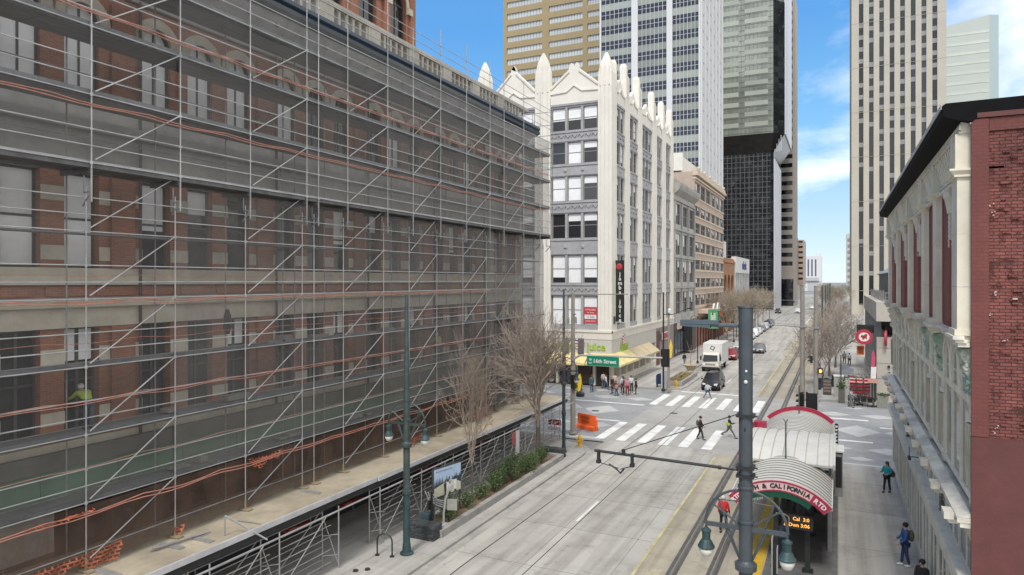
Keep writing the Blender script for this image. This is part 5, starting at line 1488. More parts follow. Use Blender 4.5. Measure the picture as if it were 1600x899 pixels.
# ================================================================== lamp posts and poles
lampglass = M('frosted lamp glass',(.62,.61,.55),.3,var=.05)
teal = M('teal patina paint',(.032,.068,.073),.55,.1,var=.4,scale=4,dirt=.35)
def lamp_post(loc,label,rt,rb_,mats,dz=0.,arm=True,h=10.8,group=None):
    m1,m2 = mats
    r = root('street_lamp',label,'street lamp',loc,0,group)
    b = MB(); b.lathe((0,0,0),[(rb_*1.9,0),(rb_*1.9,.06),(rb_*1.3,.1),(rb_*1.15,.35),(rb_,.5),(rb_*.98,2.5)],16); put('pole_base',b.data('pole_base',m2,smooth=False),r)
    b = MB(); z4 = 4.55+dz
    b.lathe((0,0,0),[(rb_*.98,2.5),(rb_*1.25,2.52),(rb_*1.25,2.68),(rb_*.96,2.7),(rb_*.93,z4-.12),(rb_*1.45,z4-.08),(rb_*1.5,z4+.06),(rb_*1.15,z4+.1),(rb_*.92,z4+.14),(rb_*.9,6.3+dz),(rt,h-.04),(rt*1.15,h-.03),(rt*1.1,h)],16)
    for z in (5.6+dz,6.4+dz): b.lathe((0,0,z),[(rb_*1.05,-.04),(rb_*1.1,0),(rb_*1.05,.04)],14)
    put('pole',b.data('pole',m1),r)
    if arm:
        zb,R_ = 5.42+dz,.88
        for s in (-1,1):
            b = MB()
            b.path([(s*(.08+R_*.95*sin(radians(t))),0,zb+R_*cos(radians(t))) for t in range(0,91,10)],.033,6)
            b.box(min(s*.1,s*.92),max(s*.1,s*.92),-.03,.03,zb-.05,zb+.05)
            b.tube((s*.1,0,z4+.05),(s*.62,0,zb+.62),.024); b.tube((s*.1,0,zb+.05),(s*.8,0,zb+.52),.024)
            b.tube((s*.1,0,zb+.62),(s*.75,0,zb+.6),.016); b.tube((s*.13,0,z4),(s*.13,0,zb+R_),.016); b.tube((s*.1,0,z4+.05),(s*.45,0,zb-.05),.024)
            o = put('lamp_arm',b.data('lamp_arm',m1),r)
            b = MB(); b.tube((s*.9,0,zb-.05),(s*.9,0,zb-.14),.035)
            b.lathe((s*.9,0,zb-.58),[(.195,0),(.205,.03),(.18,.06),(.13,.16),(.095,.2),(.10,.36),(.115,.38),(.115,.42),(.06,.46),(.04,.48)],14)
            k = put('lamp_head',b.data('lamp_head',m2,smooth=False),r)
            b = MB(); b.lathe((s*.9,0,zb-.81),[(.02,0),(.10,.03),(.155,.12),(.18,.235)],14); put('lamp_glass',b.data('lamp_glass',lampglass,smooth=True),k)
    return r
lamp_post((-16.27,23.9,0),'weathered teal lamp post with two hanging lamps beside the bike rack',.07,.15,(greenpole,teal))
lamp_post((-16.5,42.6,0),'blue green lamp post at the planter end by the bare tree',.06,.12,(slate,teal))
fp_ = lamp_post((-1.96,16.8,0),'thick slate blue post with two bell lamps in front of the tram shelter',.165,.168,(slate,teal),.18)
# wire arm on the thick post
b = MB(); b.tube((-.16,0,6.95),(-.55,0,6.96),.03); b.tube((-.55,0,6.96),(-3.72,.05,7.02),.036,n=8)
for z in (6.85,7.05,8.25): b.box(-.2,.2,-.19,.19,z-.03,z+.03); b.tube((.16,-.06,z),(.27,-.06,z),.025)
b.tube((-.56,0,6.96),(-.62,0,6.96),.055)
for x in (-2.72,-3.6): b.box(x-.03,x+.03,-.03,.08,6.72,7.05); b.box(x-.05,x+.05,-.04,.09,6.72,6.8)
b.box(-2.98,-2.9,-.03,.05,7.0,7.14)
b.tube((-3.6,.02,6.74),(-3.1,.1,6.62),.012); b.tube((-2.72,0,6.74),(-3.05,.1,6.6),.012); b.path([(-3.35,.1,6.7),(-3.15,.1,6.6),(-3.05,.1,6.5),(-2.95,.1,6.62)],.025,5)
b.tube((-.2,0,8.25),(-2.94,0,7.12),.012,n=5)
b.box(-.02,.02,-.17,-.165,7.9,7.98)
put('wire_arm',b.data('wire_arm',blackm),fp_)
b = MB(); b.blob((.02,-.168,9.05),.045,8); b.blob((.03,-.168,9.3),.03,8); put('bolt_cap',b.data('bolt_cap',whitep),fp_)
b = MB(); b.box(-1.35,-.16,-.05,.05,10.32,10.36); b.tube((-.16,0,10.34),(-.85,0,10.34),.05); b.loft([[(-.8,-.09,10.27),(-.8,.09,10.27),(-.8,.09,10.4),(-.8,-.09,10.4)],[(-1.5,-.1,10.3),(-1.5,.1,10.3),(-1.5,.1,10.42),(-1.5,-.1,10.42)]]); b.box(-1.5,-.6,-.11,.11,10.36,10.45)
put('floodlight',b.data('floodlight',M('blue grey lamp housing',(.085,.115,.135),.45,.2,var=.2)),fp_)
def plain_pole(loc,label,r0,r1,h,mt,group=None):
    r = root('wire_pole',label,'pole',loc,0,group)
    b = MB(); b.lathe((0,0,0),[(r0*1.7,0),(r0*1.7,.08),(r0,.12),(r1,h)],14); put('pole',b.data('pole',mt,smooth=False),r)
    b = MB(); b.tube((0,0,6.9),(-3.2,0,7.1),.035); b.tube((0,0,8.3),(-2.3,0,7.1),.012); b.box(-r0*1.2,r0*1.2,-r0*1.2,r0*1.2,6.82,6.98); put('wire_arm',b.data('wire_arm',galvd),r)
    return r
plain_pole((-3.15,71.5,0),'left one of two tan grey poles beside the far tram track',.23,.19,10.7,tanpole)
plain_pole((-1.95,71.2,0),'right one of two tan grey poles carrying the orange hand signal',.22,.17,10.9,tanpole)
for k in range(5):
    plain_pole((-2.2,112+30*k,0),('nearest','second','third','fourth','farthest')[k]+' of the dark wire poles among the bare trees along the tracks',.15,.10,10.6,greenpole,'wire poles down the street')
# overhead wires
b = MB()
for x,z in ((-5.72,5.5),):
    b.tube((x,-20,z),(x,400,z),.008,n=5); b.path([(x,-20+15*k,6.6-.25*(k%2)) for k in range(29)],.007,4)
b.path([(-5.7,72,7.2),(-3.2,72,7.1)],.012,4)
solo(b,'overhead_wire',blackm,'thin black tram wire strung along the track above the road','wire')
for k,(y,z,x0) in enumerate(((71.6,7.0,-16.6),(104,7.2,-17.8),(142,7.6,-18.0))):
    b = MB(); b.tube((x0,y,z),(-2.2,y,z),.018,n=5); solo(b,'span_wire',galvd,('nearest','middle','farthest')[k]+' grey cross wire spanning the road beyond the crossing','wire')

# ================================================================== traffic signals and the street name sign
def signal_head(parent,x,y,z,face,n=3,lit=None,back=True,w_=.36):
    # local coordinates; face: rotation about z of the lens direction (-Y at 0)
    b = MB(); b.box(-w_/2,w_/2,-.1,.12,-.17*n,.17*n)
    if back: b.box(-w_/2-.12,w_/2+.12,.0,.02,-.17*n-.12,.17*n+.12)
    for k in range(n):
        zc_ = .34*(n-1)/2-.34*k
        pts = [(.14*cos(radians(t)),zc_+.14*sin(radians(t))) for t in range(0,181,30)]
        for (a,c) in zip(pts[:-1],pts[1:]): b.poly([(a[0],-.1,a[1]),(c[0],-.1,c[1]),(c[0],-.3,c[1]-.02),(a[0],-.3,a[1]-.02)]); b.poly([(a[0]*1.07,-.1,a[1]+.01),(a[0]*1.07,-.3,a[1]-.01),(c[0]*1.07,-.3,c[1]-.01),(c[0]*1.07,-.1,c[1]+.01)])
    o = put('signal_head',b.data('signal_head',M('black signal housing',(.012,.014,.014),.5)),parent,(x,y,z),face)
    b = MB()
    cols = [M('dark red lens',(.10,.01,.01),.2),M('dark amber lens',(.12,.06,.01),.2),M('dark green lens',(.01,.07,.04),.2)]
    for k in range(n):
        zc_ = .34*(n-1)/2-.34*k
        b.prism([(.13*cos(2*pi*i/12),zc_+.13*sin(2*pi*i/12)) for i in range(12)],'y',-.12,-.101,k%3)
    put('lens',b.data('lens',cols),o)
    return o
ms = root('traffic_signal','traffic signal pole whose long arm carries the green street name sign','traffic signal',(-17.9,48.1,0))
b = MB(); b.lathe((0,0,0),[(.3,0),(.3,.1),(.2,.14),(.17,5.0),(.13,10.5)],14); put('pole',b.data('pole',tanpole),ms)
b = MB(); b.path([(0,-.02,5.55),(.6,-.02,5.85),(7.0,-.02,5.95)],.10,8,r1=.07); put('mast_arm',b.data('mast_arm',M('pale mast arm',(.42,.41,.38),.5,.3,var=.1)),ms)
b = MB(); b.tube((-.3,0,10.35),(4.2,0,10.42),.035); b.tube((.05,-.1,8.9),(.3,-.2,8.9),.05); b.lathe((.3,-.2,8.2),[(.09,0),(.1,.3),(.06,.5)],8); b.lathe((-.3,-.2,8.2),[(.09,0),(.1,.3),(.06,.5)],8); b.box(-.4,.5,-.15,-.05,6.3,7.3,0) if False else None
put('lamp_arm',b.data('lamp_arm',tanpole),ms)
signs = root('street_sign','green street name sign reading 16th Street hung under the signal arm','sign',(-17.9+2.35,48.0,5.5))
b = MB(); b.box(-1.22,1.22,-.02,.02,-.34,.34); put('panel',b.data('panel',M('street sign green',(.005,.22,.14),.4,var=.05)),signs)
b = MB(); b.box(-1.25,1.25,.021,.03,-.37,.37); put('white_border',b.data('white_border',whitep),signs)
b = MB(); b.add(text_mb('16th Street',.385,.012,'LEFT',.01),face_y(-.74,-.03,-.02)); b.add(text_mb('16',.2,.01,'CENTER',.01),face_y(-.95,-.03,.08)); b.box(-1.1,-.8,-.03,-.022,-.14,-.11); b.box(-1.05,-.85,-.03,-.022,-.2,-.17)
put('lettering',b.data('lettering',whitep),signs)
b = MB()
for x in (-.8,.8): b.box(x-.03,x+.03,.031,.06,.2,.42)
put('hanger',b.data('hanger',galvd),signs)
for (x,y,z,f) in ((6.9,.02,5.95,pi),(6.75,.3,5.9,pi*.55)): signal_head(ms,x,y,z,f)
signal_head(ms,-.55,.1,4.2,pi*.55,back=False); signal_head(ms,.2,-.4,3.9,pi*.9,back=False); 
b = MB(); b.box(-.75,-.35,-.06,.06,5.9,7.1); put('sign_back',b.data('sign_back',M('grey sign back',(.16,.16,.165),.5,.3)),ms); b = MB(); b.box(.4,.85,-.06,.06,5.9,7.1); put('sign_back',b.data('sign_back',M('grey sign back',(.16,.16,.165),.5,.3)),ms)
b = MB(); b.prism([(.35,3.0),(.62,3.3),(.72,3.9),(.6,4.5),(.42,4.2),(.3,3.6)],'y',-.1,-.06); put('yellow_sign',b.data('yellow_sign',M('yellow sign face',(.75,.55,.02),.5)),ms)
b = MB(); b.lathe((.9,-.9,2.9),[(.05,0),(.32,.05),(.34,.3),(.1,.42)],10); b.tube((0,0,3.3),(.9,-.9,3.2),.03); put('bell_lamp',b.data('bell_lamp',blackm),ms)
ns = root('traffic_signal','black two headed traffic signal rising behind the tram shelter roof','traffic signal',(-1.8,46.8,0))
b = MB(); b.lathe((0,0,0),[(.16,0),(.16,.3),(.07,.35),(.06,4.4)],10); put('pole',b.data('pole',blackm),ns)
signal_head(ns,-.32,-.05,3.75,-pi*.62); signal_head(ns,.35,-.05,3.72,pi,w_=.4)
b = MB(); b.box(.62,.66,-.1,.1,3.1,4.3); put('white_edge',b.data('white_edge',whitep),ns)
hs = root('pedestrian_signal','lit orange hand pedestrian signal on the right tan pole','signal',(-1.55,71.0,2.85))
b = MB(); b.box(-.22,.22,-.12,.12,-.26,.26); put('housing',b.data('housing',blackm),hs)
b = MB(); b.box(-.10,.08,-.135,-.121,-.16,.03); 
for k in range(4): b.box(-.10+.048*k,-.066+.048*k,-.135,-.121,.03,.15+.02*(1-abs(k-1.5)))
b.box(.085,.13,-.135,-.121,-.08,.06); put('hand_symbol',b.data('hand_symbol',M('lit orange hand',(.9,.3,.05),.5,emit=(1,.32,.05),es=2.2)),hs)
sg2 = root('traffic_signal','small black traffic signal on the side of the right tan pole','traffic signal',(-2.35,71.0,3.9)); signal_head(sg2,0,0,0,-pi/2,back=False,n=2)
fs = root('traffic_signal','black signal pole with yellow pennant in front of the white corner building','traffic signal',(-16.3,70.4,0))
b = MB(); b.lathe((0,0,0),[(.22,0),(.22,.2),(.1,.3),(.08,10.2)],10); put('pole',b.data('pole',blackm),fs)
b = MB(); b.tube((0,0,7.9),(.9,.2,7.9),.04); b.tube((.9,.2,7.9),(2.6,.3,8.6),.035); b.box(2.4,2.8,.2,.4,8.5,8.62); put('lamp_arm',b.data('lamp_arm',blackm),fs)
b = MB(); b.prism([(.55,3.4),(.85,3.5),(.95,4.6),(.75,5.4),(.6,4.6)],'y',-.03,.03); put('pennant',b.data('pennant',M('yellow pennant',(.75,.52,.05),.6)),fs)
signal_head(fs,.1,-.25,3.6,pi); 
lp = root('street_lamp','tall pale lamp pole standing beside the black signal pole at the far corner','street lamp',(-15.8,70.6,0))
b = MB(); b.lathe((0,0,0),[(.24,0),(.24,.2),(.14,.3),(.09,9.8)],10); b.path([(0,0,9.7),(-.6,0,10.1),(-1.4,0,10.15)],.04,6); put('pole',b.data('pole',tanpole),lp)
b = MB(); b.lathe((.1,-.1,8.0),[(.02,0),(.16,.1),(.18,.4),(.05,.55)],8); put('lamp_head',b.data('lamp_head',whitep),lp)
for k in range(7):
    y = 96+18*k
    r = root('street_lamp',('nearest','second','third','fourth','fifth','sixth','farthest')[k]+' of the black lamp posts past the white corner building','street lamp',(-17.5,y,0),0,'lamp posts past the white corner building')
    b = MB(); b.lathe((0,0,0),[(.16,0),(.16,.3),(.07,.4),(.05,6.5)],8); put('pole',b.data('pole',blackm),r)
    b = MB(); b.path([(0,0,6.3),(.5,0,6.6),(.9,0,6.3)],.03,5); b.path([(0,0,6.3),(-.5,0,6.6),(-.9,0,6.3)],.03,5); b.lathe((.9,0,5.8),[(.16,0),(.08,.3),(.03,.5)],8); b.lathe((-.9,0,5.8),[(.16,0),(.08,.3),(.03,.5)],8); put('lamp_head',b.data('lamp_head',blackm),r)

# ================================================================== tram stop shelter
ts = root('tram_shelter','cream vault roofed tram stop shelter with red lettered fascia','shelter',(-2.05,35.5,0))
roofm = M('cream metal roof',(.66,.65,.60),.55,.1,var=.07,scale=1.2,dirt=.22); seamm = M('roof seam shadow gap',(.20,.195,.18),.7)
pinkred = M('crimson fascia',(.36,.02,.06),.45,var=.1,scale=2)
cxs,hw,ze,za = -2.05,1.82,2.95,3.76
rr_ = (hw*hw+(za-ze)**2)/(2*(za-ze)); zc0 = za-rr_; am = math.asin(hw/rr_)
def apt(t,dr=0.): return (cxs+(rr_+dr)*sin(t), zc0+(rr_+dr)*cos(t))
def vault_y(y0,y1,name,ribs,dz=0):
    b = MB(); n = 20
    outer = [apt(-am+2*am*i/n) for i in range(n+1)]; inner = [apt(am-2*am*i/n,-.09) for i in range(n+1)]
    b.prism([(x,z+dz) for x,z in outer+inner],'y',y0,y1)
    o = part(b,name,roofm,ts)
    if ribs:
        b = MB(); y = y0+.3
        while y < y1-.05:
            b.prism([(x,z+dz) for x,z in [apt(-am+2*am*i/n,.006) for i in range(n+1)]+[apt(am-2*am*i/n,-.01) for i in range(n+1)]],'y',y,y+.12); y += .40
        part(b,'roof_groove',M('roof groove',(.20,.19,.17),.8),o)
    return o
vault_y(28.0,32.2,'front_roof',True); vault_y(37.4,43.6,'rear_roof',True,.0)
b = MB(); n = 18; ya,yb_ = 31.6,38.0; z0,z1 = 3.62,4.12
h_ = z1-z0; w_ = (yb_-ya)/2; R2 = (w_*w_+h_*h_)/(2*h_); a2 = math.asin(w_/R2); zc2 = z1-R2; ym = (ya+yb_)/2
def bpt(t,dr=0): return (ym+(R2+dr)*sin(t), zc2+(R2+dr)*cos(t))
b.prism([bpt(-a2+2*a2*i/n) for i in range(n+1)]+[bpt(a2-2*a2*i/n,-.1) for i in range(n+1)],'x',-3.85,-.22); o = part(b,'middle_roof',roofm,ts)
b = MB()
for k in range(8):
    x = -3.6+.46*k
    b.prism([bpt(-a2+2*a2*i/n,.035) for i in range(n+1)]+[bpt(a2-2*a2*i/n,-.01) for i in range(n+1)],'x',x,x+.035)
part(b,'roof_seam',M('roof seam',(.44,.42,.37),.6,.1),o)
b = MB(); b.prism([bpt(-a2+2*a2*i/n,.26) for i in range(n+1)]+[bpt(a2-2*a2*i/n,-.22) for i in range(n+1)],'x',-3.99,-3.86); b.box(-4.0,-3.4,37.75,38.25,3.6,4.02); part(b,'side_fascia',pinkred,ts)
b = MB(); b.prism([bpt(-a2+2*a2*i/n,.06) for i in range(n+1)]+[bpt(a2-2*a2*i/n,-.16) for i in range(n+1)],'x',-.21,-.12); part(b,'side_gutter',roofm,ts)
# front fascia arch: pale strip, red ends, black letters
def fascia(y0,y1,t0,t1,lo,hi,name,mt):
    b = MB(); n = 16
    b.prism([apt(t0+(t1-t0)*i/n,hi) for i in range(n+1)]+[apt(t1-(t1-t0)*i/n,lo) for i in range(n+1)],'y',y0,y1); return part(b,name,mt,ts)
fascia(27.86,27.999,-am,am,-.36,.03,'fascia_back',M('pink white fascia',(.66,.46,.46),.5,var=.05))
fascia(27.84,27.859,-am,am,-.03,.03,'fascia_edge',pinkred); fascia(27.84,27.859,-am,am,-.36,-.32,'fascia_edge',pinkred)
for (a,c) in ((-.99,-.77),(.63,.99)): fascia(27.842,27.8595,am*a,am*c,-.319,-.031,'route_panel',pinkred)
b = MB()
def arc_text(s,t0,dt,size,mt_i,y):
    for i,ch in enumerate(s):
        t = t0+dt*i
        if ch == ' ': continue
        x,z = apt(t,-.175)
        b.add(text_mb(ch,size,.02,'CENTER',.008),Matrix.Translation((x,y,z)) @ Matrix.Rotation(t,4,'Y') @ RX,mt_i)
arc_text('16TH & CALIFORNIA',-.66*am*1.0,1.24*am/16.3*1.0,.235,0,27.838)
arc_text('RTD',.72*am,.085*am*1.05,.24,1,27.825); arc_text('RTD',-.97*am,.075*am,.22,1,27.825)
part(b,'lettering',[blackm,whitep],ts)
fascia(43.6,43.75,-am*.9,am*.9,-.30,.22,'rear_fascia',pinkred)
b = MB()
for x,z in (apt(-am*.98),apt(am*.98)): b.box(x-.06,x+.06,28.0,43.6,z-.14,z-.02)
part(b,'gutter',roofm,ts)
b = MB()
for y in (29.2,33.5,37.0,42.2):
    for x in (-2.25,-1.1): b = MB(); b.box(x-.09,x+.09,y-.09,y+.09,.01,3.25); b.box(x-.2,x+.2,y-.2,y+.2,.01,.06); part(b,'column',M('shelter steel',(.03,.032,.035),.5,.2),ts)
    b = MB(); b.box(-3.7,-.4,y-.05,y+.05,2.86,2.94); part(b,'cross_beam',M('shelter steel',(.03,.032,.035),.5,.2),ts)
b = MB(); b.box(-1.2,-1.0,29.3,42.1,3.26,3.3
)
part(b,'long_beam',M('shelter steel',(.03,.032,.035),.5,.2),ts)
b = MB(); b.box(-.36,-.30,31.8,43.2,.3,2.6); part(b,'glass_screen',glass('shelter glass',(.04,.05,.05),.08,.3,.4,.6),ts)
b = MB(); b.box(-.42,-.26,31.7,31.8,.0,2.7); b.box(-.42,-.26,43.2,43.3,0,2.7); b.box(-.42,-.26,37.4,37.5,0,2.7); b.box(-.40,-.28,31.8,43.2,2.6,2.7); part(b,'screen_frame',galvd,ts)
b = MB(); b.prism([apt(-am*.72+1.5*am*i/12*.98,-.47) for i in range(13)]+[apt(am*.75-1.5*am*i/12*.98,-.72) for i in range(13)],'y',28.25,28.35); part(b,'green_panel',M('green shelter panel',(.01,.17,.10),.45),ts)
b = MB()
for k in range(9): b.box(-3.18+.06*k,-3.14+.06*k,28.235,28.249,2.74+.02*k,2.84+.02*k)
part(b,'panel_lettering',whitep,ts)
le = root('departure_display','black departure display with amber dot letters under the shelter front','display',(-1.45,28.6,2.0))
b = MB(); b.box(-1.98,-.88,28.5,28.75,1.82,2.36); b.tube((-1.4,28.62,2.42),(-1.4,28.62,3.2),.03); part(b,'housing',blackm,le)
b = MB(); b.add(text_mb('Cal  3:0',.19,.008,'LEFT',.004),face_y(-1.6,28.49,2.22)); b.add(text_mb('& Dwn 3:06',.19,.008,'LEFT',.004),face_y(-1.92,28.49,1.98)); part(b,'amber_text',M('amber display text',(.9,.4,.06),.5,emit=(1,.42,.07),es=.5),le)
b = MB(); b.path([(-2.2,28.45,2.36),(-1.9,28.42,2.38),(-1.75,28.42,2.3),(-1.72,28.43,2.1)],.03,6); part(b,'cable',chrome,le)
for k,(x,y,z) in enumerate(((-2.05,31.6,3.6),(-2.05,42.6,3.6))):
    b = MB(); b.tube((x,y,z),(x,y,z+1.75),.035); b.tube((x,y,z+1.7),(x-.09,y,z+1.85),.02); b.tube((x,y,z+1.7),(x+.09,y,z+1.85),.02)
    solo(b,'shelter_mast',M('grey mast',(.12,.14,.13),.5,.3),('nearer','farther')[k]+' of two short grey masts standing on the shelter roof','mast',group='masts on the shelter roof')
bench = root('bench','dark metal bench under the tram shelter','bench',(-2.15,35,0))
b = MB(); b.box(-2.5,-1.9,33.9,36.4,.42,.5); part(b,'seat',blackm,bench); b = MB(); b.box(-1.92,-1.86,33.9,36.4,.6,1.0); part(b,'backrest',blackm,bench)
b = MB()
for y in (34.1,36.2): b.box(-2.4,-1.95,y-.04,y+.04,.01,.42)
part(b,'leg',blackm,bench)
tm = root('ticket_machine','dark blue ticket machine standing under the shelter front','machine',(-2.6,29.0,0))
b = MB(); b.box(-2.35,-1.75,29.4,30.0,.012,1.85); part(b,'body',M('navy machine body',(.015,.022,.05),.4),tm); b = MB(); b.box(-2.25,-1.9,29.37,29.399,1.1,1.6); part(b,'screen',glass('machine screen',(.05,.07,.1)),tm)
ib = root('information_post','grey and white information post at the near end of the platform','post',(-2.45,27.0,0))
b = MB(); b.box(-2.2,-2.15,26.4,26.9,.01,2.1); b.box(-2.13,-2.03,26.35,26.95,.01,1.9,1); part(b,'panel',[galv,blackm],ib); b = MB(); b.box(-2.02,-2.0,26.45,26.85,.8,1.7); part(b,'notice',whitep,ib)
bx = root('advert_box','grey and dark glass advert case behind the shelter screen','case',(-.02,40.6,0)); b = MB(); b.box(-.2,.2,40.0,41.4,.01,2.35); part(b,'case',M('grey case',(.25,.26,.26),.5,.2),bx); b = MB(); b.box(-.15,.15,39.97,39.999,.5,2.1); part(b,'poster',blackm,bx); b = MB(); b.box(-.26,.26,39.9,41.5,2.351,2.42); part(b,'cap',whitep,bx)
vb = root('vertical_banner','dark lettered strip sign at the far right corner of the tram shelter','sign',(-.05,43.4,2.0)); b = MB(); b.box(-.2,-.02,43.3,43.45,1.5,3.2); part(b,'panel',blackm,vb)
b = MB()
for k in range(8): b.box(-.17,-.06,43.285,43.299,1.6+.2*k,1.7+.2*k)
part(b,'letter_strokes',whitep,vb)

# ================================================================== planter, shrubs, small street furniture on the left pavement
soil = M('planter soil',(.17,.12,.075),.95,var=.3,scale=5,bmp=.5,bscale=30)
pl = root('planter_bed','long kerbed planter bed of soil and evergreen shrubs beside the pavement shed','planter',(-16.5,33.5,0))
b = MB(); b.box(-16.12,-15.84,26.0,40.9,.005,.32); b.box(-17.3,-16.121,40.62,40.9,.005,.32); b.box(-17.3,-17.18,26.4,40.619,.005,.30); part(b,'kerb',M('planter kerb',(.34,.33,.31),.9,var=.15,scale=2,dirt=.3,bmp=.2),pl)
b = MB(); ny = 40
for i in range(ny):
    for q in range(3):
        f_ = lambda i,q: .2+.05*sin(i*1.3+q*2)+.04*sin(i*.5*q)
        y0,y1 = 26.4+14.2*i/ny,26.4+14.2*(i+1)/ny; xa,xb = -17.18+.353*q,-17.18+.353*(q+1)
        b.poly([(xa,y0,f_(i,q)),(xb,y0,f_(i,q+1)),(xb,y1,f_(i+1,q+1)),(xa,y1,f_(i+1,q))])
part(b,'soil',soil,pl)
basalt = M('black basalt',(.042,.047,.052),.75,var=.4,scale=6,bmp=.8,bscale=9)
def stone_block(x0,x1,y0,y1,h,label):
    b = MB(); q = random.Random(int(y0*10)); n = 9; sub = {}
    b.box(x0,x1,y0,y1,.004,h)
    o = solo(b,'stone_block',basalt,label,'stone block')
    bm_ = bmesh.new(); bm_.from_mesh(o.data); bmesh.ops.subdivide_edges(bm_,edges=bm_.edges[:],cuts=n,use_grid_fill=True)
    for v in bm_.verts:
        if v.co.z > .02: v.co += Vector((q.uniform(-.03,.03),q.uniform(-.03,.03),q.uniform(-.025,.025)))
    bm_.to_mesh(o.data); bm_.free()
    return o
stone_block(-17.35,-15.95,25.45,26.2,.62,'rough black stone block at the near end of the planter')
stone_block(-17.3,-15.95,40.95,41.5,.55,'rough black stone block at the far end of the planter')
leafm = [M('dark evergreen leaf',(.04,.072,.022),.6,var=.35,scale=8),M('mid evergreen leaf',(.07,.115,.034),.6,var=.3,scale=8),M('yellow green leaf',(.12,.16,.05),.6,var=.3,scale=8)]
def shrub(loc,rx,ry,h,label,seed,dens=1.0):
    q = random.Random(seed); r = root('shrub',label,'shrub',loc,0,'evergreen shrubs in the planter')
    b = MB(); 
    for k in range(7): b.tube((0,0,0),(q.uniform(-.6,.6)*rx,q.uniform(-.6,.6)*ry,h*q.uniform(.5,.85)),.018,.008,4)
    put('stem',b.data('stem',M('shrub stem',(.10,.07,.045),.9)),r)
    b = MB(); lobes = [(q.uniform(-.55,.55)*rx,q.uniform(-.55,.55)*ry,h*q.uniform(.35,.72),q.uniform(.3,.5)) for _ in range(9)]
    for k in range(int(1500*dens*rx*ry/.5*h)):
        cx_,cy_,cz_,s = q.choice(lobes)
        while True:
            d = Vector((q.uniform(-1,1),q.uniform(-1,1),q.uniform(-1,1)))
            if .35 < d.length < 1: break
        d = d.normalized()*q.uniform(.6,1.08)
        p = Vector((cx_+d.x*s*rx*1.25,cy_+d.y*s*ry*1.25,max(.03,cz_+d.z*s*h*.95)))
        a = Vector((q.uniform(-1,1),q.uniform(-1,1),q.uniform(-.2,1))).normalized(); c_ = a.orthogonal().normalized(); ln = q.uniform(.04,.09); wd = q.uniform(.02,.04)
        m_ = q.choices((0,1,2),(5,4,1.3))[0]
        b.poly([tuple(p),tuple(p+a*ln*.5+c_*wd),tuple(p+a*ln),tuple(p+a*ln*.5-c_*wd)],m_)
    put('foliage',b.data('foliage',leafm),r)
sp = [(-16.75,27.9,.62,.55,1.0),(-16.45,29.3,.55,.5,.95),(-16.3,27.4,.4,.4,.8),(-16.55,30.9,.5,.55,.85),(-16.4,32.3,.6,.6,1.15),(-16.7,33.4,.5,.6,1.1),(-16.4,34.4,.65,.75,1.25),(-16.7,35.6,.6,.7,1.3),(-16.4,36.6,.65,.7,1.15),(-16.75,37.8,.5,.6,1.0),(-16.45,38.6,.5,.55,1.15),(-16.9,39.7,.35,.4,.7)]
sl_ = ['big shrub under the picture board','shrub just right of the white bent pole','low shrub at the planter kerb by the picture board','low round shrub beyond the picture board','upright shrub with loose top in the middle gap','shrub behind the upright loose one','large dark shrub starting the thick row','tallest shrub in the thick row','broad shrub in the middle of the thick row','low shrub ending the thick row','round shrub at the foot of the larger bare tree','thin brownish shrub by the far stone block']
for i,(x,y,rx,ry,h) in enumerate(sp): shrub((x,y,.2),rx,ry,h,'dark green evergreen '+sl_[i],i+3)
# picture board
pb = root('picture_board','tilted picture board of people in a snowy meadow on two legs','display board',(-16.95,28.3,0),radians(78))
b = MB(); b.box(-.98,.98,-.04,.04,1.15,2.55); put('panel',b.data('panel',framem),pb)
pic = [M('picture sky',(.42,.55,.74),.4,var=.12,scale=1.5),M('picture pine',(.03,.045,.06),.5),M('picture meadow',(.55,.55,.42),.5,var=.15,scale=3),M('picture white shirt',(.72,.74,.76),.5),M('picture dark clothes',(.04,.04,.045),.5)]
b = MB(); b.box(-.93,.93,-.046,-.0405,1.2,2.5,0)
pts = [(-.93,1.45)]; q = random.Random(5); x = -.93
while x < .9: h_ = q.uniform(1.82,2.12)+.22*max(0,x); pts += [(x,1.78+.1*x),(x+.05,h_),(x+.1,1.8+.1*x)]; x += .1
pts += [(.93,1.9),(.93,1.45)]
b.prism(pts,'y',-.05,-.0465,1); b.prism([(-.93,1.2),(.93,1.2),(.93,1.58),(.2,1.86),(-.93,1.62)],'y',-.054,-.0505,2)
for (x,z,s,m_) in ((-.2,1.35,1,4),(.0,1.32,1.1,3),(.12,1.3,.9,3),(.5,1.3,1.25,3)):
    b.prism([(x-.05*s,z),(x+.08*s,z),(x+.1*s,z+.38*s),(x-.08*s,z+.38*s)],'y',-.058,-.0545,m_ if m_ == 4 else 3); b.prism([(x+.01+.06*s*cos(t),z+.45*s+.07*s*sin(t)) for t in [2*pi*i/8 for i in range(8)]],'y',-.058,-.0545,4)
    b.box(x-.04*s,x+.07*s,-.058,-.0545,z-.14,z-.002,4)
put('picture',b.data('picture',pic),pb)
b = MB()
for k in range(14): b.path([(-.8+.085*k,-.05,2.33+.02*(k%3)),(-.77+.085*k,-.05,2.4-.03*(k%2)),(-.74+.085*k,-.05,2.34)],.008,4)
put('handwriting',b.data('handwriting',blackm),pb)
b = MB()
for s in (-.96,.96): b.path([(s,0,2.55),(s*1.0,0,1.2),(s*.93,0,.55),(s*1.02,0,.03)],.045,6)
put('leg',b.data('leg',framem),pb)
rk = root('bent_pole_sculpture','white bent pole with four curved white bars in the planter','sculpture',(-16.35,27.0,.2),radians(20))
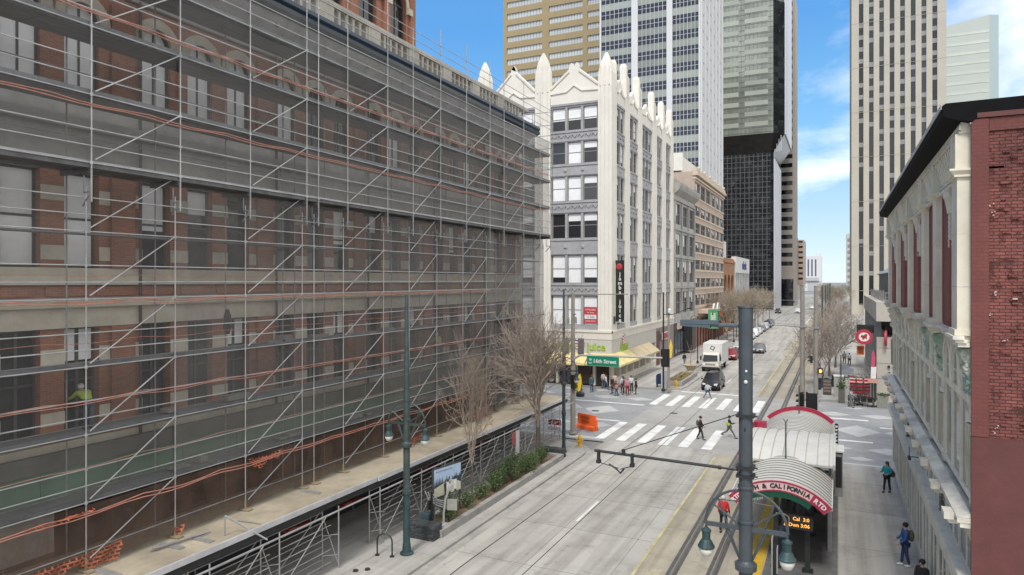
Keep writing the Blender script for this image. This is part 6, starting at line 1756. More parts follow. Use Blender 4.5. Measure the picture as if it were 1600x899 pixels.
b = MB(); b.path([(0,0,0),(.0,0,.5),(.08,0,1.2),(.3,0,1.75),(.42,0,1.9)],.05,8); b.lathe((-.02,0,.0),[(.26,0),(.24,.06),(.08,.08)],10); put('pole',b.data('pole',M('pale grey pole',(.45,.45,.43),.6,var=.1)),rk)
b = MB()
for k in range(4): b.path([(-.9+.13*k,.1,1.5-.05*k),(-.72+.13*k,.1,1.1),(-.35+.1*k,.1,.85-.03*k+.1*k),(.15,.1,.72+.11*k)],.028,5)
put('curved_bar',b.data('curved_bar',galv),rk)
b = MB(); b.box(.15,.6,.06,.14,.65,1.15); put('plate',b.data('plate',M('stone grey plate',(.36,.36,.33),.7)),rk)
mp = root('litter_bin','dark steel blue bin with a slim post beside the black stone block','bin',(-17.0,26.6,0))
b = MB(); b.box(-.3,.2,-.2,.25,.0,.75); put('body',b.data('body',M('steel blue bin',(.05,.08,.10),.5,var=.2)),mp); b = MB(); b.box(.22,.3,-.05,.03,0,1.75); b.box(.08,.2,-.1,.08,.95,1.35); put('post',b.data('post',blackm),mp)
def rack(loc,label):
    r = root('bike_rack',label,'bike rack',loc,radians(12)); b = MB(); b.path([(-.33,0,.02),(-.33,0,.62)]+[(-.33*cos(radians(t)),0,.62+.3*sin(radians(t))) for t in range(15,180,15)]+[(.33,0,.62),(.33,0,.02)],.032,7); put('hoop',b.data('hoop',blackm),r)
    [put('foot',(lambda m_: (m_.lathe((sx_,0,.005),[(.1,0),(.1,.03),(.05,.05)],10), m_.data('foot',blackm))[1])(MB()),r) for sx_ in (-.33,.33)]
rack((-16.95,23.3,0),'black hoop bike rack beside the teal lamp post')
for k,(x,y) in enumerate(((-17.1,21.6),(-16.75,21.9))):
    b = MB(); b.lathe((x,y,.005),[(.11,0),(.11,.04),(.06,.07),(.04,.04)],12); solo(b,'rack_stump',blackm,('left','right')[k]+' of two cut bike rack feet on the pavement','rack foot')
def hydrant(loc,label):
    r = root('fire_hydrant',label,'hydrant',loc); ym_ = M('hydrant yellow',(.70,.40,.02),.5,var=.1)
    b = MB(); b.lathe((0,0,0),[(.2,0),(.2,.06),(.12,.08),(.115,.5),(.17,.52),(.17,.57),(.14,.6),(.1,.72),(.04,.78),(.04,.84)],12); put('body',b.data('body',ym_),r)
    b = MB(); b.tube((-.24,0,.42),(.24,0,.42),.065,n=8); b.tube((0,-.22,.4),(0,0,.4),.085,n=8); put('outlet',b.data('outlet',ym_),r)
hydrant((-16.1,44.6,0),'yellow fire hydrant on the near corner beside the signal pole'); hydrant((-15.6,73.2,0),'yellow fire hydrant at the far corner bed')
br = root('road_barrier','orange plastic road closed barrier standing in the side street','barrier',(-17.6,50.4,-.12),radians(-22))
b = MB(); b.loft([[(x,-.28,0),(x,-.26,.25),(x,-.12,.35),(x,-.1,1.1),(x,.1,1.1),(x,.12,.35),(x,.26,.25),(x,.28,0)] for x in (-.9,.9)]); b.box(.9,1.02,-.1,.1,.2,.9); b.box(-.9,.9,-.07,.07,1.1,1.16); o = put('body',b.data('body',orangep),br); bevel(o,.03)
b = MB(); b.add(text_mb('ROAD',.32,.01),face_y(-.1,-.125,.88)); b.add(text_mb('CLOSED',.26,.01),face_y(-.1,-.127,.58)); put('lettering',b.data('lettering',M('dark red lettering',(.28,.03,.01),.6)),br)
b = MB(); b.tube((-19.0,47.2,0),(-19.0,47.2,1.1),.03); b.box(-19.5,-18.5,47.15,47.2,.7,1.1); b.box(-19.5,-18.5,47.15,47.2,.3,.55,1); o = solo(b,'barricade',[redp,whitep],'small red and white barricade behind the signal pole','barricade')
mb_ = root('mailbox','dark blue mailbox on the far corner pavement','mailbox',(-17.3,71.9+1.0,0)); b = MB(); b.prism([(-.3,.35)]+[(.3*cos(radians(180-t)),1.15+.3*sin(radians(t))) for t in range(0,181,20)]+[(.3,.35)],'y',-.28,.28); put('body',b.data('body',M('mailbox navy',(.015,.03,.08),.4)),mb_); b = MB()
for sx_ in (-.24,.24):
    for sy_ in (-.22,.22): b.box(sx_-.04,sx_+.04,sy_-.04,sy_+.04,0,.35)
put('leg',b.data('leg',M('mailbox navy',(.015,.03,.08),.4)),mb_)
b = MB(); b.box(-17.0,-16.5,72.4,72.9,.005,1.75); b.box(-17.03,-16.47,72.37,72.93,1.75,1.82); solo(b,'utility_cabinet',M('pale grey cabinet',(.5,.51,.52),.5,.1,var=.05),'pale grey utility cabinet between the mailbox and the black signal pole','cabinet')
fb_ = root('planter_bed','raised corner planter with brown soil and timber rails beside the waiting black car','planter',(-16,79,0))
b = MB(); b.box(-17.2,-15.2,74.3,74.55,.01,.5); b.box(-17.2,-15.2,83.0,83.25,.01,.5); b.box(-17.2,-16.95,74.551,82.999,.01,.5); b.box(-15.45,-15.2,74.551,82.999,.01,.5); part(b,'kerb',kerbm,fb_); b = MB(); b.box(-16.949,-15.451,74.551,82.999,.01,.36); part(b,'soil',soil,fb_)
b = MB()
for y in (76.5,79,81.2): b.box(-16.9,-15.5,y,y+.15,.36,.62)
b.box(-16.3,-16.15,76.6,81,.55,.68); part(b,'timber_rail',M('mossy timber',(.25,.21,.10),.9,var=.3),fb_)
fv = root('flower_vase','wide concrete flower bowl with a thin bare sapling at the planter end','planter',(-16.6,86.2,0)); b = MB(); b.lathe((0,0,0),[(.45,0),(.5,.1),(.35,.3),(.8,.85),(.95,.95),(.85,.98),(.7,.8),(.01,.8)],16); put('bowl',b.data('bowl',M('tan concrete bowl',(.42,.35,.26),.8)),fv)
b = MB(); b.tube((0,0,.8),(.1,0,3.4),.05,.02); b.tube((.05,0,2),(.7,.1,3.8),.03,.01); b.tube((.05,0,2.2),(-.5,.1,4),.03,.01); put('sapling',b.data('sapling',M('pinkish bark',(.35,.22,.17),.9)),fv)
# right side furniture beyond the crossing
uc = root('utility_cabinet','tall pale grey utility cabinet with white cap beyond the crossing','cabinet',(.0,74.5,0)); b = MB(); b.box(-.42,.42,-.4,.4,0,2.0); put('body',b.data('body',M('warm grey cabinet',(.33,.32,.30),.6,var=.05)),uc); b = MB(); b.box(-.46,.46,-.44,.44,2.0,2.1); put('cap',b.data('cap',whitep),uc)
nb = root('newspaper_box','black slatted newspaper stand next to the grey cabinet','newspaper box',(-1.0,75.3,0)); b = MB(); b.box(-.4,.35,-.3,.3,0,1.55); put('body',b.data('body',M('dark grey stand',(.06,.06,.062),.5)),nb); b = MB()
for k in range(4): b.box(-.36,.31,-.33,-.301,.3+.32*k,.5+.32*k)
put('shelf',b.data('shelf',M('brown papers',(.22,.17,.14),.8,var=.3)),nb)
for k in range(3):
    r = root('newspaper_box',('blue','grey','dark')[k]+' newspaper box by the tree trunks beyond the right tan pole','newspaper box',(-1.9+.75*k,78.5+1.4*k,0)); b = MB(); b.box(-.3,.3,-.25,.25,.2,1.2); put('body',b.data('body',[M('navy box',(.03,.05,.10),.4),M('grey box',(.30,.33,.35),.4),M('black box',(.03,.03,.03),.4)][k]),r); b = MB(); b.box(-.25,.25,-.2,.2,0,.2); b.box(-.24,.24,-.26,-.251,.7,1.1); put('base',b.data('base',blackm),r)
# ================================================================== cafe corner
chm = M('red chair frame',(.42,.03,.05),.5); cushion = M('white chair slat',(.68,.66,.64),.6)
def cafe_chair(loc,rz,label):
    r = root('cafe_chair',label,'chair',loc,rz,'red and white cafe chairs on the corner terrace')
    b = MB(); b.box(-.25,.25,-.25,.25,.42,.47); put('seat',b.data('seat',chm),r)
    b = MB()
    for k in range(4): b.box(-.25,.25,.22,.27,.5+.13*k,.58+.13*k,k%2)
    put('backrest',b.data('backrest',[cushion,chm]),r)
    for sx_ in (-.22,.22):
        for sy_ in (-.22,.22): b = MB(); b.box(sx_-.02,sx_+.02,sy_-.02,sy_+.02,0,.42); put('leg',b.data('leg',blackm),r)
for k in range(3):
    for i in range(5):
        cafe_chair((1.2+.62*k,72.9+.05*i,.3*i),0,('bottom','second','middle','fourth','top')[i]+' red and white chair of the '+('stack beside the clipped shrub','middle chair stack','stack beside the blade sign post')[k])
def cafe_table(loc,label):
    r = root('cafe_table',label,'table',loc); b = MB(); b.box(-.6,.6,-.35,.35,.72,.76); put('tabletop',b.data('tabletop',blackm),r); b = MB(); b.box(-.04,.04,-.04,.04,.03,.72); b.box(-.3,.3,-.25,.25,0,.03); put('leg',b.data('leg',blackm),r)
cafe_table((1.75,71.2,-.1),'black cafe table in front of the red and white chairs'); cafe_table((2.9,70.6,-.1),'black cafe table beside the grey planter box')
for k,(x,y) in enumerate(((1.0,70.6),(1.5,70.3),(2.1,70.4),(2.6,70.2),(4.6,70.4),(5.2,70.8))):
    r = root('metal_chair','dark metal cafe chair '+('left of the black table','at the near side of the black table','right of the black table','between the table and the planter box','right of the planter box','at the wall beyond the planter box')[k],'chair',(x,y,-.11),R.uniform(-.5,.5)); b = MB(); b.box(-.22,.22,-.22,.22,.42,.46); put('seat',b.data('seat',blackm),r); b = MB(); b.box(-.22,.22,.19,.23,.46,.88); put('backrest',b.data('backrest',blackm),r); b = MB()
    for sx_ in (-.2,.2):
        for sy_ in (-.2,.2): b.tube((sx_,sy_,0),(sx_*.9,sy_*.9,.42),.018)
    put('leg',b.data('leg',blackm),r)
def plant_box(loc,w_,d_,h_,label,mt,seed,ph=.5,n=220):
    r = root('plant_box',label,'planter',loc); b = MB(); b.box(-w_/2,w_/2,-d_/2,d_/2,0,h_); put('box',b.data('box',mt),r); q = random.Random(seed); b = MB()
    for k in range(n):
        p = Vector((q.gauss(0,w_*.3),q.gauss(0,d_*.3),h_+abs(q.gauss(0,ph*.5)))); a = Vector((q.uniform(-1,1),q.uniform(-1,1),q.uniform(0,1))).normalized(); c_ = a.orthogonal().normalized(); b.poly([tuple(p),tuple(p+a*.08+c_*.05),tuple(p+a*.17),tuple(p+a*.08-c_*.05)],q.choice((0,0,1)))
    put('foliage',b.data('foliage',leafm),r)
greybox = M('grey planter box',(.22,.23,.20),.7,var=.1); plant_box((3.6,70.4,-.11),.9,.6,1.05,'grey planter box in front of the beige wall',greybox,1,.2,120)
plant_box((.25,71.6,-.11),.55,.55,1.3,'left dark planter with a clipped shrub at the terrace corner',M('dark planter',(.10,.10,.09),.7),2,.8,260); plant_box((.2,74.6,0),.5,.5,1.2,'dark planter with leafy plant behind the corner one',M('dark planter',(.10,.10,.09),.7),4,.7,220); plant_box((1.9,77.2,0),1.5,.6,1.0,'brown planter of dark green shrubs behind the striped chairs',M('brown planter',(.12,.085,.06),.7),3,.7,420)
b = MB(); b.tube((.2,73.2,0),(.2,73.2,4.2),.05); b.tube((.2,73.2,2.5),(2.4,73.2,2.4),.015); solo(b,'terrace_post',blackm,'slim black post and rail at the terrace corner','post')
for k in range(5):
    r = root('patio_set',('nearest','second','third','fourth','farthest')[k]+' grey bistro chair cluster seat on the pavement under the orange sign','chair',(.4+.45*(k%3),88+1.3*k,0)); b = MB(); b.box(-.3,.3,-.3,.3,.42,.46); b.box(-.3,.3,.25,.3,.46,.95); put('seat',b.data('seat',M('steel grey chair',(.33,.36,.40),.4,.3)),r); b = MB()
    for sx_ in (-.25,.25):
        for sy_ in (-.25,.25): b.box(sx_-.02,sx_+.02,sy_-.02,sy_+.02,0,.42)
    put('leg',b.data('leg',blackm),r)
# ================================================================== bare trees
def tree(loc,h,spread,seed,label,mt,tips=1.0,stems=4,trunk_h=.3,r0=.16,group=None,fine=.006,lv=4):
    q = random.Random(seed)
    r = root('bare_tree',label,'tree',loc,0,group)
    T = MB(); Bm = MB()
    p = Vector((0,0,0)); pts = [p.copy()]
    th = h*trunk_h
    for i in range(4): p = p+Vector((q.uniform(-.04,.04),q.uniform(-.04,.04),th/4)); pts.append(p.copy())
    T.path(pts,r0,8,0,r0*.72); top = p.copy()
    def grow(p,d,ln,rad,lvl,acc):
        n = 4 if lvl < 2 else 3 if lvl < 3 else 2; a = p.copy()
        for i in range(n):
            d = (d+Vector((q.uniform(-.30,.30),q.uniform(-.30,.30),q.uniform(-.10,.22)))).normalized()
            b = a+d*ln/n; r1 = rad*(1-.22*(i+1)/n*1.2)
            acc.tube(a,b,max(fine,rad*(1-.26*i/n)),max(fine,r1),5 if lvl < 2 else 3,0,False)
            if lvl < lv and i > 0 and q.random() < .8*tips:
                side = d.orthogonal().normalized(); side.rotate(Matrix.Rotation(q.uniform(0,2*pi),3,d)); dd = (d*q.uniform(.6,1.0)+side*q.uniform(.5,1.1)).normalized()
                grow(b,dd,ln*q.uniform(.5,.72),rad*.5,lvl+1,acc)
            a = b
        if lvl < lv:
            for k in range(q.choice((2,2,3))):
                side = d.orthogonal().normalized(); side.rotate(Matrix.Rotation(2*pi*k/3+q.uniform(-.6,.6),3,d)); dd = (d+side*q.uniform(.25,.6)*spread).normalized()
                grow(a,dd,ln*q.uniform(.62,.85),rad*.58,lvl+1,acc)
    for k in range(stems):
        a = 2*pi*k/stems+q.uniform(-.4,.4); d = Vector((cos(a)*spread*.55,sin(a)*spread*.55,1)).normalized()
        grow(top-Vector((0,0,q.uniform(0,.25)*th)),d,h*.27,r0*.55,0,Bm)
    put('trunk',T.data('trunk',trunkm),r); put('branches',Bm.data('branches',mt),r)
    return r
bark = M('warm grey bark',(.28,.225,.185),.9,var=.25,scale=3); bark2 = M('pinkish grey bark',(.31,.255,.215),.9,var=.25,scale=3); bark3 = M('pale tan twig bark',(.33,.285,.225),.9,var=.2,scale=.5); bark4 = M('grey brown bark',(.34,.295,.255),.9,var=.2,scale=.5)
trunkm = M('dark tree trunk bark',(.115,.095,.08),.95,var=.3,scale=5,bmp=.4,bscale=20)
slim = tree((-16.85,30.6,.2),8.2,.42,11,'slim bare tree rising behind the picture board',bark,1.15,5,.24,.12,fine=.009)
slim.scale = (.46,.46,.98)
bigt = tree((-17.0,39.3,.2),9.0,.72,23,'larger bare tree with forked trunk at the far end of the planter',bark2,1.2,6,.28,.2,fine=.010)
bigt.scale = (.9,.9,1.02)
lt = []
ordn = ['nearest','second','third','fourth','fifth','sixth']
for i in range(5):
    y = 130+13*i
    if i < 2: o = tree((-18.4,y,0),13,.95,40+i,ordn[i]+' pale bare tree of the clump over the parked cars',bark3,1.25,6,.2,.2,'pale trees over the parked cars',.024)
    else: o = copy_thing(lt[i%2],(-18.3+.4*(i%2),y,0),1.3*i,ordn[i]+' pale bare tree of the clump over the parked cars')
    o.scale = (.62,.62,.82); lt.append(o)
rt_ = []
for i in range(6):
    y = (80,88,99,115,140,170)[i]
    if i < 2: o = tree((-1.5+.5*(i%2),y,0),8.2,.9,60+i,ordn[i]+' bare tree of the row beside the tram track',bark4,1.05,4,.2,.18,'bare trees beside the tram track',.016)
    else: o = copy_thing(rt_[i%2],(-1.2+.4*(i%3),y,0),1.7*i,ordn[i]+' bare tree of the row beside the tram track'); pass
    o.scale = (.8,.8,.95+.03*i); rt_.append(o)
for i in range(5):
    o = copy_thing(lt[i%2],((-30,-9,-1,6,-2)[i],(640,560,330,420,250)[i],0),.7*i,('distant bare tree in front of the small white block','distant bare tree in the middle of the street end','distant bare tree behind the last wire pole','distant bare tree below the slim cream building','nearer bare tree of those at the street end')[i]); o['group'] = 'trees at the street end'; o.scale = (.9,.9,.8) 
# ================================================================== vehicles
tyre = M('tyre rubber',(.015,.015,.016),.85); rimm = M('alloy rim',(.35,.36,.37),.3,.8); cglass = glass('car glass',(.03,.035,.04),.08,.2,.5,.3)
headl = M('headlight lens',(.70,.72,.74),.15); grille = M('black grille',(.012,.012,.013),.4); plate = M('number plate',(.6,.6,.55),.5)
def wheel(parent,x,y,r,w_):
    t = MB(); t.tube((x-w_/2,y,r),(x+w_/2,y,r),r,n=16); o = put('wheel',t.data('wheel',tyre),parent)
    t = MB(); s = 1 if x > 0 else -1
    t.tube((x+s*(w_/2+.001),y,r),(x+s*(w_/2+.015),y,r),r*.62,n=12); put('rim',t.data('rim',rimm),o)
def car(label,mt,kind,loc,rz=0,group=None):
    c = root('parked_car' if group else 'car',label,'car',loc,rz,group)
    W_,H_ = (.93,1.68) if kind == 'suv' else (.9,1.46)
    Ln = 4.6; h2 = Ln/2
    zs = .98 if kind == 'suv' else .86
    zr = H_
    def sec(y,zb,zsh,w,wr,zt): return [(-w*.9,y,zb),(-w,y,zb+.16),(-w,y,zsh-.1),(-w*.965,y,zsh),(-wr,y,zt-.05),(-wr*.86,y,zt),(wr*.86,y,zt),(wr,y,zt-.05),(w*.965,y,zsh),(w,y,zsh-.1),(w,y,zb+.16),(w*.9,y,zb)]
    yr = h2-.35 if kind == 'suv' else 1.15
    S = [sec(-h2,.32,.55,W_*.80,W_*.66,.60),sec(-h2+.1,.24,.66,W_*.93,W_*.8,.72),sec(-h2+.55,.2,zs-.14,W_,W_*.86,zs-.06),sec(-h2+1.2,.2,zs-.02,W_,W_*.88,zs+.05),
         sec(-.35,.2,zs+.02,W_,W_*.74,zr-.03),sec(.4,.2,zs+.03,W_,W_*.74,zr),sec(yr,.2,zs+.03,W_,W_*.72,zr-.05),sec(h2-.18 if kind == 'suv' else h2-.55,.24,zs+.02,W_*.97,W_*.8,zs+.1),sec(h2,.34,zs-.12,W_*.86,W_*.7,zs-.04)]
    b = MB(); b.loft(S); me = b.data('body',mt,smooth=True); me.set_sharp_from_angle(angle=radians(32)); put('body',me,c)
    def quad_out(pts,name,parent=c,e=.012):
        p = [Vector(q) for q in pts]; n = (p[1]-p[0]).cross(p[3]-p[0]).normalized(); ctr = sum(p,Vector())/4
        if n.dot(ctr-Vector((0,.3,.9))) < 0: n = -n
        p = [ctr+(q-ctr)*.92 for q in p]
        b = MB(); b.loft([[tuple(q-n*.01) for q in p],[tuple(q+n*e) for q in p]]); put(name,b.data(name,cglass),parent)
    quad_out([S[3][4],S[3][7],S[4][7],S[4][4]],'windscreen'); quad_out([S[6][4],S[6][7],S[7][7],S[7][4]],'rear_window')
    for (a,d) in ((3,8),(4,7)):
        quad_out([S[4][a],S[5][a],S[5][d-1] if False else S[5][a+1 if a == 3 else a-1+2-1],S[4][4 if a == 3 else 7]],'side_window') if False else None
    for s in (3,8):
        t_ = 4 if s == 3 else 7
        quad_out([S[4][s],S[5][s],S[5][t_],S[4][t_]],'side_window'); quad_out([S[5][s],S[6][s],S[6][t_],S[5][t_]],'side_window')
    for x in (-W_+.1,W_-.1):
        for y in (-h2+.85,h2-.85): wheel(c,x,y,.36 if kind == 'suv' else .32,.24)
    for s in (-1,1):
        b = MB(); b.loft([[(s*.42,-h2-.02,.62),(s*.74,-h2+.05,.64),(s*.74,-h2+.04,.76),(s*.42,-h2-.01,.72)],[(s*.42,-h2+.14,.62),(s*.78,-h2+.3,.64),(s*.78,-h2+.3,.8),(s*.42,-h2+.16,.76)]]); put('headlight',b.data('headlight',headl),c)
        b = MB(); b.box(s*(W_+.02),s*(W_+.2),-h2+1.42,-h2+1.54,zs+.02,zs+.16); put('mirror',b.data('mirror',mt),c)
    b = MB(); b.box(-.4,.4,-h2-.015,-h2+.1,.5,.66); b.box(-.55,.55,-h2-.01,-h2+.1,.3,.42); put('grille',b.data('grille',grille),c)
    b = MB(); b.box(-.2,.2,-h2-.03,-h2-.016,.44,.54); put('number_plate',b.data('number_plate',plate),c)
    return c
cp = lambda n,c,r=.3: M(n,c,r,.25,var=.03,scale=1)
black_car = cp('black car paint',(.016,.017,.02),.22); silver = cp('silver car paint',(.50,.51,.52)); white_car = cp('white car paint',(.68,.68,.67)); red_car = cp('red car paint',(.24,.015,.025)); greycar = cp('grey car paint',(.16,.17,.19)); navy = cp('dark blue car paint',(.03,.04,.065))
car('black sport utility car waiting at the far crosswalk',black_car,'suv',(-12.1,75.4,-.115))
car('red car following behind the white box truck',red_car,'sedan',(-14.2,104.8,-.115)); car('silver car half hidden behind the thick slate post',silver,'sedan',(-14.9,119.2,-.115)); car('dark blue grey car in the middle lane behind the slate post',greycar,'sedan',(-11.5,116.0,-.115))
pk = [(white_car,'sedan','nearest white sedan'),(white_car,'suv','white sport utility car, second'),(silver,'sedan','silver sedan, third'),(greycar,'sedan','dark grey sedan, fourth'),(silver,'suv','silver sport utility car, fifth'),(navy,'suv','dark blue sport utility car, sixth'),(greycar,'suv','grey sport utility car, farthest')]
for i,(m_,k_,l_) in enumerate(pk): car(l_+' in the parked kerb row',m_,k_,(-15.75,141.5+7.4*i,-.115),0,'cars parked at the kerb under the trees')
car('white van like car stopped far down the car lane',white_car,'suv',(-13.0,262,-.115)); car('dark car at the kerb below the dark tower entrance',black_car,'suv',(-19.0,255,0)); car('distant white car at the street end',white_car,'sedan',(-9.8,300,-.115)); car('distant grey car beyond the white one',greycar,'sedan',(-7.9,330,-.115))
tk = root('box_truck','white box truck with a dark square logo driving down the kerb lane','truck',(-14.6,88.6,-.115))
b = MB(); b.box(-1.2,1.2,1.75,7.2,.85,3.45); o = put('cargo_box',b.data('cargo_box',M('white truck box',(.66,.66,.65),.5,var=.04,dirt=.12)),tk); bevel(o,.04)
wt_ = M('white truck cab',(.64,.62,.58),.35,var=.04)
b = MB(); b.loft([[(-w,y,.55),(-w,y,zb),(-w*.93,y2,zt),(w*.93,y2,zt),(w,y,zb),(w,y,.55)] for (y,y2,w,zb,zt) in ((0,.42,1.0,1.3,2.2),(.06,.5,1.05,1.32,2.28),(.7,.75,1.08,1.34,2.36),(1.65,1.65,1.08,1.34,2.36))]); put('cab',b.data('cab',wt_),tk)
b = MB(); b.loft([[(-.92,-.02,1.36),(.92,-.02,1.36),(.84,.36,2.08),(-.84,.36,2.08)],[(-.92,.05,1.36),(.92,.05,1.36),(.84,.43,2.1),(-.84,.43,2.1)]]); put('windscreen',b.data('windscreen',cglass),tk)
for s in (-1,1):
    b = MB(); b.box(s*1.05,s*1.095,.7,1.5,1.4,2.1); put('side_window',b.data('side_window',cglass),tk)
    b = MB(); b.box(s*.62,s*.95,-.03,.06,.78,.98); put('headlight',b.data('headlight',headl),tk)
    b = MB(); b.box(s*1.12,s*1.3,.25,.35,1.4,1.95); b.tube((s*1.0,.4,1.5),(s*1.2,.3,1.6),.02); put('mirror',b.data('mirror',blackm),tk)
    for y in (.75,5.6): wheel(tk,s*.95,y,.4,.28)
b = MB(); b.box(-.6,.6,-.035,.05,.85,1.05); put('grille',b.data('grille',M('pale grille',(.30,.29,.27),.4)),tk); b = MB(); b.box(-1.05,1.05,-.12,.1,.36,.62); b.box(-1.0,1.0,1.0,7.1,.6,.84); put('bumper',b.data('bumper',blackm),tk)
b = MB(); b.prism([(-.34,-.1),(.12,-.34),(.34,.1),(-.12,.34)],'y',1.735,1.749); put('logo_square',b.data('logo_square',M('dark logo',(.05,.055,.07),.5)),tk); b = MB(); b.prism([(-.2,-.04),(.06,-.19),(.2,.06),(-.06,.2)],'y',1.728,1.734); put('logo_face',b.data('logo_face',whitep),tk)
for o in tk.children:
    if o.name.startswith('logo'): o.location.z = 2.85
# ================================================================== people
skin = M('light skin',(.46,.29,.21),.6,var=.05); skin2 = M('brown skin',(.20,.11,.07),.6,var=.05)
hair_b = M('black hair',(.014,.012,.011),.7); hair_br = M('brown hair',(.07,.04,.022),.7); hair_bl = M('fair hair',(.36,.25,.13),.7); hair_gr = M('white cap',(.6,.6,.58),.7)
def cloth(n,c): return M(n,c,.85,var=.15,scale=6)
def skinned(name,verts,edges,rads,mt,parent,root_i=0,sub=1):
    me = bpy.data.meshes.new(name); me.from_pydata(verts,edges,[]); me.materials.append(mt)
    o = put(name,me,parent); mo = o.modifiers.new('Skin','SKIN'); mo.use_smooth_shade = True
    for i,v in enumerate(me.skin_vertices[0].data):
        v.radius = rads[i] if isinstance(rads[i],tuple) else (rads[i],rads[i]); v.use_root = (i == root_i)
    s = o.modifiers.new('Sub','SUBSURF'); s.levels = sub; s.render_levels = sub
    return o
def person(label,loc,rz,h=1.72,top=None,bot=None,sk=None,hair=None,walk=0.,arms=(0,0),elbow=(.25,.25),bag=None,hood=False,lean=0.,long_hair=False,skirt=None,group=None,shoe=None,bend=0.):
    k = h/1.75; r = root('person',label,'person',loc,rz,group); sk = sk or skin
    L_ = lambda x,y,z: (x*k,(y-lean*max(0,z-.9)-bend*max(0,z-.95)*1.2)*k,(z-bend*max(0,z-.95)*.55)*k)
    J = {'pel':L_(0,0,.96),'wst':L_(0,.0,1.12),'chs':L_(0,.0,1.32),'nb':L_(0,.015,1.47),'nk':L_(0,.0,1.53),'hd':L_(0,-.015,1.62),'ht':L_(0,-.005,1.70)}
    V,E,RD = [],[],[]; ix = {}
    def add(n,p,rad,par=None):
        ix[n] = len(V); V.append(p); RD.append(rad*k if not isinstance(rad,tuple) else (rad[0]*k,rad[1]*k))
        if par: E.append((ix[par],ix[n]))
    add('pel',J['pel'],.125); add('wst',J['wst'],.105,'pel'); add('chs',J['chs'],.125,'wst'); add('nb',J['nb'],.07,'chs'); add('nk',J['nk'],.05,'nb'); add('hd',J['hd'],.088,'nk'); add('ht',J['ht'],.075,'hd'); 
    add('nose',(J['hd'][0],J['hd'][1]-.108*k,J['hd'][2]-.01*k),.014,'hd')
    pts = {}
    for s,nm in ((-1,'l'),(1,'r')):
        sw = arms[0 if s < 0 else 1]; eb = elbow[0 if s < 0 else 1]
        sh = L_(s*.18,.0,1.42); el = (sh[0]+s*.05*k,sh[1]-sin(sw)*.28*k,sh[2]-cos(sw)*.28*k)
        wr = (el[0]+s*(.01-.06*eb)*k,el[1]-sin(sw+eb*1.4)*.25*k,el[2]-cos(sw+eb*1.4)*.25*k)
        dv = (Vector(wr)-Vector(el)).normalized()
        add(nm+'sh',sh,.062,'chs'); add(nm+'el',el,.043,nm+'sh'); add(nm+'wr',wr,.03,nm+'el')
        pa = tuple(Vector(wr)+dv*.07*k); add(nm+'pm',pa,.034,nm+'wr')
        for f_,(o_,ln) in enumerate(((-.028,.075),(-.01,.085),(.01,.08),(.027,.062))):
            b0 = Vector(pa)+Vector((0,o_*k,0))+dv*.03*k; m0 = b0+dv*ln*.5*k; t0 = m0+(dv+Vector((-s*.5,0,0))).normalized()*ln*.5*k
            add(nm+'f%d'%f_,tuple(b0),.0085,nm+'pm'); add(nm+'g%d'%f_,tuple(m0),.008,nm+'f%d'%f_); add(nm+'h%d'%f_,tuple(t0),.007,nm+'g%d'%f_)
        th = Vector(wr)+dv*.03*k+Vector((-s*.02,-.03,0))*k; add(nm+'t0',tuple(th),.01,nm+'wr'); add(nm+'t1',tuple(th+(dv*.05+Vector((0,-.015,0)))*k),.008,nm+'t0')
        st = walk*(1 if s < 0 else -1)
        hp = L_(s*.095,0,.92); kn = (hp[0]+s*.005,hp[1]-sin(st*.9)*.44*k-.02*k,hp[2]-cos(st*.9)*.43*k); ba = st*.9-abs(walk)*(.9 if st < 0 else .15)
        an = (kn[0],kn[1]-sin(ba)*.41*k,kn[2]-cos(ba)*.40*k)
        pts[nm] = (sh,el,wr,hp,kn,an)
        add(nm+'hp',hp,.085,'pel'); add(nm+'kn',kn,.05,nm+'hp'); add(nm+'an',an,.035,nm+'kn'); add(nm+'to',(an[0],an[1]-.14*k,an[2]-.045*k),.032,nm+'an')
    low = min(pts['l'][5][2],pts['r'][5][2])-.085*k
    V[:] = [(x,y,z-low) for x,y,z in V]
    body = skinned('body',V,E,RD,sk,r)
    D = lambda p: (p[0],p[1],p[2]-low)
    # jacket
    jv,je,jr = [],[],[]
    def ja(p,rad,par=None): jv.append(D(p)); jr.append((rad[0]*k,rad[1]*k) if isinstance(rad,tuple) else rad*k); (je.append((par,len(jv)-1)) if par is not None else None); return len(jv)-1
    a0 = ja(L_(0,0,.86 if bend == 0 else .92),(.175,.13)); a1 = ja(J['wst'],(.16,.125),a0); a2 = ja(J['chs'],(.175,.14),a1); a3 = ja(J['nb'],(.085,.08),a2)
    for nm in 'lr':
        q0 = ja(pts[nm][0],.082,a2); q1 = ja(pts[nm][1],.06,q0); q2 = ja(pts[nm][2],.047,q1)
    skinned('jacket',jv,je,jr,top,r)
    tv,te,tr = [],[],[]
    def ta(p,rad,par=None): tv.append(D(p)); tr.append((rad[0]*k,rad[1]*k) if isinstance(rad,tuple) else rad*k); (te.append((par,len(tv)-1)) if par is not None else None); return len(tv)-1
    b0 = ta(J['pel'],(.155,.125)); 
    for nm in 'lr':
        q0 = ta(pts[nm][3],.1,b0); q1 = ta(pts[nm][4],.07,q0); an = pts[nm][5]; q2 = ta((an[0],an[1],an[2]+.02*k),.058,q1)
    skinned('trousers',tv,te,tr,bot,r)
    for nm in 'lr':
        an = D(pts[nm][5]); b = MB(); b.blob((an[0],an[1]-.06*k,an[2]-.035*k),.06*k,8,sq=(.85,2.3,.8)); put('shoe',b.data('shoe',shoe or blackm,smooth=True),r)
    hd = D(J['hd']); b = MB(); b.blob((hd[0],hd[1]+.022*k,hd[2]+.045*k),.112*k,10,sq=(.98,1.0,.92)); 
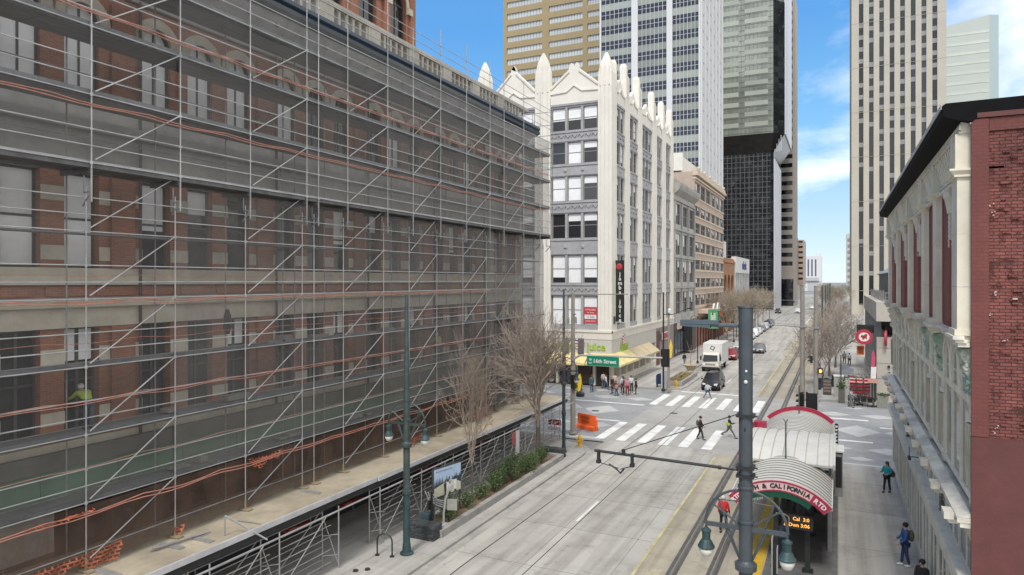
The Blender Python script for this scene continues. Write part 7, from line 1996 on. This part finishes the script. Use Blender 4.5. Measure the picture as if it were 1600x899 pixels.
    if long_hair: b.blob((hd[0],hd[1]+.07*k,hd[2]-.07*k),.1*k,8,sq=(1,.7,1.5))
    put('hair',b.data('hair',hair or hair_b,smooth=True),r)
    b = MB()
    for s in (-1,1): b.blob((hd[0]+s*.034*k,hd[1]-.088*k,hd[2]+.0*k),.012*k,6)
    b.box(hd[0]-.025*k,hd[0]+.025*k,hd[1]-.094*k,hd[1]-.086*k,hd[2]-.055*k,hd[2]-.047*k); put('face',b.data('face',hair_b),r)
    if bag:
        c_ = D(J['chs']); b = MB(); b.blob((c_[0],c_[1]+.21*k,c_[2]-.08*k),.19*k,8,sq=(.85,.62,1.25)); bo = put('backpack',b.data('backpack',bag,smooth=True),None)
        bo.location = loc; bo.rotation_euler = (0,0,rz); tag(bo,'backpack carried by the '+label,'backpack') if len(label.split()) < 11 else tag(bo,'backpack on the '+' '.join(label.split()[:9]),'backpack')
    return r
jb = cloth('black jacket cloth',(.018,.018,.02)); jt = cloth('teal jacket cloth',(.02,.28,.33)); jbl = cloth('blue puffer cloth',(.035,.085,.24)); jr_ = cloth('red jersey cloth',(.55,.025,.03)); jw = cloth('pale shirt cloth',(.52,.55,.60)); jg = cloth('grey cloth',(.17,.17,.175)); jbr = cloth('dark red cloth',(.17,.025,.035)); jpk = cloth('pink checked cloth',(.45,.22,.25)); jcr = cloth('cream coat cloth',(.5,.46,.40))
dn = cloth('denim cloth',(.06,.09,.15)); bl = cloth('black trouser cloth',(.015,.015,.017)); hv = cloth('hi vis lime cloth',(.38,.50,.06)); gr = cloth('grey trouser cloth',(.12,.125,.13)); olive = cloth('olive bag cloth',(.10,.10,.06)); dnb = cloth('dark blue trouser cloth',(.03,.045,.10))
person('person in black walking along the near crosswalk with a backpack',(-9.0,50.5,-.11),radians(100),1.75,jb,bl,walk=.25,arms=(-.3,.3),bag=olive,hair=hair_b,elbow=(.6,.3))
person('person in black with lime bib striding over the near crosswalk',(-7.2,52.0,-.11),radians(95),1.75,jb,gr,walk=.6,arms=(.6,-.4),elbow=(.9,.4))
b = MB(); b.blob((-7.25,51.95,.92),.24,8,sq=(.8,.7,.9)); solo(b,'lime_bag',hv,'lime green bag carried by the striding person on the crosswalk','bag',smooth=True)
person('person in a pale hooded top walking in front of the black car',(-11.5,68.3,-.11),radians(150),1.68,jw,dn,walk=.5,arms=(.3,-.3),hair=hair_br,skirt=None)
person('person in a red top and black trousers on the tram track',(-4.75,32.4,-.11),radians(168),1.7,jr_,bl,walk=.15,arms=(.15,-.1),hair=hair_gr,elbow=(.3,.3))
person('person in a teal jacket and black trousers on the pavement beside the ornate building',(2.35,41.9,0),radians(-35),1.68,jt,bl,walk=.15,arms=(.3,.2),elbow=(1.0,.9),hair=hair_br,long_hair=True)
b = MB(); b.blob((2.62,42.0,1.0),.17,8,sq=(.8,.6,1.1)); b.path([(2.62,42.0,1.18),(2.5,41.95,1.4),(2.42,41.95,1.36)],.015,5); solo(b,'shoulder_bag',M('patterned dark bag',(.06,.05,.05),.7,var=.8,scale=20),'dark patterned shoulder bag hanging from the person in teal','bag',smooth=True)
person('person in a blue puffer jacket and cap with an olive backpack',(2.4,31.4,0),radians(-80),1.76,jbl,dnb,walk=.12,arms=(.25,.2),bag=olive,hair=hair_b,elbow=(.5,.5),shoe=whitep,hood=True)
person('person in dark clothes at the shop window behind the blue jacket person',(2.62,27.6,0),radians(-40),1.72,jb,bl,arms=(.1,.1),hair=hair_b)
cw = [('person in a red cap and dark red coat among the crowd at the corner',-23.4,68.5,20,jbr,dn,hair_br),('person in pale blue shirt walking left through the corner crowd',-22.2,69.6,95,jw,dn,hair_br),('person in a pink checked jacket at the left of the crowd',-24.4,67.6,-30,jpk,gr,hair_b),('person in black standing apart left of the tight group',-20.9,67.6,60,jb,bl,hair_bl),('person in dark red jersey at the centre of the tight corner group',-19.6,67.3,-70,jbr,bl,hair_b),('person in pink and white top in the tight corner group',-19.1,66.9,10,jpk,jbr,hair_bl),('person in a black coat closing the right of the corner group',-18.5,67.9,-90,jb,bl,hair_br),('person in a cream coat behind the tight corner group',-19.6,69.9,160,jcr,jcr,hair_bl),('tall person in grey hoodie at the shop door behind the crowd',-21.4,70.2,15,jcr,jg,hair_br),('person in black and white top on the left of the tight group',-20.0,68.3,-20,jw,bl,hair_b),('person in dark teal by the curbside left of the walking one',-23.0,67.3,200,cloth('dark teal cloth',(.03,.12,.13)),dn,hair_br)]
cw += [('person in a black hat and white top at the back of the tight group',-19.2,68.7,30,jw,bl,hair_b),('person in maroon top facing the tight group from its street side',-20.3,66.5,150,jbr,gr,hair_bl),('child in pink beside the maroon topped person',-20.0,66.1,160,jpk,dn,hair_br),('person in grey with red sleeves by the shop door',-25.3,69.3,10,jg,bl,hair_b),('person in red jacket at the hydrant side of the crowd',-23.9,66.5,100,jr_,dn,hair_b),('person in white coat looking into the juice bar window',-22.7,70.3,175,jcr,gr,hair_br)]
for i,(lb_,x,y,a,t_,b_,hr) in enumerate(cw): person(lb_,(x,y,-.112 if y < 71.5 else 0),radians(a),1.3 if lb_.startswith('child') else 1.62+.03*(i%6),t_,b_,walk=(.0,.5,.2,.1,.0,.1,.05,.1,.0,.1,.3)[i%11],arms=(.15,-.1),hair=hr,group='people gathered at the corner')
person('person in striped grey at the cafe terrace corner',(1.0,69.3,-.11),radians(60),1.72,cloth('grey striped cloth',(.28,.28,.29)),jg,walk=.3,arms=(.8,.3),hair=hair_b,elbow=(.8,.6))
person('person walking away on the pavement past the round red sign',(.7,104,0),radians(170),1.75,jg,bl,walk=.3,hair=hair_b); person('person in pale top walking on the pavement past the round red sign',(1.3,102.5,0),radians(170),1.7,jw,bl,walk=.3,hair=hair_b)
person('person in black walking on the pavement under the pink building',(-20.0,118.5,0),radians(10),1.75,jb,bl,walk=.3,hair=hair_b); person('person in dark coat beside the black shopfront pavement',(-18.6,92.5,0),radians(40),1.75,jb,jg,walk=.3,hair=hair_b)
person('worker in a lime vest crouching on the scaffold deck near the first standards',(-20.65,13.3,6.86),radians(-100),1.6,hv,dn,bend=.75,arms=(.9,.9),hair=hair_gr)
person('worker in a lime vest bending on the far scaffold deck',(-20.6,33.6,6.86),radians(-120),1.7,hv,gr,bend=.5,arms=(.8,.7),hair=hair_gr)
